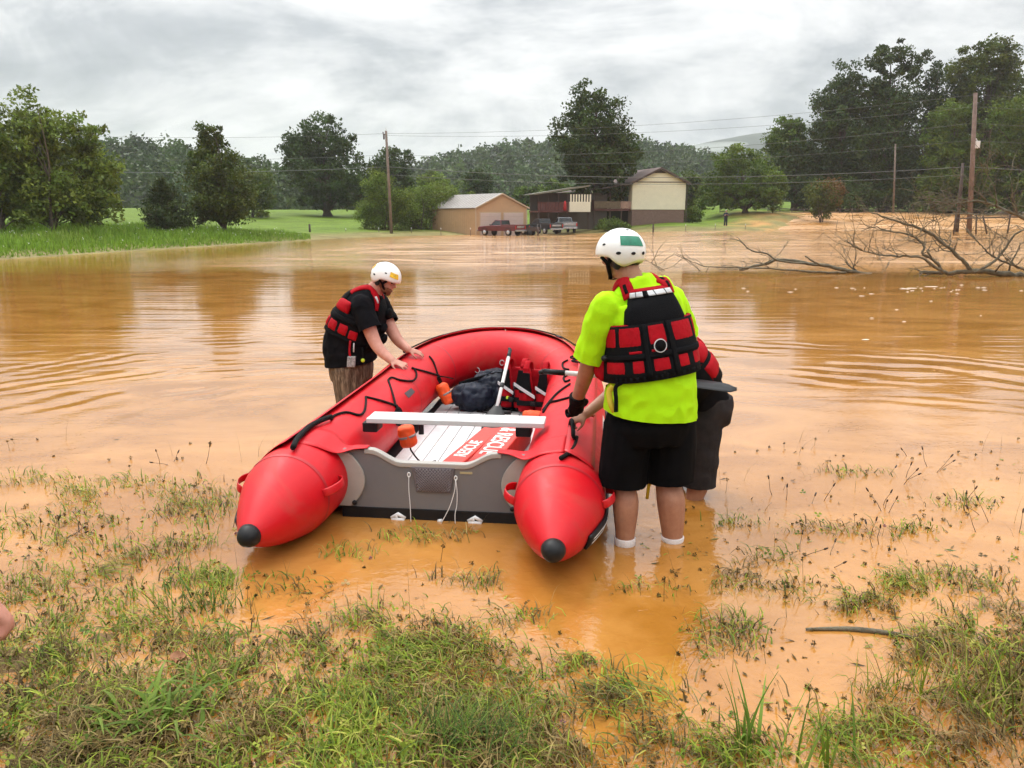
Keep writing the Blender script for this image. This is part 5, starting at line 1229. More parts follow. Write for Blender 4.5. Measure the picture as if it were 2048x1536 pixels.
boat_vest('red life vest with black chest, leaning on the right tube under the paddle grip', bw(2.28, 0.405, 0.075), rad(-10), rad(8))

# paddles
def paddle(label, a, b, grip_side, blade_dir, L_blade=0.42, wb=0.095, curve=0.03):
    a, b = np.array(a, float), np.array(b, float); ax = (b - a); L_ = np.linalg.norm(ax); ax /= L_
    t = thing('paddle', a, label, 'paddle', 'white shafted paddles')
    mb = MB(); mb.tube([a + ax * 0.13, b - ax * (L_blade - 0.05)], 0.0155, 12); sh = mb.build('shaft', m_whitealu, t)
    mb = MB(); mb.tube([a + ax * 0.03, a + ax * 0.16], [0.0175, 0.0185], 12); g = np.array(grip_side, float); g /= np.linalg.norm(g)
    mb.tube([a - g * 0.012 + ax * 0.0, a + ax * 0.03], [0.013, 0.017], 10); mb.build('grip', m_rubber, t)
    m_ = a + (b - a) * 0.47
    mb = MB(); mb.tube([m_ - ax * 0.035, m_ + ax * 0.035], 0.019, 12); mb.build('ferrule', m_rubber, sh)
    s = np.array(blade_dir, float); s = s - ax * np.dot(s, ax); s /= np.linalg.norm(s); nn = np.cross(ax, s); R = []
    for f in np.linspace(0, 1, 12):
        w = wb * float(np.interp(f, [0, .12, .35, .8, .95, 1], [.2, .45, .95, 1.0, .75, .25])); c = b - ax * L_blade * (1 - f) + nn * curve * f * f
        R.append([c + s * w * x + nn * (0.010 * (1 - abs(x)) + 0.002) for x in np.linspace(-1, 1, 7)] + [c + s * w * x - nn * 0.002 for x in np.linspace(1, -1, 7)])
    MB().rings(R).build('blade', m_rubber, t)
    return t
paddle('paddle with white shaft propped upright in the boat, black blade on the floor', at_y(1021, 697, 7.02), at_z(980, 874, 0.12), (1, 0, 0), BV, 0.46, 0.085, 0.01)
for a_, b_ in ((1005, 825), (843, 832)):
    p_ = np.array(at_z(a_, b_, 0.20 if a_ > 900 else 0.40)); mb = MB(); mb.tube([p_ - BV * 0.07, p_ + BV * 0.07], 0.017, 8); mb.tube([p_, p_ - BZ * 0.13 - BU * 0.02], [0.014, 0.02], 8); mb.build('oar_lock', m_rubber, boat)

# orange throw bags
m_bandgrey = simple('grey_reflective_band', (0.22, 0.21, 0.20), 0.5)
def throw_bag(label, c, ax, r, L_, tape=True):
    c, ax = np.array(c, float), np.array(ax, float); ax /= np.linalg.norm(ax); a, b = c - ax * L_ / 2, c + ax * L_ / 2
    t = thing('throw_bag', c - BZ * r, label, 'throw bag', 'orange throw bags in the boat')
    mb = MB(); mb.tube([a, a + ax * L_ * .1, c, b - ax * L_ * .1, b], [r * .75, r, r * 1.02, r, r * .7], 14)
    solidify('bag_body', mb, m_orange, t, 0.009, 3, 0.5, 0.006, 22, 3)
    if tape: MB().tube([c - ax * 0.008, c + ax * 0.008], r * 1.03, 16).build('reflective_band', m_bandgrey, t)
    MB().tube(catmull([b, b + ax * 0.05 + BZ * 0.01, b + ax * 0.10 + BV * 0.06 - BZ * 0.02, b + ax * .08 + BV * .16 - BZ * .02], 5), 0.006, 6).build('cord', m_rope, t)
    return t
throw_bag('orange throw bag hanging just below the bench board', bw(0.70, -0.335, 0.31), BZ * -1 + BV * 0.25, 0.060, 0.15)
throw_bag('orange throw bag strapped to the inside of the left tube', bw(2.42, -0.42, 0.22), BZ * 1 - BV * 0.5, 0.06, 0.20)
throw_bag('orange throw bag half hidden below the life vests', bw(2.02, 0.42, 0.13), BV, 0.055, 0.18, False)
mb = MB(); mb.ball(hit(888, 798, 0.03), BV * 0.035, BU * 0.04, BZ * 0.075); o = mb.build('black_pouch', m_blackcloth, boat)
# ------------------------------------------------------------------ people
def skin_mat(name, col, red):
    return simple(name, col, 0.5, var=0.14, vscale=14, bump=0.06, bscale=150, spec=0.4, var2=red)
m_skin_tan = skin_mat('tanned_skin', (0.36, 0.175, 0.105), (0.29, 0.125, 0.075))
m_skin_pale = skin_mat('ruddy_pale_skin', (0.50, 0.255, 0.185), (0.44, 0.175, 0.125))
m_hiviz = simple('fluorescent_yellow_shirt', (0.40, 0.76, 0.004), 0.8, var=0.06, vscale=9, bump=0.12, bscale=120, spec=0.2)
m_blackshirt = simple('black_cotton_shirt', (0.0065, 0.0065, 0.008), 0.85, var=0.4, vscale=10, bump=0.2, bscale=120, spec=0.06)
m_blackshorts = simple('black_jersey_shorts', (0.004, 0.004, 0.0045), 0.8, var=0.4, vscale=8, bump=0.15, bscale=140, spec=0.06)
m_greyshorts = simple('charcoal_cargo_shorts', (0.030, 0.026, 0.026), 0.85, var=0.35, vscale=9, bump=0.2, bscale=120, spec=0.06)
m_helmet = simple('white_helmet_shell', (0.80, 0.80, 0.77), 0.28, var=0.05, vscale=6, spec=0.5)
m_green_tape = simple('green_tape', (0.010, 0.190, 0.105), 0.4, var=0.25, vscale=25)
m_yellow_tape = simple('yellow_tape', (0.80, 0.46, 0.02), 0.45, var=0.35, vscale=40)
m_hole = simple('helmet_vent_dark', (0.006, 0.006, 0.006), 0.9)
m_hair = simple('dark_hair', (0.020, 0.013, 0.009), 0.6, var=0.4, vscale=60, bump=0.5, bscale=120)
m_beard = simple('reddish_beard', (0.20, 0.075, 0.030), 0.75, var=0.5, vscale=70, bump=0.8, bscale=140)
m_eye = simple('eye', (0.03, 0.02, 0.015), 0.2)
m_sock = simple('white_sock', (0.62, 0.55, 0.52), 0.85, var=0.15, vscale=30, bump=0.3, bscale=150)
m_shoe = simple('dark_shoe', (0.012, 0.013, 0.018), 0.6)
m_glove = simple('black_glove', (0.006, 0.006, 0.007), 0.75, bump=0.3, bscale=100, spec=0.1)
m_yellow = simple('yellow_webbing', (0.55, 0.40, 0.02), 0.6)
def camo():
    m, nt, b = mat_nodes('bark_camouflage'); N, L = nt.nodes, nt.links; t = N.new('ShaderNodeTexCoord')
    mp = N.new('ShaderNodeMapping'); mp.inputs['Scale'].default_value = (26, 26, 4.5); L.new(t.outputs['Object'], mp.inputs[0])
    n = N.new('ShaderNodeTexNoise'); n.inputs['Scale'].default_value = 1.6; n.inputs['Detail'].default_value = 7; n.inputs['Roughness'].default_value = 0.7; n.inputs['Distortion'].default_value = 0.6
    L.new(mp.outputs[0], n.inputs['Vector']); r = N.new('ShaderNodeValToRGB'); L.new(n.outputs['Fac'], r.inputs[0]); q = r.color_ramp
    q.elements[0].position = 0.34; q.elements[0].color = (0.045, 0.030, 0.020, 1); q.elements[1].position = 0.70; q.elements[1].color = (0.34, 0.27, 0.19, 1)
    e = q.elements.new(0.5); e.color = (0.125, 0.090, 0.062, 1)
    L.new(r.outputs[0], b.inputs['Base Color']); b.inputs['Roughness'].default_value = 0.85; b.inputs['Specular IOR Level'].default_value = 0.2; return m
m_camo = camo()
A3 = lambda *p: np.array(at_y(*p))
def limb(mb, pts, radii, n=6, seg=14, flat=1.0, side=None):
    C4 = np.array([[*p, r] for p, r in zip(pts, radii)], float); Q = catmull(C4, n)
    mb.tube([q[:3] for q in Q], [max(q[3], 0.004) for q in Q], seg, True, flat, side)
    mb.ball(pts[0], radii[0] * 0.98, nu=12, nv=8); mb.ball(pts[-1], radii[-1] * 0.98, nu=12, nv=8)
def trunk(mb, pts, rs, rd, side, n=5, seg=28):
    """torso of elliptical sections: half widths rs along side, half depths rd"""
    Q = catmull(np.array([[*p, a, b] for p, a, b in zip(pts, rs, rd)], float), n); side = np.array(side, float); R = []
    for i, q in enumerate(Q):
        t = Q[min(i + 1, len(Q) - 1)][:3] - Q[max(i - 1, 0)][:3]; t /= np.linalg.norm(t)
        s = side - t * np.dot(side, t); s /= np.linalg.norm(s); d = np.cross(t, s)
        R.append([q[:3] + s * q[3] * math.copysign(abs(math.cos(a)) ** 0.85, math.cos(a)) + d * q[4] * math.copysign(abs(math.sin(a)) ** 0.85, math.sin(a)) for a in np.linspace(0, 2 * math.pi, seg, endpoint=False)])
    mb.rings(R)
def head(mb, c, f, u, k=1.0):
    """skull, face and ears; c = head centre, f = facing, u = up"""
    c, f, u = np.array(c, float), np.array(f, float), np.array(u, float); f /= np.linalg.norm(f); u = u - f * np.dot(u, f); u /= np.linalg.norm(u); s = np.cross(f, u)
    mb.ball(c + u * 0.025 * k - f * 0.008 * k, s * 0.078 * k, f * 0.098 * k, u * 0.092 * k, 20, 14)
    mb.ball(c - u * 0.045 * k + f * 0.022 * k, s * 0.060 * k, f * 0.070 * k, u * 0.070 * k, 18, 12)
    mb.ball(c - u * 0.092 * k + f * 0.062 * k, s * 0.030 * k, f * 0.026 * k, u * 0.022 * k, 12, 8)     # chin
    mb.tube([c + u * 0.015 * k + f * 0.088 * k, c - u * 0.022 * k + f * 0.112 * k, c - u * 0.030 * k + f * 0.096 * k], [0.009 * k, 0.015 * k, 0.013 * k], 8)   # nose
    mb.tube([c + u * 0.026 * k + f * 0.086 * k - s * 0.04 * k, c + u * 0.028 * k + f * 0.093 * k, c + u * 0.026 * k + f * 0.086 * k + s * 0.04 * k], 0.010 * k, 8)  # brow
    mb.tube([c - u * 0.058 * k + f * 0.084 * k - s * 0.02 * k, c - u * 0.057 * k + f * 0.092 * k, c - u * 0.058 * k + f * 0.084 * k + s * 0.02 * k], 0.008 * k, 8)   # mouth
    for q in (-1, 1):
        mb.ball(c - u * 0.012 * k + s * q * 0.080 * k - f * 0.012 * k, s * 0.010 * k, f * 0.018 * k - s * q * 0.004, u * 0.030 * k, 10, 8)
    return f, s, u
def hand(mb, wrist, palm_dir, nrm, curl, k=1.0, thumb_side=1, spread=0.10):
    """palm and five fingers; palm_dir = wrist to knuckles, nrm = back of the hand, curl degrees per joint"""
    w, d, n = (np.array(q, float) for q in (wrist, palm_dir, nrm)); d /= np.linalg.norm(d); n = n - d * np.dot(n, d); n /= np.linalg.norm(n); s = np.cross(d, n) * thumb_side
    kn = w + d * 0.088 * k
    mb.ball(w + d * 0.048 * k, d * 0.054 * k, s * 0.042 * k, n * 0.017 * k, 16, 10)
    mb.tube([w - d * 0.02 * k, w + d * 0.03 * k], [0.026 * k, 0.026 * k], 12, True, 0.75, side=s)
    for i, (o, L) in enumerate(((0.030, 0.070), (0.010, 0.078), (-0.010, 0.073), (-0.029, 0.058))):
        p = kn + s * o * k - d * abs(o - 0.005) * 0.3; q = d + s * spread * (o / 0.03); q /= np.linalg.norm(q); P = [p - q * 0.02 * k, p]
        a = 0.0
        for j, fr in enumerate((0.45, 0.31, 0.24)):
            a += rad(curl[min(j, len(curl) - 1)] + 4 * i * (curl[0] > 40))
            p = p + (q * math.cos(a) - n * math.sin(a)) * L * fr * k; P.append(p)
        mb.tube(catmull(P, 3), list(np.linspace(0.0098, 0.0075, 3 * (len(P) - 1) + 1) * k), 9)
        mb.ball(P[-1], 0.0076 * k, nu=8, nv=6)
    t0 = w + d * 0.022 * k + s * 0.030 * k; t1 = t0 + (d * 0.6 + s * 0.75 - n * 0.25) * 0.036 * k; t2 = t1 + (d * 0.9 + s * 0.25 - n * 0.45) * 0.030 * k; t3 = t2 + (d * 0.9 + s * 0.02 - n * 0.5) * 0.024 * k
    mb.tube(catmull([t0 - s * 0.012 * k, t0, t1, t2, t3], 3), list(np.linspace(0.0135, 0.0085, 13) * k), 9); mb.ball(t3, 0.0085 * k, nu=8, nv=6)
def foot(mb, ankle, f, k=1.0, sole=None):
    a, f = np.array(ankle, float), np.array(f, float); f /= np.linalg.norm(f); z = a[2] if sole is None else sole
    s = np.cross(f, (0, 0, 1.0))
    mb.ball(np.array([a[0], a[1], z + 0.045]) - f * 0.01, f * 0.065 * k, s * 0.040 * k, (0, 0, 0.045), 14, 8)
    mb.ball(np.array([a[0], a[1], z + 0.036]) + f * 0.105 * k, f * 0.11 * k, s * 0.048 * k, (0, 0, 0.036), 16, 8)
def torso_bvh(mb):
    tmp = MB(); tmp.V = list(mb.V); tmp.F = list(mb.F); o = solidify('t', tmp, None, None, 0.012, 5, 0.6); b = bvh_of(o); me = o.data; bpy.data.objects.remove(o); bpy.data.meshes.remove(me); return b
class Wrap:
    """lays cloth patches and straps on a clothed torso around its axis"""
    def __init__(s, bvh, lo, hi, f, side):
        s.b = bvh; s.lo = np.array(lo, float); s.hi = np.array(hi, float); s.ax = s.hi - s.lo; s.L = np.linalg.norm(s.ax); s.ax /= s.L
        s.f = np.array(f, float) - s.ax * np.dot(f, s.ax); s.f /= np.linalg.norm(s.f); s.s = np.cross(s.f, s.ax)
    def pt(s, t, a, off=0.0):
        """t metres along the axis, a degrees from the front towards the right hand"""
        d = s.f * math.cos(rad(a)) + s.s * math.sin(rad(a)); o = s.lo + s.ax * t
        loc, nor, _, _ = s.b.ray_cast(Vector(o + d * 0.9), Vector(-d), 0.9)
        if loc is None: return o + d * (0.12 + off)
        return np.array(loc) + d * off
    def patch(s, name, mat, t0, t1, a0, a1, off, thick, parent, nt=7, na=14, skew=0.0, taper=0.0, puff=True):
        na = max(na, int(abs(a1 - a0) / 9)); G = []; B = []
        for i in range(nt + 1):
            f = i / nt; r1 = []; r0 = []
            for j in range(na + 1):
                g = j / na; am = (a0 + a1) / 2; a = am + (a0 + (a1 - a0) * g - am) * (1 - taper * f); t = t0 + (t1 - t0) * f + skew * (g - 0.5)
                e = min(f, 1 - f, g * 2, (1 - g) * 2) * 4; w = min(1, e) ** 0.5 if puff else 1.0
                r1.append(s.pt(t, a, off + thick * (0.35 + 0.65 * w))); r0.append(s.pt(t, a, off - 0.012))
            G.append(r1); B.append(r0)
        V = [p for r in G for p in r] + [p for r in B for p in r]; m = na + 1; o = (nt + 1) * m; F = []
        for i in range(nt):
            for j in range(na):
                q = (i * m + j, i * m + j + 1, (i + 1) * m + j + 1, (i + 1) * m + j); F.append(q); F.append(tuple(o + x for x in q[::-1]))
        for j in range(na): F.append((j, o + j, o + j + 1, j + 1)); k = nt * m; F.append((k + j + 1, o + k + j + 1, o + k + j, k + j))
        for i in range(nt): F.append(((i + 1) * m, o + (i + 1) * m, o + i * m, i * m)); k = na; F.append((i * m + k, o + i * m + k, o + (i + 1) * m + k, (i + 1) * m + k))
        return MB().add(V, F).build(name, mat, parent)
    def strap(s, name, mat, guide, width, thick, parent, n=6, off=0.004):
        P = catmull(np.array(guide, float), n); R = []
        for i, p in enumerate(P):
            loc, nor, _, _ = s.b.find_nearest(Vector(p)); nor = np.array(nor); nor /= np.linalg.norm(nor); c = np.array(loc) + nor * off
            tg = P[min(i + 1, len(P) - 1)] - P[max(i - 1, 0)]; tg /= np.linalg.norm(tg); sd = np.cross(tg, nor); sd /= np.linalg.norm(sd)
            R.append([c + sd * width / 2 * math.cos(a) + nor * (thick * math.sin(a)) for a in np.linspace(0, 2 * math.pi, 12, endpoint=False)])
        return MB().rings(R).build(name, mat, parent)
def helmet(parent, c, f, u, k=1.0, notch=0.035, tape=None):
    """white shell helmet with vents, rim and chin straps"""
    c, f, u = np.array(c, float), np.array(f, float), np.array(u, float); f /= np.linalg.norm(f); u = u - f * np.dot(u, f); u /= np.linalg.norm(u); s = np.cross(f, u)
    a_, b_, h_ = 0.116 * k, 0.136 * k, 0.122 * k
    def sp(az, el, off=0.0):
        """az from front to the right hand, el from rim to crown"""
        q = np.array([math.cos(el) * math.sin(az) * (a_ + off), math.cos(el) * math.cos(az) * (b_ + off), math.sin(el) * (h_ + off)]); return c + s * q[0] + f * q[1] + u * q[2]
    def rim(az):
        ca = math.cos(az); return -0.10 - 0.42 * max(0, -ca) ** 0.7 - 0.30 * math.exp(-((abs(math.degrees(az)) - 118) / 26.0) ** 2)
    R = []
    for i in range(15):
        row = []
        for az in np.linspace(-math.pi, math.pi, 40, endpoint=False):
            e0 = rim(az); row.append(sp(az, e0 + (math.pi / 2 * 0.985 - e0) * (i / 14.0)))
        R.append(row)
    inner = []
    for i in range(6):
        row = []
        for az in np.linspace(-math.pi, math.pi, 40, endpoint=False):
            e0 = rim(az); row.append(sp(az, e0 + (math.pi / 2 * 0.985 - e0) * ((5 - i) / 5.0), -0.014))
        inner.append(row)
    hm_ = MB().rings(inner + R).build('helmet', m_helmet, parent)
    for az, el, rx, ry in ((-146, -6, .012, .008), (-178, -8, .014, .009), (150, -6, .012, .008), (-112, -2, .012, .008), (118, -2, .012, .008), (-160, 62, .009, .007), (-40, 64, .011, .006), (160, 62, .009, .007), (-25, 20, .010, .006), (25, 20, .010, .006), (-75, 22, .010, .006), (75, 22, .01, .006)):
        A_, E_ = rad(az), rad(el); P = []
        for t in np.linspace(0, 2 * math.pi, 14, endpoint=False):
            P.append(sp(A_ + rx * math.cos(t) / (a_ * max(math.cos(E_), .3)), E_ + ry * math.sin(t) / h_, 0.0012))
        MB().add(P, [tuple(range(14))]).build('vent', m_hole, hm_, False)
    for tp in (tape or []):
        m_, az0, az1, el0, el1, skew = tp; G = []
        for i in range(5):
            row = []
            for j in range(9):
                g = j / 8; row.append(sp(rad(az0 + (az1 - az0) * g), rad(el0 + (el1 - el0) * i / 4 + skew * g), 0.0022))
            G.append(row)
        MB().rings(G, False, False).build('tape', m_, hm_)
    ch = c - u * 0.135 * k + f * 0.055 * k
    for q in (-1, 1):
        for az in (62, 100):
            top = sp(rad(q * az), -0.12, -0.006); mid = c - u * 0.06 * k + s * q * 0.086 * k + f * 0.03 * k
            MB().tube(catmull([top, mid, ch + s * q * 0.03 * k], 5), 0.011 * k, 8, True, 0.22, side=tuple(f)).build('chin_strap', m_blackcloth, hm_)
        MB().ball(c - u * 0.055 * k + s * q * 0.085 * k - f * 0.022 * k, s * 0.010 * k, f * 0.026 * k, u * 0.034 * k).build('ear_pad', m_rubber, hm_)
    MB().tube(catmull([ch - s * 0.04 * k, ch - u * 0.006, ch + s * 0.04 * k], 4), 0.010 * k, 8, True, 0.3, side=tuple(f)).build('chin_cup', m_blackcloth, hm_)
    return hm_

# ------------------------------------------------------------------ person in the fluorescent shirt (near, from behind)
def person_near():
    f = np.array([-0.34, 0.94, 0.0]); sd = np.array([0.94, 0.34, 0.0])
    gz0 = float(ground_z(np.array([0.75]), np.array([4.05]))[0])
    t = thing('person', (0.76, 4.05, gz0), 'person in a fluorescent yellow shirt, red life vest and white helmet with green tape', 'person', 'people wading around the boat')
    ankL, ankR = A3(1250, 1078, 4.02), A3(1345, 1078, 4.07); knL, knR = A3(1247, 962, 4.08), A3(1335, 958, 4.12); hpL, hpR = A3(1256, 858, 4.08), A3(1342, 852, 4.13)
    pel, wai, che, upc = A3(1300, 838, 4.10), A3(1302, 758, 4.10), A3(1294, 655, 4.13), A3(1284, 600, 4.15); nkb, nkt = A3(1268, 566, 4.15), A3(1254, 538, 4.17); hd = A3(1242, 514, 4.20)
    shL, shR = A3(1208, 620, 4.08), A3(1342, 606, 4.22); elL, wrL = A3(1178, 728, 4.16), A3(1154, 800, 4.32); elR, wrR = A3(1377, 694, 4.34), A3(1332, 744, 4.44)
    b = MB()
    trunk(b, [pel - (0, 0, .10), pel, wai, che, upc, upc * .4 + nkb * .6, nkb], [.15, .19, .205, .195, .18, .12, .07], [.13, .16, .175, .15, .12, .09, .068], sd)
    limb(b, [nkb - (0, 0, .02), nkt], [.068, .064]); fh, sh_, uh = head(b, hd, (-0.78, 0.62, -0.10), (-0.05, 0, 1))
    for hp, kn, an, sc in ((hpL, knL, ankL, .92), (hpR, knR, ankR, 1.0)):
        low = np.array([an[0], an[1], gz0 + 0.07])
        limb(b, [hp, hp * .5 + kn * .5, kn, kn * .62 + an * .38 - f * .018, an, low], [.115, .105, .072 * sc, .080 * sc, .056 * sc, .046 * sc]); foot(b, low, f + sd * (.15 if sc == 1 else -.25), 1.0, gz0)
    grip = bw(0.12, 0.835, 0.590)
    limb(b, [shL, elL, wrL], [.070, .050, .036]); limb(b, [shR, elR, wrR], [.070, .052, .036])
    hand(b, wrL, grip - wrL, np.array([0.45, -1.0, 0.1]), (35, 75, 60), 1.0, -1)
    hand(b, wrR, np.array([-1.0, 0.25, 0.0]), np.array([0, 0.2, 1.0]), (60, 70, 50), 1.0, -1)
    solidify('body', b, m_skin_tan, t, 0.0085, 4, 0.5)
    hr = MB(); hr.ball(hd + uh * 0.0 - fh * 0.018, sh_ * .086, fh * .098, uh * .085, 18, 12); hr.ball(hd - uh * .055 - fh * 0.042, sh_ * .066, fh * .050, uh * .052, 16, 10); hr.build('hair', m_hair, t)
    # glove on the near hand
    g = MB(); gd = grip - wrL; gd /= np.linalg.norm(gd)
    g.tube([wrL - gd * 0.035, wrL + gd * 0.02], [.048, .046], 14); hand(g, wrL - gd * .01, gd, np.array([0.45, -1.0, 0.1]), (35, 75, 60), 1.32, -1); g.ball(wrL + gd * .055, gd * .060, np.array([.046, .02, 0]), np.array([-.012, .034, 0]), 14, 10)
    solidify('glove', g, m_glove, t, 0.0075, 2, 0.5)
    # shirt
    s = MB()
    trunk(s, [pel - (0, 0, .10), pel + (0, 0, .10), wai + (0, 0, .03), che, upc, upc * .42 + nkb * .58, nkb + (0, 0, .030)], [.252, .246, .236, .218, .200, .135, .082], [.222, .214, .204, .172, .140, .105, .082], sd)
    tb = torso_bvh(s)
    limb(s, [shL + (.012, 0, .012), shL * .45 + elL * .55, elL * 1.25 - shL * .25], [.090, .088, .094]); limb(s, [shR + (-.012, 0, .012), shR * .45 + elR * .55, elR * 1.2 - shR * .2], [.088, .086, .090])
    so = solidify('shirt', s, m_hiviz, t, 0.0095, 5, 0.6, 0.0085, 7.5, 1, ridged=True, stretch=(1.3, 1.3, .75), cut=[(pel + (0, 0, .035), (-.09, 0, -1), .42), (shL * .10 + elL * .90, elL - shL, .17), (shR * .28 + elR * .72, elR - shR, .16)])
    # shorts
    q = MB()
    trunk(q, [pel - (0, 0, .12), pel - (0, 0, .02), pel + (0, 0, .05)], [.20, .226, .205], [.17, .195, .178], sd)
    for hp, kn, dx in ((hpL, knL, -.012), (hpR, knR, .012)):
        limb(q, [hp + (0, 0, .03), hp * .45 + kn * .55 + sd * dx, kn + sd * dx - (0, 0, .12)], [.138, .136, .134])
    solidify('shorts', q, m_blackshorts, t, 0.010, 5, 0.6, 0.009, 7.0, 4, stretch=(1.7, 1.7, .45), cut=[(knL - (0, 0, .012), (-.06, 0, -1), .22), (knR - (0, 0, .005), (.05, 0, -1), .22)])
    # socks and shoes
    for an, sc in ((ankL, .92), (ankR, 1.0)):
        k = MB(); low = np.array([an[0], an[1], gz0 + 0.07]); top = an + (0, 0, .008 if sc < 1 else .016)
        k.tube([low, an * .6 + low * .4, top, top + (0, 0, .004)], [.052, .058, .063 * sc + .002, .058 * sc], 16); k.build('sock', m_sock, t)
        k = MB(); foot(k, low, f + sd * (.15 if sc == 1 else -.25), 1.12, gz0 - 0.002); k.tube([low - (0, 0, .03), low * .45 + an * .55], [.062, .066], 16); solidify('shoe', k, m_shoe, t, 0.008, 2)
    helmet(t, hd + uh * 0.028, fh, uh, 1.03, tape=[(m_green_tape, -178, -118, 8, 34, 8)])
    # life vest
    W = Wrap(tb, pel, nkb, f, sd)
    z = lambda h: (h - pel[2]) / W.ax[2]
    v = W.patch('life_vest', m_blackcloth, z(.955), z(1.235), -179.9, 179.9, 0.004, 0.026, t, 8, 60, puff=False)
    W.patch('back_panel', m_blackcloth, z(1.20), z(1.385), 128, 232, 0.004, 0.028, v, 7, 20, taper=0.10)
    W.patch('side_pouch', m_vestred, z(.95), z(1.10), 276, 338, 0.02, 0.055, v, 6, 10)
    W.patch('front_panel', m_vestred, z(1.20), z(1.37), -48, 48, 0.004, 0.035, v, 7, 16)
    for a0, a1 in ((92, 126), (127, 165), (171, 199), (205, 240), (241, 268)): W.patch('red_panel', m_vestred, z(1.112), z(1.240), a0, a1, 0.022, 0.010, v, 6, 8, skew=0.0)
    for a0, a1 in ((60, 88), (92, 112), (116, 142), (147, 164), (173, 198), (206, 222), (227, 268), (272, 300)): W.patch('red_panel', m_vestred, z(.980), z(1.066), a0, a1, 0.022, 0.010, v, 5, 7)
    for a0, a1 in ((173, 199), (206, 226)): W.patch('red_panel', m_vestred, z(1.085), z(1.108), a0, a1, 0.022, 0.010, v, 3, 6)
    W.patch('belt', m_blackcloth, z(1.062), z(1.088), 40, 320, 0.030, 0.008, v, 3, 40, puff=False); W.patch('hem_band', m_blackcloth, z(.945), z(.972), -179.9, 179.9, 0.018, 0.012, v, 3, 50, puff=False)
    for a in (168, 202): W.patch('webbing', m_blackcloth, z(.96), z(1.235), a - 2.8, a + 2.8, 0.036, 0.005, v, 8, 3, puff=False)
    W.patch('reflective_strip', m_silver, z(1.368), z(1.395), 140, 220, 0.016, 0.018, v, 3, 16, puff=False)
    for k_ in range(4):
        a = 150 + k_ * 19; W.patch('strip_mark', m_blackcloth, z(1.367), z(1.396), a, a + 1.2, 0.0345, 0.001, v, 2, 2, puff=False)
    W.patch('label', m_blackcloth, z(1.366), z(1.397), 183, 193, 0.0345, 0.002, v, 3, 4, puff=False)
    for a, sg in ((138, 1), (222, -1)):
        p0 = W.pt(z(1.37), a, .02); sh = shR if sg > 0 else shL
        top = sh * .45 + nkb * .55 + np.array([0, 0, .075]); fr = W.pt(z(1.30), 180 - a if sg > 0 else 180 - a, .02)
        W.strap('shoulder_strap', m_vestred, [p0, p0 * .5 + top * .5 + (0, 0, .02), top, top * .5 + fr * .5 + f * .03, fr], 0.070, 0.016, v, 7)
        W.strap('strap_patch', m_blackcloth, [p0 * .78 + top * .22, p0 * .5 + top * .5 + (0, 0, .02)], 0.034, 0.019, v, 4)
    W.patch('collar_band', m_vestred, z(1.385), z(1.412), 138, 222, 0.006, 0.022, v, 3, 16)
    rc = W.pt(z(1.118), 186, 0.050); d_ = W.f * math.cos(rad(186)) + W.s * math.sin(rad(186)); e1 = np.cross(d_, W.ax)
    MB().tube([rc + (e1 * math.cos(x) + W.ax * math.sin(x)) * 0.033 for x in np.linspace(0, 2 * math.pi, 25)], 0.0030, 8).build('tow_ring', m_silver, v)
    MB().tube([rc - d_ * 0.006, rc + d_ * 0.002], 0.031, 18).build('ring_pad', m_blackcloth, v)
    for a in (96, 264): MB().ball(W.pt(z(1.075), a, 0.042), W.s * .022, W.f * .022, W.ax * .018, 8, 6).build('buckle', m_rubber, v)
    # knotted tether at the hip and yellow strap between the legs
    h0 = W.pt(z(.93), 250, 0.03)
    MB().tube(catmull([h0, h0 + (-.02, 0, -.03), h0 + (-.012, -.02, -.09), h0 + (0.01, -.02, -.13)], 5), 0.016, 8, True, .3).build('tether', m_yellow, t)
    MB().tube(catmull([h0 + (.05, -.02, .03), h0 + (.01, -.03, 0.005), h0 + (.012, -.035, -.06), h0 + (.015, -.03, -.13)], 5), 0.012, 8, True, .3).build('tether', m_blackcloth, t)
    y0, y1 = A3(1299, 960, 4.10), A3(1294, 998, 4.10); MB().tube([y0 + (0, 0, .12), y0, y1], [.010, .010, .009], 8, True, .4).build('hanging_strap', m_yellow, t)
    return wrR
wrR_near = person_near()
paddle('paddle with black blade held level across the near person', A3(1078, 742, 4.62), A3(1474, 772, 4.42), (0, 0, 1), (0, 1, .12), 0.44, 0.085, -0.02)

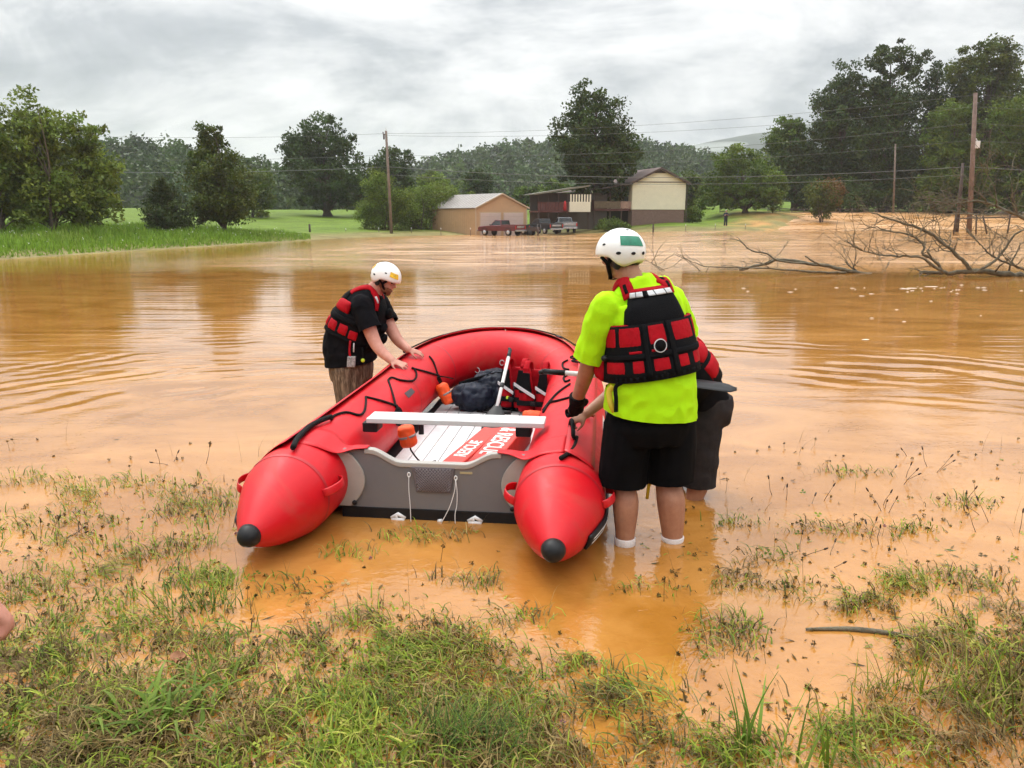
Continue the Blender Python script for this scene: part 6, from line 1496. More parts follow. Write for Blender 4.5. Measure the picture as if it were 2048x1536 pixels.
# ------------------------------------------------------------------ person bending behind him
def person_bent():
    f = np.array([-0.96, -0.20, 0.0]); sd = np.cross(f, (0, 0, 1.0)); gz0 = float(ground_z(np.array([1.15]), np.array([4.75]))[0])
    t = thing('person', (1.14, 4.75, gz0), 'bending person in charcoal shorts and red vest behind the yellow shirt', 'person', 'people wading around the boat')
    hp, kn, an = A3(1408, 822, 4.80), A3(1398, 940, 4.76), A3(1384, 1010, 4.74); off = np.array([-.06, .20, 0.0])
    hp2, kn2, an2 = hp + (0.02, .17, 0), kn + off, an + off + (-.05, 0, 0)
    pel = (hp + hp2) / 2 + (0, 0, .03); wai, che, upc = A3(1372, 742, 4.84), A3(1330, 700, 4.84), A3(1296, 680, 4.83); nkb, hd = A3(1270, 668, 4.82), A3(1250, 655, 4.82)
    shL, shR = upc + np.array([.01, -.16, -.02]), upc + np.array([.01, .17, -.02]); el, wr = A3(1238, 772, 4.62), A3(1172, 828, 4.50); grip = np.array(at_z(1138, 845, 0.575))
    b = MB(); trunk(b, [pel - (0, 0, .08), pel, wai, che, upc, nkb], [.14, .18, .18, .185, .16, .07], [.13, .15, .14, .14, .11, .065], sd)
    limb(b, [nkb + (.03, 0, 0), hd], [.066, .06]); fh, sh_, uh = head(b, hd + f * .03 - (0, 0, .02), f * .8 - np.array([0, 0, .6]), (-.5, 0, 0.86))
    for h_, k_, a_ in ((hp, kn, an), (hp2, kn2, an2)):
        low = np.array([a_[0], a_[1], gz0 + .07]); limb(b, [h_, (h_ + k_) / 2, k_, k_ * .6 + a_ * .4 - f * .015, a_, low], [.11, .10, .066, .07, .05, .045]); foot(b, low, f, 1, gz0)
    limb(b, [shL, el, wr], [.062, .046, .031]); limb(b, [shR, shR + (-.12, .03, -.25), shR + (-.28, .0, -.42)], [.062, .046, .031])
    hand(b, wr, grip - wr + np.array([-.01, 0, .0]), np.array([0.1, -0.5, 1.0]), (45, 60, 45), 0.98, -1); hand(b, shR + (-.28, .0, -.42), (-.6, 0, -.5), (.5, 0, .8), (40, 50, 40), .98, 1)
    solidify('body', b, m_skin_tan, t, 0.009, 4, 0.5)
    s = MB(); trunk(s, [pel + (0, 0, .0), wai, che, upc, nkb], [.198, .198, .20, .175, .08], [.165, .155, .155, .125, .08], sd); tb = torso_bvh(s); limb(s, [shL, shL * .55 + el * .45], [.08, .078]); limb(s, [shR, shR + (-.08, .02, -.16)], [.08, .078])
    so = solidify('shirt', s, m_blackshirt, t, 0.012, 5, 0.6, 0.006, 9, 3)
    q = MB(); trunk(q, [pel - (0, 0, .12), pel - (0, 0, .02), pel + (0.0, 0, .07)], [.18, .205, .195], [.165, .185, .17], sd)
    for h_, k_ in ((hp, kn), (hp2, kn2)): limb(q, [h_, (h_ + k_) / 2, k_ + (0, 0, -.16)], [.125, .120, .112])
    sh = solidify('shorts', q, m_greyshorts, t, 0.012, 5, 0.6, 0.009, 8, 6, cut=[(kn - (0, 0, .10), (0, 0, -1), .2), (kn2 - (0, 0, .10), (0, 0, -1), .2)])
    W0 = Wrap(bvh_of(sh), hp - (0, 0, .4), hp + (0, 0, .05), f, sd); W0.patch('cargo_pocket', m_greyshorts, .22, .36, 95, 165, 0.004, 0.014, sh, 5, 8)
    W = Wrap(tb, pel, upc, f, sd); L_ = W.L
    v = W.patch('life_vest', m_blackcloth, L_ * .22, L_ * .98, -179.9, 179.9, .003, .026, t, 9, 48, puff=False)
    for t0, t1 in ((.30, .48), (.53, .70), (.75, .95)):
        for a0, a1 in ((70, 100), (104, 136), (140, 172), (176, 208), (212, 250)): W.patch('red_panel', m_vestred, L_ * t0, L_ * t1, a0, a1, .022, .018, v, 5, 7)
    helmet(t, hd + f * .03 - (0, 0, .02) + uh * .028, fh, uh, 1.0)
person_bent()

# ------------------------------------------------------------------ person across the boat in the black shirt
def person_far():
    f = np.array([0.985, -0.17, 0.0]); sd = np.cross(f, (0, 0, 1.0)); gz0 = float(ground_z(np.array([-1.55]), np.array([7.1]))[0])
    Y = 7.05; t = thing('person', (-1.55, Y, gz0), 'bearded person in black shirt and camouflage shorts leaning on the boat', 'person', 'people wading around the boat')
    pel, wai, che, upc = A3(702, 728, Y), A3(702, 684, Y), A3(718, 632, Y - .02), A3(735, 600, Y - .03); nkb, nkt, hd = A3(752, 580, Y - .03), A3(762, 568, Y - .04), A3(770, 559, Y - .05)
    hpN, hpF = pel + sd * .10 - (0, 0, .02), pel - sd * .10 - (0, 0, .02)
    shN, shF = upc + sd * .19 - (0, 0, .03) + f * .01, upc - sd * .19 - (0, 0, .03) + f * .03
    elN, wrN = A3(752, 688, 6.74), A3(784, 722, 6.58); elF, wrF = A3(790, 672, 7.08), A3(816, 699, 6.92)
    pN, pF = np.array(hit(815, 741, 0.042)), np.array(hit(846, 716, 0.042))
    b = MB(); trunk(b, [pel - (0, 0, .10), pel, wai, che, upc, nkb], [.17, .20, .205, .195, .17, .072], [.16, .19, .205, .165, .13, .07], sd)
    limb(b, [nkb - f * .02, nkt], [.074, .072]); fh, sh_, uh = head(b, hd, f * .93 + np.array([0, -.12, -.38]), f * .38 + np.array([0, 0, .93]), 1.04)
    for h_ in (hpN, hpF):
        kn = np.array([h_[0] + .03, h_[1], gz0 + .47]); low = np.array([h_[0], h_[1], gz0 + .08]); limb(b, [h_, (h_ + kn) / 2, kn, kn * .6 + low * .4 - f * .02, low], [.13, .115, .075, .078, .05]); foot(b, low, f, 1, gz0)
    limb(b, [shN, elN, wrN], [.074, .056, .037]); limb(b, [shF, elF, wrF], [.074, .056, .037])
    for w_, p_, ts in ((wrN, pN, 1), (wrF, pF, 1)): hand(b, w_, p_ - w_, (0.05, -.35, 1.0), (6, 14, 12), 1.02, ts, .22)
    solidify('body', b, m_skin_pale, t, 0.0085, 3, 0.5)
    for q in (-1, 1): MB().ball(hd + uh * .004 + fh * .086 + sh_ * q * .031, .0105, nu=10, nv=7).build('eye', m_eye, t)
    bd = MB(); bd.ball(hd - uh * .068 * 1.04 + fh * .036, sh_ * .066, fh * .066, uh * .048, 16, 10); bd.ball(hd - uh * .098 + fh * .062, sh_ * .036, fh * .036, uh * .032, 12, 8); bd.ball(hd - uh * .045 - fh * .0, sh_ * .080, fh * .03, uh * .045, 12, 8)
    solidify('beard', bd, m_beard, t, .008, 2, .5, .004, 60, 2)
    s = MB(); trunk(s, [pel - (0, 0, .12), pel + (0, 0, .07), wai + (0, 0, .01), che, upc, nkb - (0, 0, .01)], [.240, .242, .238, .215, .190, .09], [.228, .232, .236, .190, .150, .085], sd)
    tb = torso_bvh(s)
    limb(s, [shN - sd * .01, shN * .5 + elN * .5, elN * 1.1 - shN * .1], [.096, .096, .100]); limb(s, [shF + sd * .01, shF * .5 + elF * .5, elF * 1.1 - shF * .1], [.096, .095, .098])
    so = solidify('shirt', s, m_blackshirt, t, 0.011, 5, 0.6, 0.008, 8, 2, ridged=True, cut=[(pel + (0, 0, .015), (.12, 0, -1), .40), (shN * .38 + elN * .62, elN - shN, .17), (shF * .38 + elF * .62, elF - shF, .17)])
    q = MB(); trunk(q, [pel - (0, 0, .14), pel - (0, 0, .03), pel + (0, 0, .06)], [.20, .215, .200], [.185, .200, .190], sd)
    for h_ in (hpN, hpF): kn = np.array([h_[0] + .03, h_[1], gz0 + .47]); limb(q, [h_, (h_ + kn) / 2, kn + (0, 0, -.12)], [.150, .142, .135])
    so2 = solidify('shorts', q, m_camo, t, 0.012, 5, 0.6, 0.008, 8, 8, stretch=(1.6, 1.6, .5))
    helmet(t, hd + uh * .030, fh, uh, 1.05, tape=[(m_yellow_tape, 18, 58, 10, 30, 4), (m_yellow_tape, 142, 172, 14, 34, 0)])
    W = Wrap(tb, pel, nkb, f, sd); z = lambda h: (h - pel[2]) / W.ax[2]; L_ = W.L
    v = W.patch('life_vest', m_blackcloth, L_ * .36, L_ * .66, -179.9, 179.9, .003, .028, t, 8, 56, puff=False)
    W.patch('back_panel', m_blackcloth, L_ * .62, L_ * .93, 128, 232, .003, .030, v, 7, 20, taper=.25); W.patch('back_pad', m_vestred, L_ * .66, L_ * .80, 112, 150, .018, .026, v, 5, 10)
    W.patch('front_panel', m_blackcloth, L_ * .30, L_ * .92, -55, 55, .003, .060, v, 8, 20, taper=.25)
    for a0, a1 in ((100, 118), (122, 142), (147, 178), (182, 212), (217, 250)): W.patch('red_panel', m_vestred, L_ * .40, L_ * .53, a0, a1, .022, .020, v, 5, 7)
    for a0, a1 in ((78, 97), (262, 284)): W.patch('red_panel', m_vestred, L_ * .38, L_ * .50, a0, a1, .022, .016, v, 5, 7)
    W.patch('belt', m_blackcloth, L_ * .555, L_ * .615, 80, 280, .028, .014, v, 3, 34, puff=False); W.patch('hem_band', m_blackcloth, L_ * .35, L_ * .385, -179.9, 179.9, .022, .010, v, 3, 44, puff=False)
    for sg, sh in ((1, shN), (-1, shF)):
        p0 = W.pt(L_ * .90, 180 - sg * 40, .02); fr = W.pt(L_ * .80, sg * 40, .03); top = sh * .42 + nkb * .58 + np.array([0, 0, .07])
        W.strap('shoulder_strap', m_vestred, [p0, p0 * .45 + top * .55, top, top * .45 + fr * .55 + f * .02, fr], .066, .016, v, 7)
        e_ = top * .75 + fr * .25; W.strap('strap_light', m_silver, [top * .6 + fr * .4, top * .35 + fr * .65], .03, .02, v, 3)
    for a_, tt in ((-8, .78), (10, .60), (-4, .46)): MB().ball(W.pt(L_ * tt, a_, .075), W.f * .03, W.s * .06, W.ax * .05, 10, 8).build('pouch', m_blackcloth, v)
    p = W.pt(L_ * .34, 62, .055); MB().tube([p, p - (0, 0, .10)], .007, 6).build('whistle_cord', m_rope, v); MB().ball(p - (0, 0, .115), .018).build('whistle', m_lime, v)
    p = W.pt(L_ * .38, 88, .045); MB().tube(catmull([p, p - (0.01, .01, .10), p - (.0, .012, .16)], 4), .010, 6, True, .3).build('tether', m_vestred, v)
    MB().par(p - np.array([.04, .02, .24]), (.075, 0, 0), (0, .025, 0), (0.01, 0, .10)).build('tether_pouch', simple('speckled_pouch', (.02, .02, .022), .6, var=1.0, vscale=90, var2=(.5, .5, .5)), v, False, .008)
    MB().tube([p - (-.035, .02, .02), p - (-.03, .022, .10)], .006, 6).build('clip', m_silver, v)
person_far()

# ------------------------------------------------------------------ bystander whose hand enters at the left edge
def bystander():
    f = np.array([0.15, 1.0, 0.0]); f /= np.linalg.norm(f); sd = np.cross(f, (0, 0, 1.0)); x0, y0 = -1.64, 1.52; gz0 = float(ground_z(np.array([x0]), np.array([y0]))[0])
    t = thing('person', (x0, y0, gz0), 'bystander cut off by the left picture edge, only a hand showing', 'person')
    Z = lambda dx, dy, h: np.array([x0, y0, gz0]) + sd * dx + f * dy + np.array([0, 0, h])
    b = MB(); trunk(b, [Z(0, 0, .82), Z(0, 0, .93), Z(0, .01, 1.1), Z(0, .01, 1.3), Z(0, 0, 1.42), Z(0, 0, 1.5)], [.14, .17, .165, .18, .16, .065], [.11, .13, .12, .125, .10, .062], sd); limb(b, [Z(0, 0, 1.48), Z(0, .02, 1.58)], [.06, .058]); head(b, Z(0, .03, 1.66), f, (0, 0, 1))
    for q in (-1, 1): limb(b, [Z(q * .1, 0, .9), Z(q * .1, .01, .5), Z(q * .1, 0, .08)], [.10, .065, .042]); foot(b, Z(q * .1, 0, .08), f, 1, gz0)
    tip = A3(34, 1226, 1.66); wr = tip + np.array([-.055, -.03, .055])
    limb(b, [Z(.20, 0, 1.40), Z(.27, -.02, 1.14), wr], [.055, .045, .031]); hand(b, wr, np.array([.42, .25, -.85]), np.array([.6, .5, .4]), (55, 65, 45), 1.05, -1)
    limb(b, [Z(-.20, 0, 1.40), Z(-.25, -.02, 1.12), Z(-.24, .05, .9)], [.055, .045, .031]); hand(b, Z(-.24, .05, .9), (0, .15, -1), -sd, (25, 30, 20), 1.0, 1)
    solidify('body', b, m_skin_pale, t, .0085, 3)
    s = MB(); trunk(s, [Z(0, 0, .86), Z(0, .01, 1.1), Z(0, .01, 1.3), Z(0, 0, 1.43), Z(0, 0, 1.51)], [.20, .195, .205, .18, .08], [.155, .15, .15, .12, .08], sd)
    for q in (-1, 1): limb(s, [Z(q * .19, 0, 1.40), Z(q * .235, 0, 1.2)], [.08, .078])
    solidify('shirt', s, simple('grey_shirt', (.16, .17, .19), .8, var=.15, vscale=12), t, .012, 4, .6, .006, 9, 1)
    q_ = MB(); trunk(q_, [Z(0, 0, .76), Z(0, 0, .9)], [.18, .19], [.14, .15], sd)
    for q in (-1, 1): limb(q_, [Z(q * .1, 0, .86), Z(q * .1, .01, .5), Z(q * .1, 0, .12)], [.12, .095, .085])
    solidify('trousers', q_, simple('blue_trousers', (.035, .05, .085), .85, var=.2, vscale=14), t, .012, 4, .6, .006, 9, 4)
    k = MB(); k.ball(Z(0, .01, 1.70), sd * .088, f * .104, (0, 0, .09)); k.build('hair', m_hair, t)
bystander()
def dress_onlooker():
    t, Z, f, sd = ONL[0]; b = MB()
    trunk(b, [Z(0, 0, .82), Z(0, 0, .95), Z(0, .01, 1.15), Z(0, 0, 1.35), Z(0, 0, 1.5)], [.15, .17, .16, .19, .065], [.12, .13, .12, .12, .06], sd); limb(b, [Z(0, 0, 1.48), Z(0, .02, 1.58)], [.06, .058]); head(b, Z(0, .03, 1.66), f, (0, 0, 1))
    for q in (-1, 1):
        limb(b, [Z(q * .1, 0, .9), Z(q * .12, .01, .5), Z(q * .13, 0, .08)], [.10, .07, .05]); foot(b, Z(q * .13, 0, .08), f, 1, Z(0, 0, 0)[2])
        w = Z(q * .12 + .1, .32, 1.22); limb(b, [Z(q * .2, 0, 1.40), Z(q * .3, .06, 1.15), w], [.055, .045, .035]); hand(b, w, f + sd * (-q * .3), Z1, (30, 30, 20), 1, q)
    solidify('body', b, m_skin_pale, t, .02, 2)
    s = MB(); trunk(s, [Z(0, 0, .86), Z(0, .01, 1.15), Z(0, 0, 1.36), Z(0, 0, 1.5)], [.20, .19, .21, .08], [.16, .15, .15, .08], sd)
    for q in (-1, 1): limb(s, [Z(q * .19, 0, 1.40), Z(q * .30, .06, 1.15), Z(q * .2, .2, 1.2)], [.08, .07, .06])
    solidify('jacket', s, simple('dark_navy_jacket', (.010, .013, .024), .8), t, .02, 2)
    k = MB(); trunk(k, [Z(0, 0, .76), Z(0, 0, .9)], [.18, .19], [.14, .15], sd)
    for q in (-1, 1): limb(k, [Z(q * .1, 0, .86), Z(q * .12, .01, .5), Z(q * .13, 0, .1)], [.12, .095, .085])
    solidify('trousers', k, simple('dark_trousers', (.018, .020, .028), .85), t, .02, 2)
    MB().ball(Z(0, .01, 1.71), sd * .09, f * .105, Z1 * .085).build('cap', simple('grey_cap', (.30, .30, .30), .7), t)
dress_onlooker()
# ------------------------------------------------------------------ foreground grass and floating debris
# cover of matted plants over the drowned ground: (px, py, rx, ry, weight) of each patch as laid out on the bank
COVER = [(200, 1780, 900, 200, .9), (1150, 1760, 500, 150, .75), (1850, 1760, 500, 170, .75), (150, 1490, 330, 170, .92), (560, 1490, 420, 140, .92), (900, 1475, 250, 120, .85), (380, 1330, 190, 80, .6), (60, 1330, 140, 120, .7), (420, 1185, 100, 55, .5), (130, 1190, 160, 50, .25), (300, 1250, 110, 45, .42), (60, 1080, 150, 50, .16),
         (760, 1260, 100, 42, .5), (650, 1320, 120, 60, .6), (860, 1330, 150, 70, .75), (1000, 1380, 90, 60, .55), (1090, 1510, 150, 55, .65), (1260, 1400, 110, 42, .42), (1330, 1500, 120, 55, .45), (1480, 1510, 200, 55, .6), (1700, 1500, 240, 65, .5), (1900, 1460, 180, 90, .55),
         (2020, 1350, 70, 110, .8), (1880, 1300, 90, 45, .5), (1720, 1215, 75, 24, .62), (1880, 1168, 105, 26, .58), (1460, 1275, 70, 40, .5), (1480, 1165, 45, 26, .4), (1470, 1050, 50, 14, .4), (380, 1010, 90, 40, .4), (165, 1000, 40, 26, .55), (1950, 1250, 80, 40, .4), (350, 1110, 110, 34, .36), (1990, 910, 50, 12, .5), (560, 1150, 60, 14, .35), (1560, 1120, 60, 16, .35), (1650, 1060, 70, 13, .3), (1800, 1060, 80, 14, .32), (1900, 1010, 80, 13, .3), (1600, 1180, 70, 20, .35), (700, 1105, 60, 14, .3), (850, 1075, 80, 12, .28), (620, 1185, 70, 16, .38), (950, 1165, 70, 18, .34), (1300, 1180, 60, 16, .28), (1150, 1330, 60, 20, .34), (200, 1045, 100, 18, .36), (60, 960, 80, 14, .3), (250, 965, 80, 12, .26), (1050, 1240, 60, 16, .3), (1700, 950, 70, 10, .22), (1560, 900, 60, 8, .2)]
def cover(px, py):
    d = np.zeros_like(px)
    for a, b, rx, ry, w in COVER: d = np.maximum(d, w * np.exp(-(((px - a) / rx) ** 2 + ((py - b) / ry) ** 2) ** 1.6 * .8))
    return d
def scatter(n, r, y0, y1, x=3.6, zoff=0.0):
    Y = y0 + (y1 - y0) * r.uniform(size=n) ** 1.15; X = r.uniform(-1, 1, n) * (0.6 + Y * .74)
    px, py = to_px(X, Y, 0.0); return X, Y, px, py
# keep plants clear of the boat, the legs and the bystander's feet
def clear_of_boat(X, Y, m=0.0):
    u = (X - BO[0]) * BU[0] + (Y - BO[1]) * BU[1]; v = (X - BO[0]) * BV[0] + (Y - BO[1]) * BV[1]
    inside = (u > -0.85) & (np.abs(v) < 0.98 + m) & (u < 3.6)
    gap = (u < 0.0) & (np.abs(v) < 0.5)
    return ~inside | gap
GREENS = np.array([(.19, .25, .020), (.135, .195, .018), (.26, .30, .040), (.095, .15, .020), (.30, .29, .060)])
BROWNS = np.array([(.17, .115, .035), (.27, .19, .065), (.115, .078, .026), (.32, .235, .095)])
def surf(X, Y): return np.maximum(ground_z(X, Y), -0.004)
def foreground_grass():
    r = np.random.default_rng(42); parts = []
    def pal(P, n, brown):
        g = GREENS[r.integers(0, len(GREENS), n)]; b = BROWNS[r.integers(0, len(BROWNS), n)]
        m = brown + .55 * vnoise(P[:, 0], P[:, 1], 2.2, 71) + .3 * vnoise(P[:, 0], P[:, 1], 6.0, 72)
        return np.where((r.uniform(size=n) < m)[:, None], b * (.8 + .3 * vnoise(P[:, 0], P[:, 1], 3.0, 73))[:, None], g) * r.uniform(.65, 1.35, (n, 1))
    # matted thatch lying almost flat
    X, Y, px, py = scatter(250000, r, 1.35, 5.4); c = cover(px, py); cl = vnoise(X, Y, 5.0, 21) * .5 + vnoise(X, Y, 12.0, 22) * .35
    k = (r.uniform(size=len(X)) < np.clip(c * (0.9 + 1.9 * cl), 0, 1) * .55) & clear_of_boat(X, Y); X, Y, c = X[k], Y[k], c[k]; n = len(X)
    P = np.stack([X, Y, surf(X, Y) + r.uniform(0, .012, n) * (1 + c)], -1)
    flow = 2.6 + 1.8 * vnoise(X, Y, 2.6, 31) + r.normal(size=n) * 1.0
    V, Q = blades(P, r.uniform(.04, .14, n), r.uniform(.003, .0085, n), r.uniform(1.3, 2.2, n), r, 3, flow); parts.append((V, Q, np.repeat(pal(P, n, .50), 8, 0)))
    # upright and arching blades
    X, Y, px, py = scatter(175000, r, 1.35, 5.2); c = cover(px, py); cl = vnoise(X, Y, 3.2, 24) * .6 + vnoise(X, Y, 9.0, 25) * .4
    k = (r.uniform(size=len(X)) < np.clip((c - .36) * 1.25 * (0.9 + 1.7 * cl), 0, 1) * .24) & clear_of_boat(X, Y); X, Y, c = X[k], Y[k], c[k]; n = len(X)
    P = np.stack([X, Y, surf(X, Y) - .01], -1); flow = 2.2 + 1.6 * vnoise(X, Y, 1.1, 33) + r.normal(size=n) * 1.1
    V, Q = blades(P, r.uniform(.045, .16, n) * (.5 + .5 * c), r.uniform(.004, .010, n), r.uniform(.7, 2.3, n), r, 4, flow); parts.append((V, Q, np.repeat(pal(P, n, .16), 10, 0)))
    # wide streaming blades laid over by the current
    X, Y, px, py = scatter(30000, r, 1.35, 4.6); c = cover(px, py)
    k = (r.uniform(size=len(X)) < np.clip((c - .2) * (1 + 1.5 * vnoise(X, Y, 2.4, 81)), 0, 1) * .11) & clear_of_boat(X, Y); X, Y, c = X[k], Y[k], c[k]; n = len(X)
    P = np.stack([X, Y, surf(X, Y)], -1); flow = 2.7 + 1.3 * vnoise(X, Y, 1.6, 31) + r.normal(size=n) * .45
    V, Q = blades(P, r.uniform(.09, .24, n), r.uniform(.005, .011, n), r.uniform(1.3, 2.2, n), r, 5, flow); parts.append((V, Q, np.repeat(pal(P, n, -.15) * 1.15, 12, 0)))
    # thin dead stalks
    X, Y, px, py = scatter(26000, r, 1.8, 6.4); c = cover(px, py) + .035 * (py > 860)
    k = (r.uniform(size=len(X)) < np.clip(c, 0, 1) * .16) & clear_of_boat(X, Y, .1); X, Y = X[k], Y[k]; n = len(X)
    V, Q = blades(np.stack([X, Y, surf(X, Y) - .01], -1), r.uniform(.08, .30, n), r.uniform(.0018, .003, n), r.uniform(.1, 1.6, n), r, 4); parts.append((V, Q, np.repeat(BROWNS[r.integers(0, 4, n)] * r.uniform(.6, 1.5, (n, 1)), 10, 0)))
    V, Q, cc = merge(parts); o = np_mesh('grass', V, Q, m_grass, None, cc); tag(o, 'matted wet grass and dead stalks on the near flooded bank', None, None, 'stuff')
    # clover leaves: three leaflets each
    X, Y, px, py = scatter(60000, r, 1.35, 5.6); c = cover(px, py); cl = vnoise(X, Y, 4.0, 27)
    k = (r.uniform(size=len(X)) < np.clip(c * (.6 + 1.2 * cl) + .012, 0, 1) * .30) & clear_of_boat(X, Y); X, Y, c = X[k], Y[k], c[k]; n = len(X)
    base = np.stack([X, Y, surf(X, Y) + r.uniform(.004, .05, n) * (.3 + c)], -1); VV = []; CC = []
    az = r.uniform(0, 2 * math.pi, n); nrm = unit(np.stack([r.normal(size=n) * .45, r.normal(size=n) * .45 - .15, np.ones(n)], -1)); col = pal(base, n, .30) * 1.05
    L_ = r.uniform(.011, .025, n)
    for j in range(3):
        a = az + j * 2.09; d = np.stack([np.cos(a), np.sin(a), np.zeros(n)], -1); d = unit(d - nrm * (d * nrm).sum(-1, keepdims=True)); s = np.cross(nrm, d)
        q = np.empty((n, 4, 3)); q[:, 0] = base; q[:, 1] = base + d * (L_ * .7)[:, None] + s * (L_ * .42)[:, None] + nrm * .002; q[:, 2] = base + d * L_[:, None]; q[:, 3] = base + d * (L_ * .7)[:, None] - s * (L_ * .42)[:, None] + nrm * .002
        VV.append(q.reshape(-1, 3)); CC.append(np.repeat(col, 4, 0))
    V = np.concatenate(VV); o = np_mesh('clover', V, np.arange(len(V)).reshape(-1, 4), m_grass, None, np.concatenate(CC)); tag(o, 'small clover leaves scattered through the near grass', None, None, 'stuff')
foreground_grass()
def flower_heads():
    """spent clover heads: small ragged balls on stalks, drifting between the blades"""
    r = np.random.default_rng(77); X, Y, px, py = scatter(10500, r, 1.8, 7.0); c = cover(px, py) + .10 * (py > 880) * (np.abs(px - 860) > 420) + .06 * (py > 1040)
    k = (r.uniform(size=len(X)) < np.clip(c, 0, 1) * .42) & clear_of_boat(X, Y, .05); X, Y = X[k], Y[k]; n = len(X); h = r.uniform(.002, .060, n) * np.where(r.uniform(size=n) < .18, 2.0, .4)
    P = np.stack([X, Y, surf(X, Y) + h], -1); m = 22; idx = np.repeat(np.arange(n), m); d = unit(r.normal(size=(n * m, 3))); R_ = r.uniform(.007, .015, n)[idx][:, None]
    V, Q = leaf_quads(P[idx] + d * R_ * .7, .012, .5, r, D=d + r.normal(size=d.shape) * .3); pk = np.where((r.uniform(size=n) < .03)[:, None], np.array([[.30, .14, .17]]), BROWNS[r.integers(0, 3, n)] * .75)
    st = P.copy(); st[:, 2] = surf(X, Y) - .02; off = r.normal(size=(n, 3)) * .015; off[:, 2] = 0
    w = .0016; S = np.empty((n, 4, 3)); S[:, 0] = st + off - (w, 0, 0); S[:, 1] = st + off + (w, 0, 0); S[:, 2] = P + (w * .7, 0, 0); S[:, 3] = P - (w * .7, 0, 0)
    V2, Q2, cc = merge([(V, Q, np.repeat(pk[idx], 4, 0)), (S.reshape(-1, 3), np.arange(4 * n).reshape(n, 4), np.repeat(BROWNS[r.integers(0, 3, n)], 4, 0))])
    o = np_mesh('clover_heads', V2, Q2, m_grass, None, cc); tag(o, 'brown spent clover heads standing out of the shallow water', None, None, 'stuff')
flower_heads()
def debris():
    """bits of straw, leaf and foam afloat"""
    r = np.random.default_rng(15); X, Y, px, py = scatter(17000, r, 2.0, 9.0); c = .5 * cover(px, py) + .22 * sstep(860, 1100, py) * (np.abs(px - 840) > 300) + .20 * sstep(980, 1060, py)
    c = c * sstep(-.5, .5, vnoise(X, Y, 1.6, 51) + .2); k = (r.uniform(size=len(X)) < c * .5) & clear_of_boat(X, Y, .05); X, Y = X[k], Y[k]; n = len(X)
    P = np.stack([X, Y, np.maximum(ground_z(X, Y), 0) + .003], -1); D = r.normal(size=(n, 3)); D[:, 2] *= .12; D = unit(D); S = unit(np.cross(D, [0, 0, 1.0])); L_ = (.005 + .04 * r.uniform(size=n) ** 2.2)[:, None]; W_ = r.uniform(.0015, .007, n)[:, None]
    q = np.empty((n, 4, 3)); q[:, 0] = P - D * L_; q[:, 1] = P + S * W_; q[:, 2] = P + D * L_; q[:, 3] = P - S * W_; q[..., 2] += r.uniform(0, .004, (n, 4))
    col = np.repeat(np.where((r.uniform(size=n) < .22)[:, None], GREENS[r.integers(0, 5, n)], BROWNS[r.integers(0, 3, n)] * .6), 4, 0)
    o = np_mesh('debris', q.reshape(-1, 3), np.arange(4 * n).reshape(n, 4), m_grass, None, col); tag(o, 'dark scraps of straw and leaf floating on the shallows', None, None, 'stuff')
    # pale foam flecks further out
    m_foam = simple('foam', (.72, .62, .50), .8); mb = MB()
    for _ in range(40):
        a = r.uniform(1700, 2048) if r.uniform() < .75 else r.uniform(1480, 2000); b = r.normal(579, 4) if r.uniform() < .7 else r.uniform(570, 700); p = np.array(at_z(a, b, .004)); L1 = r.uniform(.015, .09) * (2.2 if r.uniform() < .15 else 1); w = L1 * r.uniform(.3, .7)
        mb.add([p + np.array([L1 * math.cos(x) * r.uniform(.6, 1.1), w * math.sin(x) * r.uniform(.6, 1.1), .004]) for x in np.linspace(0, 2 * math.pi, 9, endpoint=False)] + [p + (0, 0, .012)], [(j, (j + 1) % 9, 9) for j in range(9)])
    tag(mb.build('foam', m_foam, None), 'pale foam flecks drifting on the calm brown water at the right', None, None, 'stuff')
debris()
# ------------------------------------------------------------------ single plants that stand out
def tuft(name, label, px, py, n, h, w, lean, pal_, seed, spread=.08, seg=6, group=None, cat='plant', az=None, azs=9.0):
    r = np.random.default_rng(seed); p = at_z(px, py, 0.0); gz = float(ground_z(np.array([p.x]), np.array([p.y]))[0]); t = thing(name, (p.x, p.y, gz), label, cat, group)
    a = r.normal(size=n) * azs if az is None else az + r.normal(size=n) * azs; P = np.stack([p.x + r.normal(size=n) * spread, p.y + r.normal(size=n) * spread * .6, np.full(n, gz - .01)], -1)
    V, Q = blades(P, r.uniform(h * .55, h, n), r.uniform(w * .7, w * 1.2, n), r.uniform(lean[0], lean[1], n), r, seg, a)
    col = np.repeat(np.array(pal_)[r.integers(0, len(pal_), n)] * r.uniform(.8, 1.25, (n, 1)), 2 * (seg + 1), 0); np_mesh('blades', V, Q, m_grass, t, col); return t
LIGHTG = [(.12, .19, .022), (.10, .16, .020), (.15, .21, .035)]; DARKG = [(.045, .085, .018), (.06, .105, .022), (.075, .12, .025)]
tuft('broadleaf_plant', 'broad-leaved bright green plant sprawling in the bottom left grass', 330, 1440, 80, .28, .021, (.9, 2.0), LIGHTG, 1, .10)
tuft('broadleaf_plant', 'smaller broad-leaved plant just behind the sprawling one', 420, 1370, 30, .24, .022, (.5, 1.5), LIGHTG, 2, .07)
tuft('grass_tuft', 'tall wide-bladed grass tuft rising at the bottom edge right of centre', 1490, 1500, 15, .42, .013, (.2, 1.1), [(.11, .19, .025), (.14, .22, .035)], 3, .05)
tuft('grass_tuft', 'single tall blade group beside the wide-bladed tuft', 1640, 1530, 8, .36, .014, (.1, .7), LIGHTG, 4, .05)
tuft('grass_tuft', 'dense dark fine-leaved grass tuft at the bottom edge near centre', 930, 1500, 230, .25, .0048, (.5, 1.8), DARKG + LIGHTG, 5, .10, az=.9, azs=1.0)
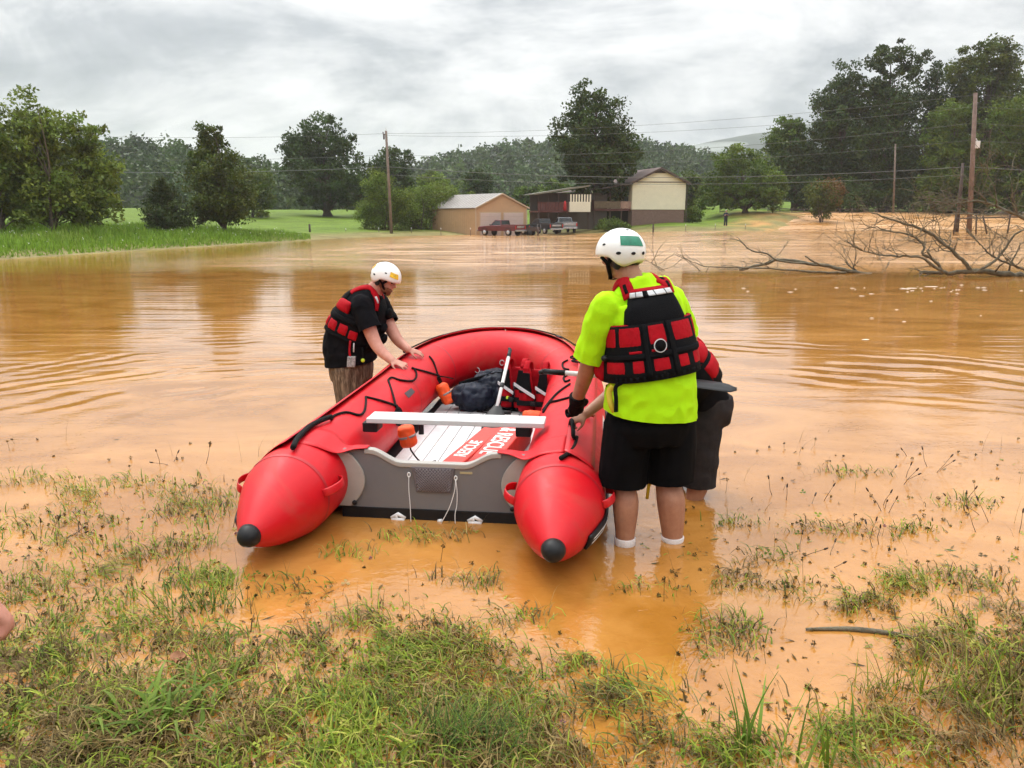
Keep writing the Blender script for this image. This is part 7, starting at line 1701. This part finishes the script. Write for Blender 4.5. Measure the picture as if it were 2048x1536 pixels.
tuft('grass_tuft', 'flattened pale green grass streaming in the water below centre', 1270, 1400, 150, .26, .006, (1.2, 1.8), [(.16, .20, .07), (.13, .17, .05)], 6, .10, az=2.7, azs=.35)
tuft('grass_tuft', 'bent green grass tuft lying in the water behind the boat', 770, 1280, 130, .22, .006, (1.0, 1.7), GREENS[:4], 7, .07, az=-.4, azs=.6)
tuft('grass_tuft', 'arched tuft of green grass alone in the shallows at the left', 170, 1145, 70, .30, .006, (1.1, 1.8), GREENS[:3], 8, .03, az=.25, azs=.25)
tuft('grass_tuft', 'green tuft below the left cone of the boat', 395, 1215, 90, .26, .008, (.3, 1.4), LIGHTG + DARKG, 9, .09)
tuft('grass_tuft', 'small upright grass tuft in shallows right of the legs', 1480, 1170, 40, .16, .005, (.4, 1.5), GREENS[:4], 10, .05)
tuft('grass_tuft', 'thin grass tuft near the right bottom corner', 1780, 1390, 60, .26, .005, (.2, 1.2), GREENS[:5], 11, .07)
tuft('weed_clump', 'bushy muddy weed clump in the right bottom corner', 2000, 1390, 240, .30, .007, (.2, 1.5), list(BROWNS) + list(GREENS[:3]), 12, .14)
tuft('weed_clump', 'muddy clump of drowned weeds left of the boat', 165, 1000, 90, .13, .006, (.6, 1.7), list(BROWNS[:3]) + list(GREENS[3:4]), 13, .06)
tuft('weed_clump', 'dark drowned weed heap at the right edge of the shallows', 1995, 915, 120, .16, .006, (1.0, 1.8), list(BROWNS[:3] * .4), 14, .14)
def plantain(label, px, py, n, seed):
    """upright seed-head stalks, as in the shallows at the right"""
    r = np.random.default_rng(seed); p = np.array(at_z(px, py)); t = thing('seed_stalks', p, label, 'weed', 'stalks standing in the shallows')
    for _ in range(n):
        mb = MB(); hd = MB(); b = p + np.array([r.normal() * .10, r.normal() * .10, -.02]); e = b + np.array([r.normal() * .06, r.normal() * .05, r.uniform(.05, .15)]); mb.tube([b, (b + e) / 2 + r.normal(size=3) * .006, e], [.0022, .002, .0016], 5)
        ax = (e - b) / np.linalg.norm(e - b); hd.tube([e, e + ax * .008, e + ax * .026, e + ax * .032], [.002, .0055, .0045, .001], 6)
        st = mb.build('stem', m_stalk, t); hd.build('seed_head', m_seed, st)
m_stalk = simple('dry_stalk', (.16, .10, .045), .8); m_seed = simple('brown_seed_head', (.055, .035, .02), .9)
for i, (a, b, n) in enumerate(((1830, 965, 4), (1870, 935, 4), (1940, 1000, 3), (1990, 1060, 5), (1780, 1020, 4), (1650, 1110, 4), (1730, 1080, 3), (1590, 1000, 4), (350, 935, 4), (90, 1080, 5), (480, 1040, 6))):
    plantain(['seed stalks in open water far right of the paddle blade', 'tall seed stalks by the dark weed heap', 'seed stalks near the right edge above the weeds', 'bunch of seed stalks at the right edge', 'seed stalks between the drifting straw', 'bent seed stalks right of the bare legs', 'few seed stalks above the floating stick', 'seed stalks close behind the bending person', 'bent stalks in the water left of the boat', 'seed stalks near the left picture edge', 'seed stalks beside the left cone cap'][i], a, b, n, 60 + i)
P = catmull([np.array(at_z(a, b, .008)) for a, b in ((1612, 1258), (1700, 1258), (1790, 1268), (1860, 1284), (1935, 1292))], 6)
tag(MB().tube(P, list(np.interp(np.linspace(0, 1, len(P)), [0, .3, 1], [.006, .013, .006])), 7).build('floating_stick', m_dead, None), 'long dark stick floating among weeds at the lower right', 'stick')
p = np.array(at_z(357, 1322, .03)); G = [[p + np.array([(.032 * math.sin(f * math.pi) ** .7) * x, .05 * (f - .5), .016 * abs(x) + .02 * f]) for x in (-1, -.5, 0, .5, 1)] for f in np.linspace(.02, .98, 8)]
tag(MB().rings(G, False, False).build('dead_leaf', simple('orange_dead_leaf', (.28, .12, .05), .7, var=.3, vscale=40), None), 'curled orange brown dead leaf caught in the grass', 'leaf')
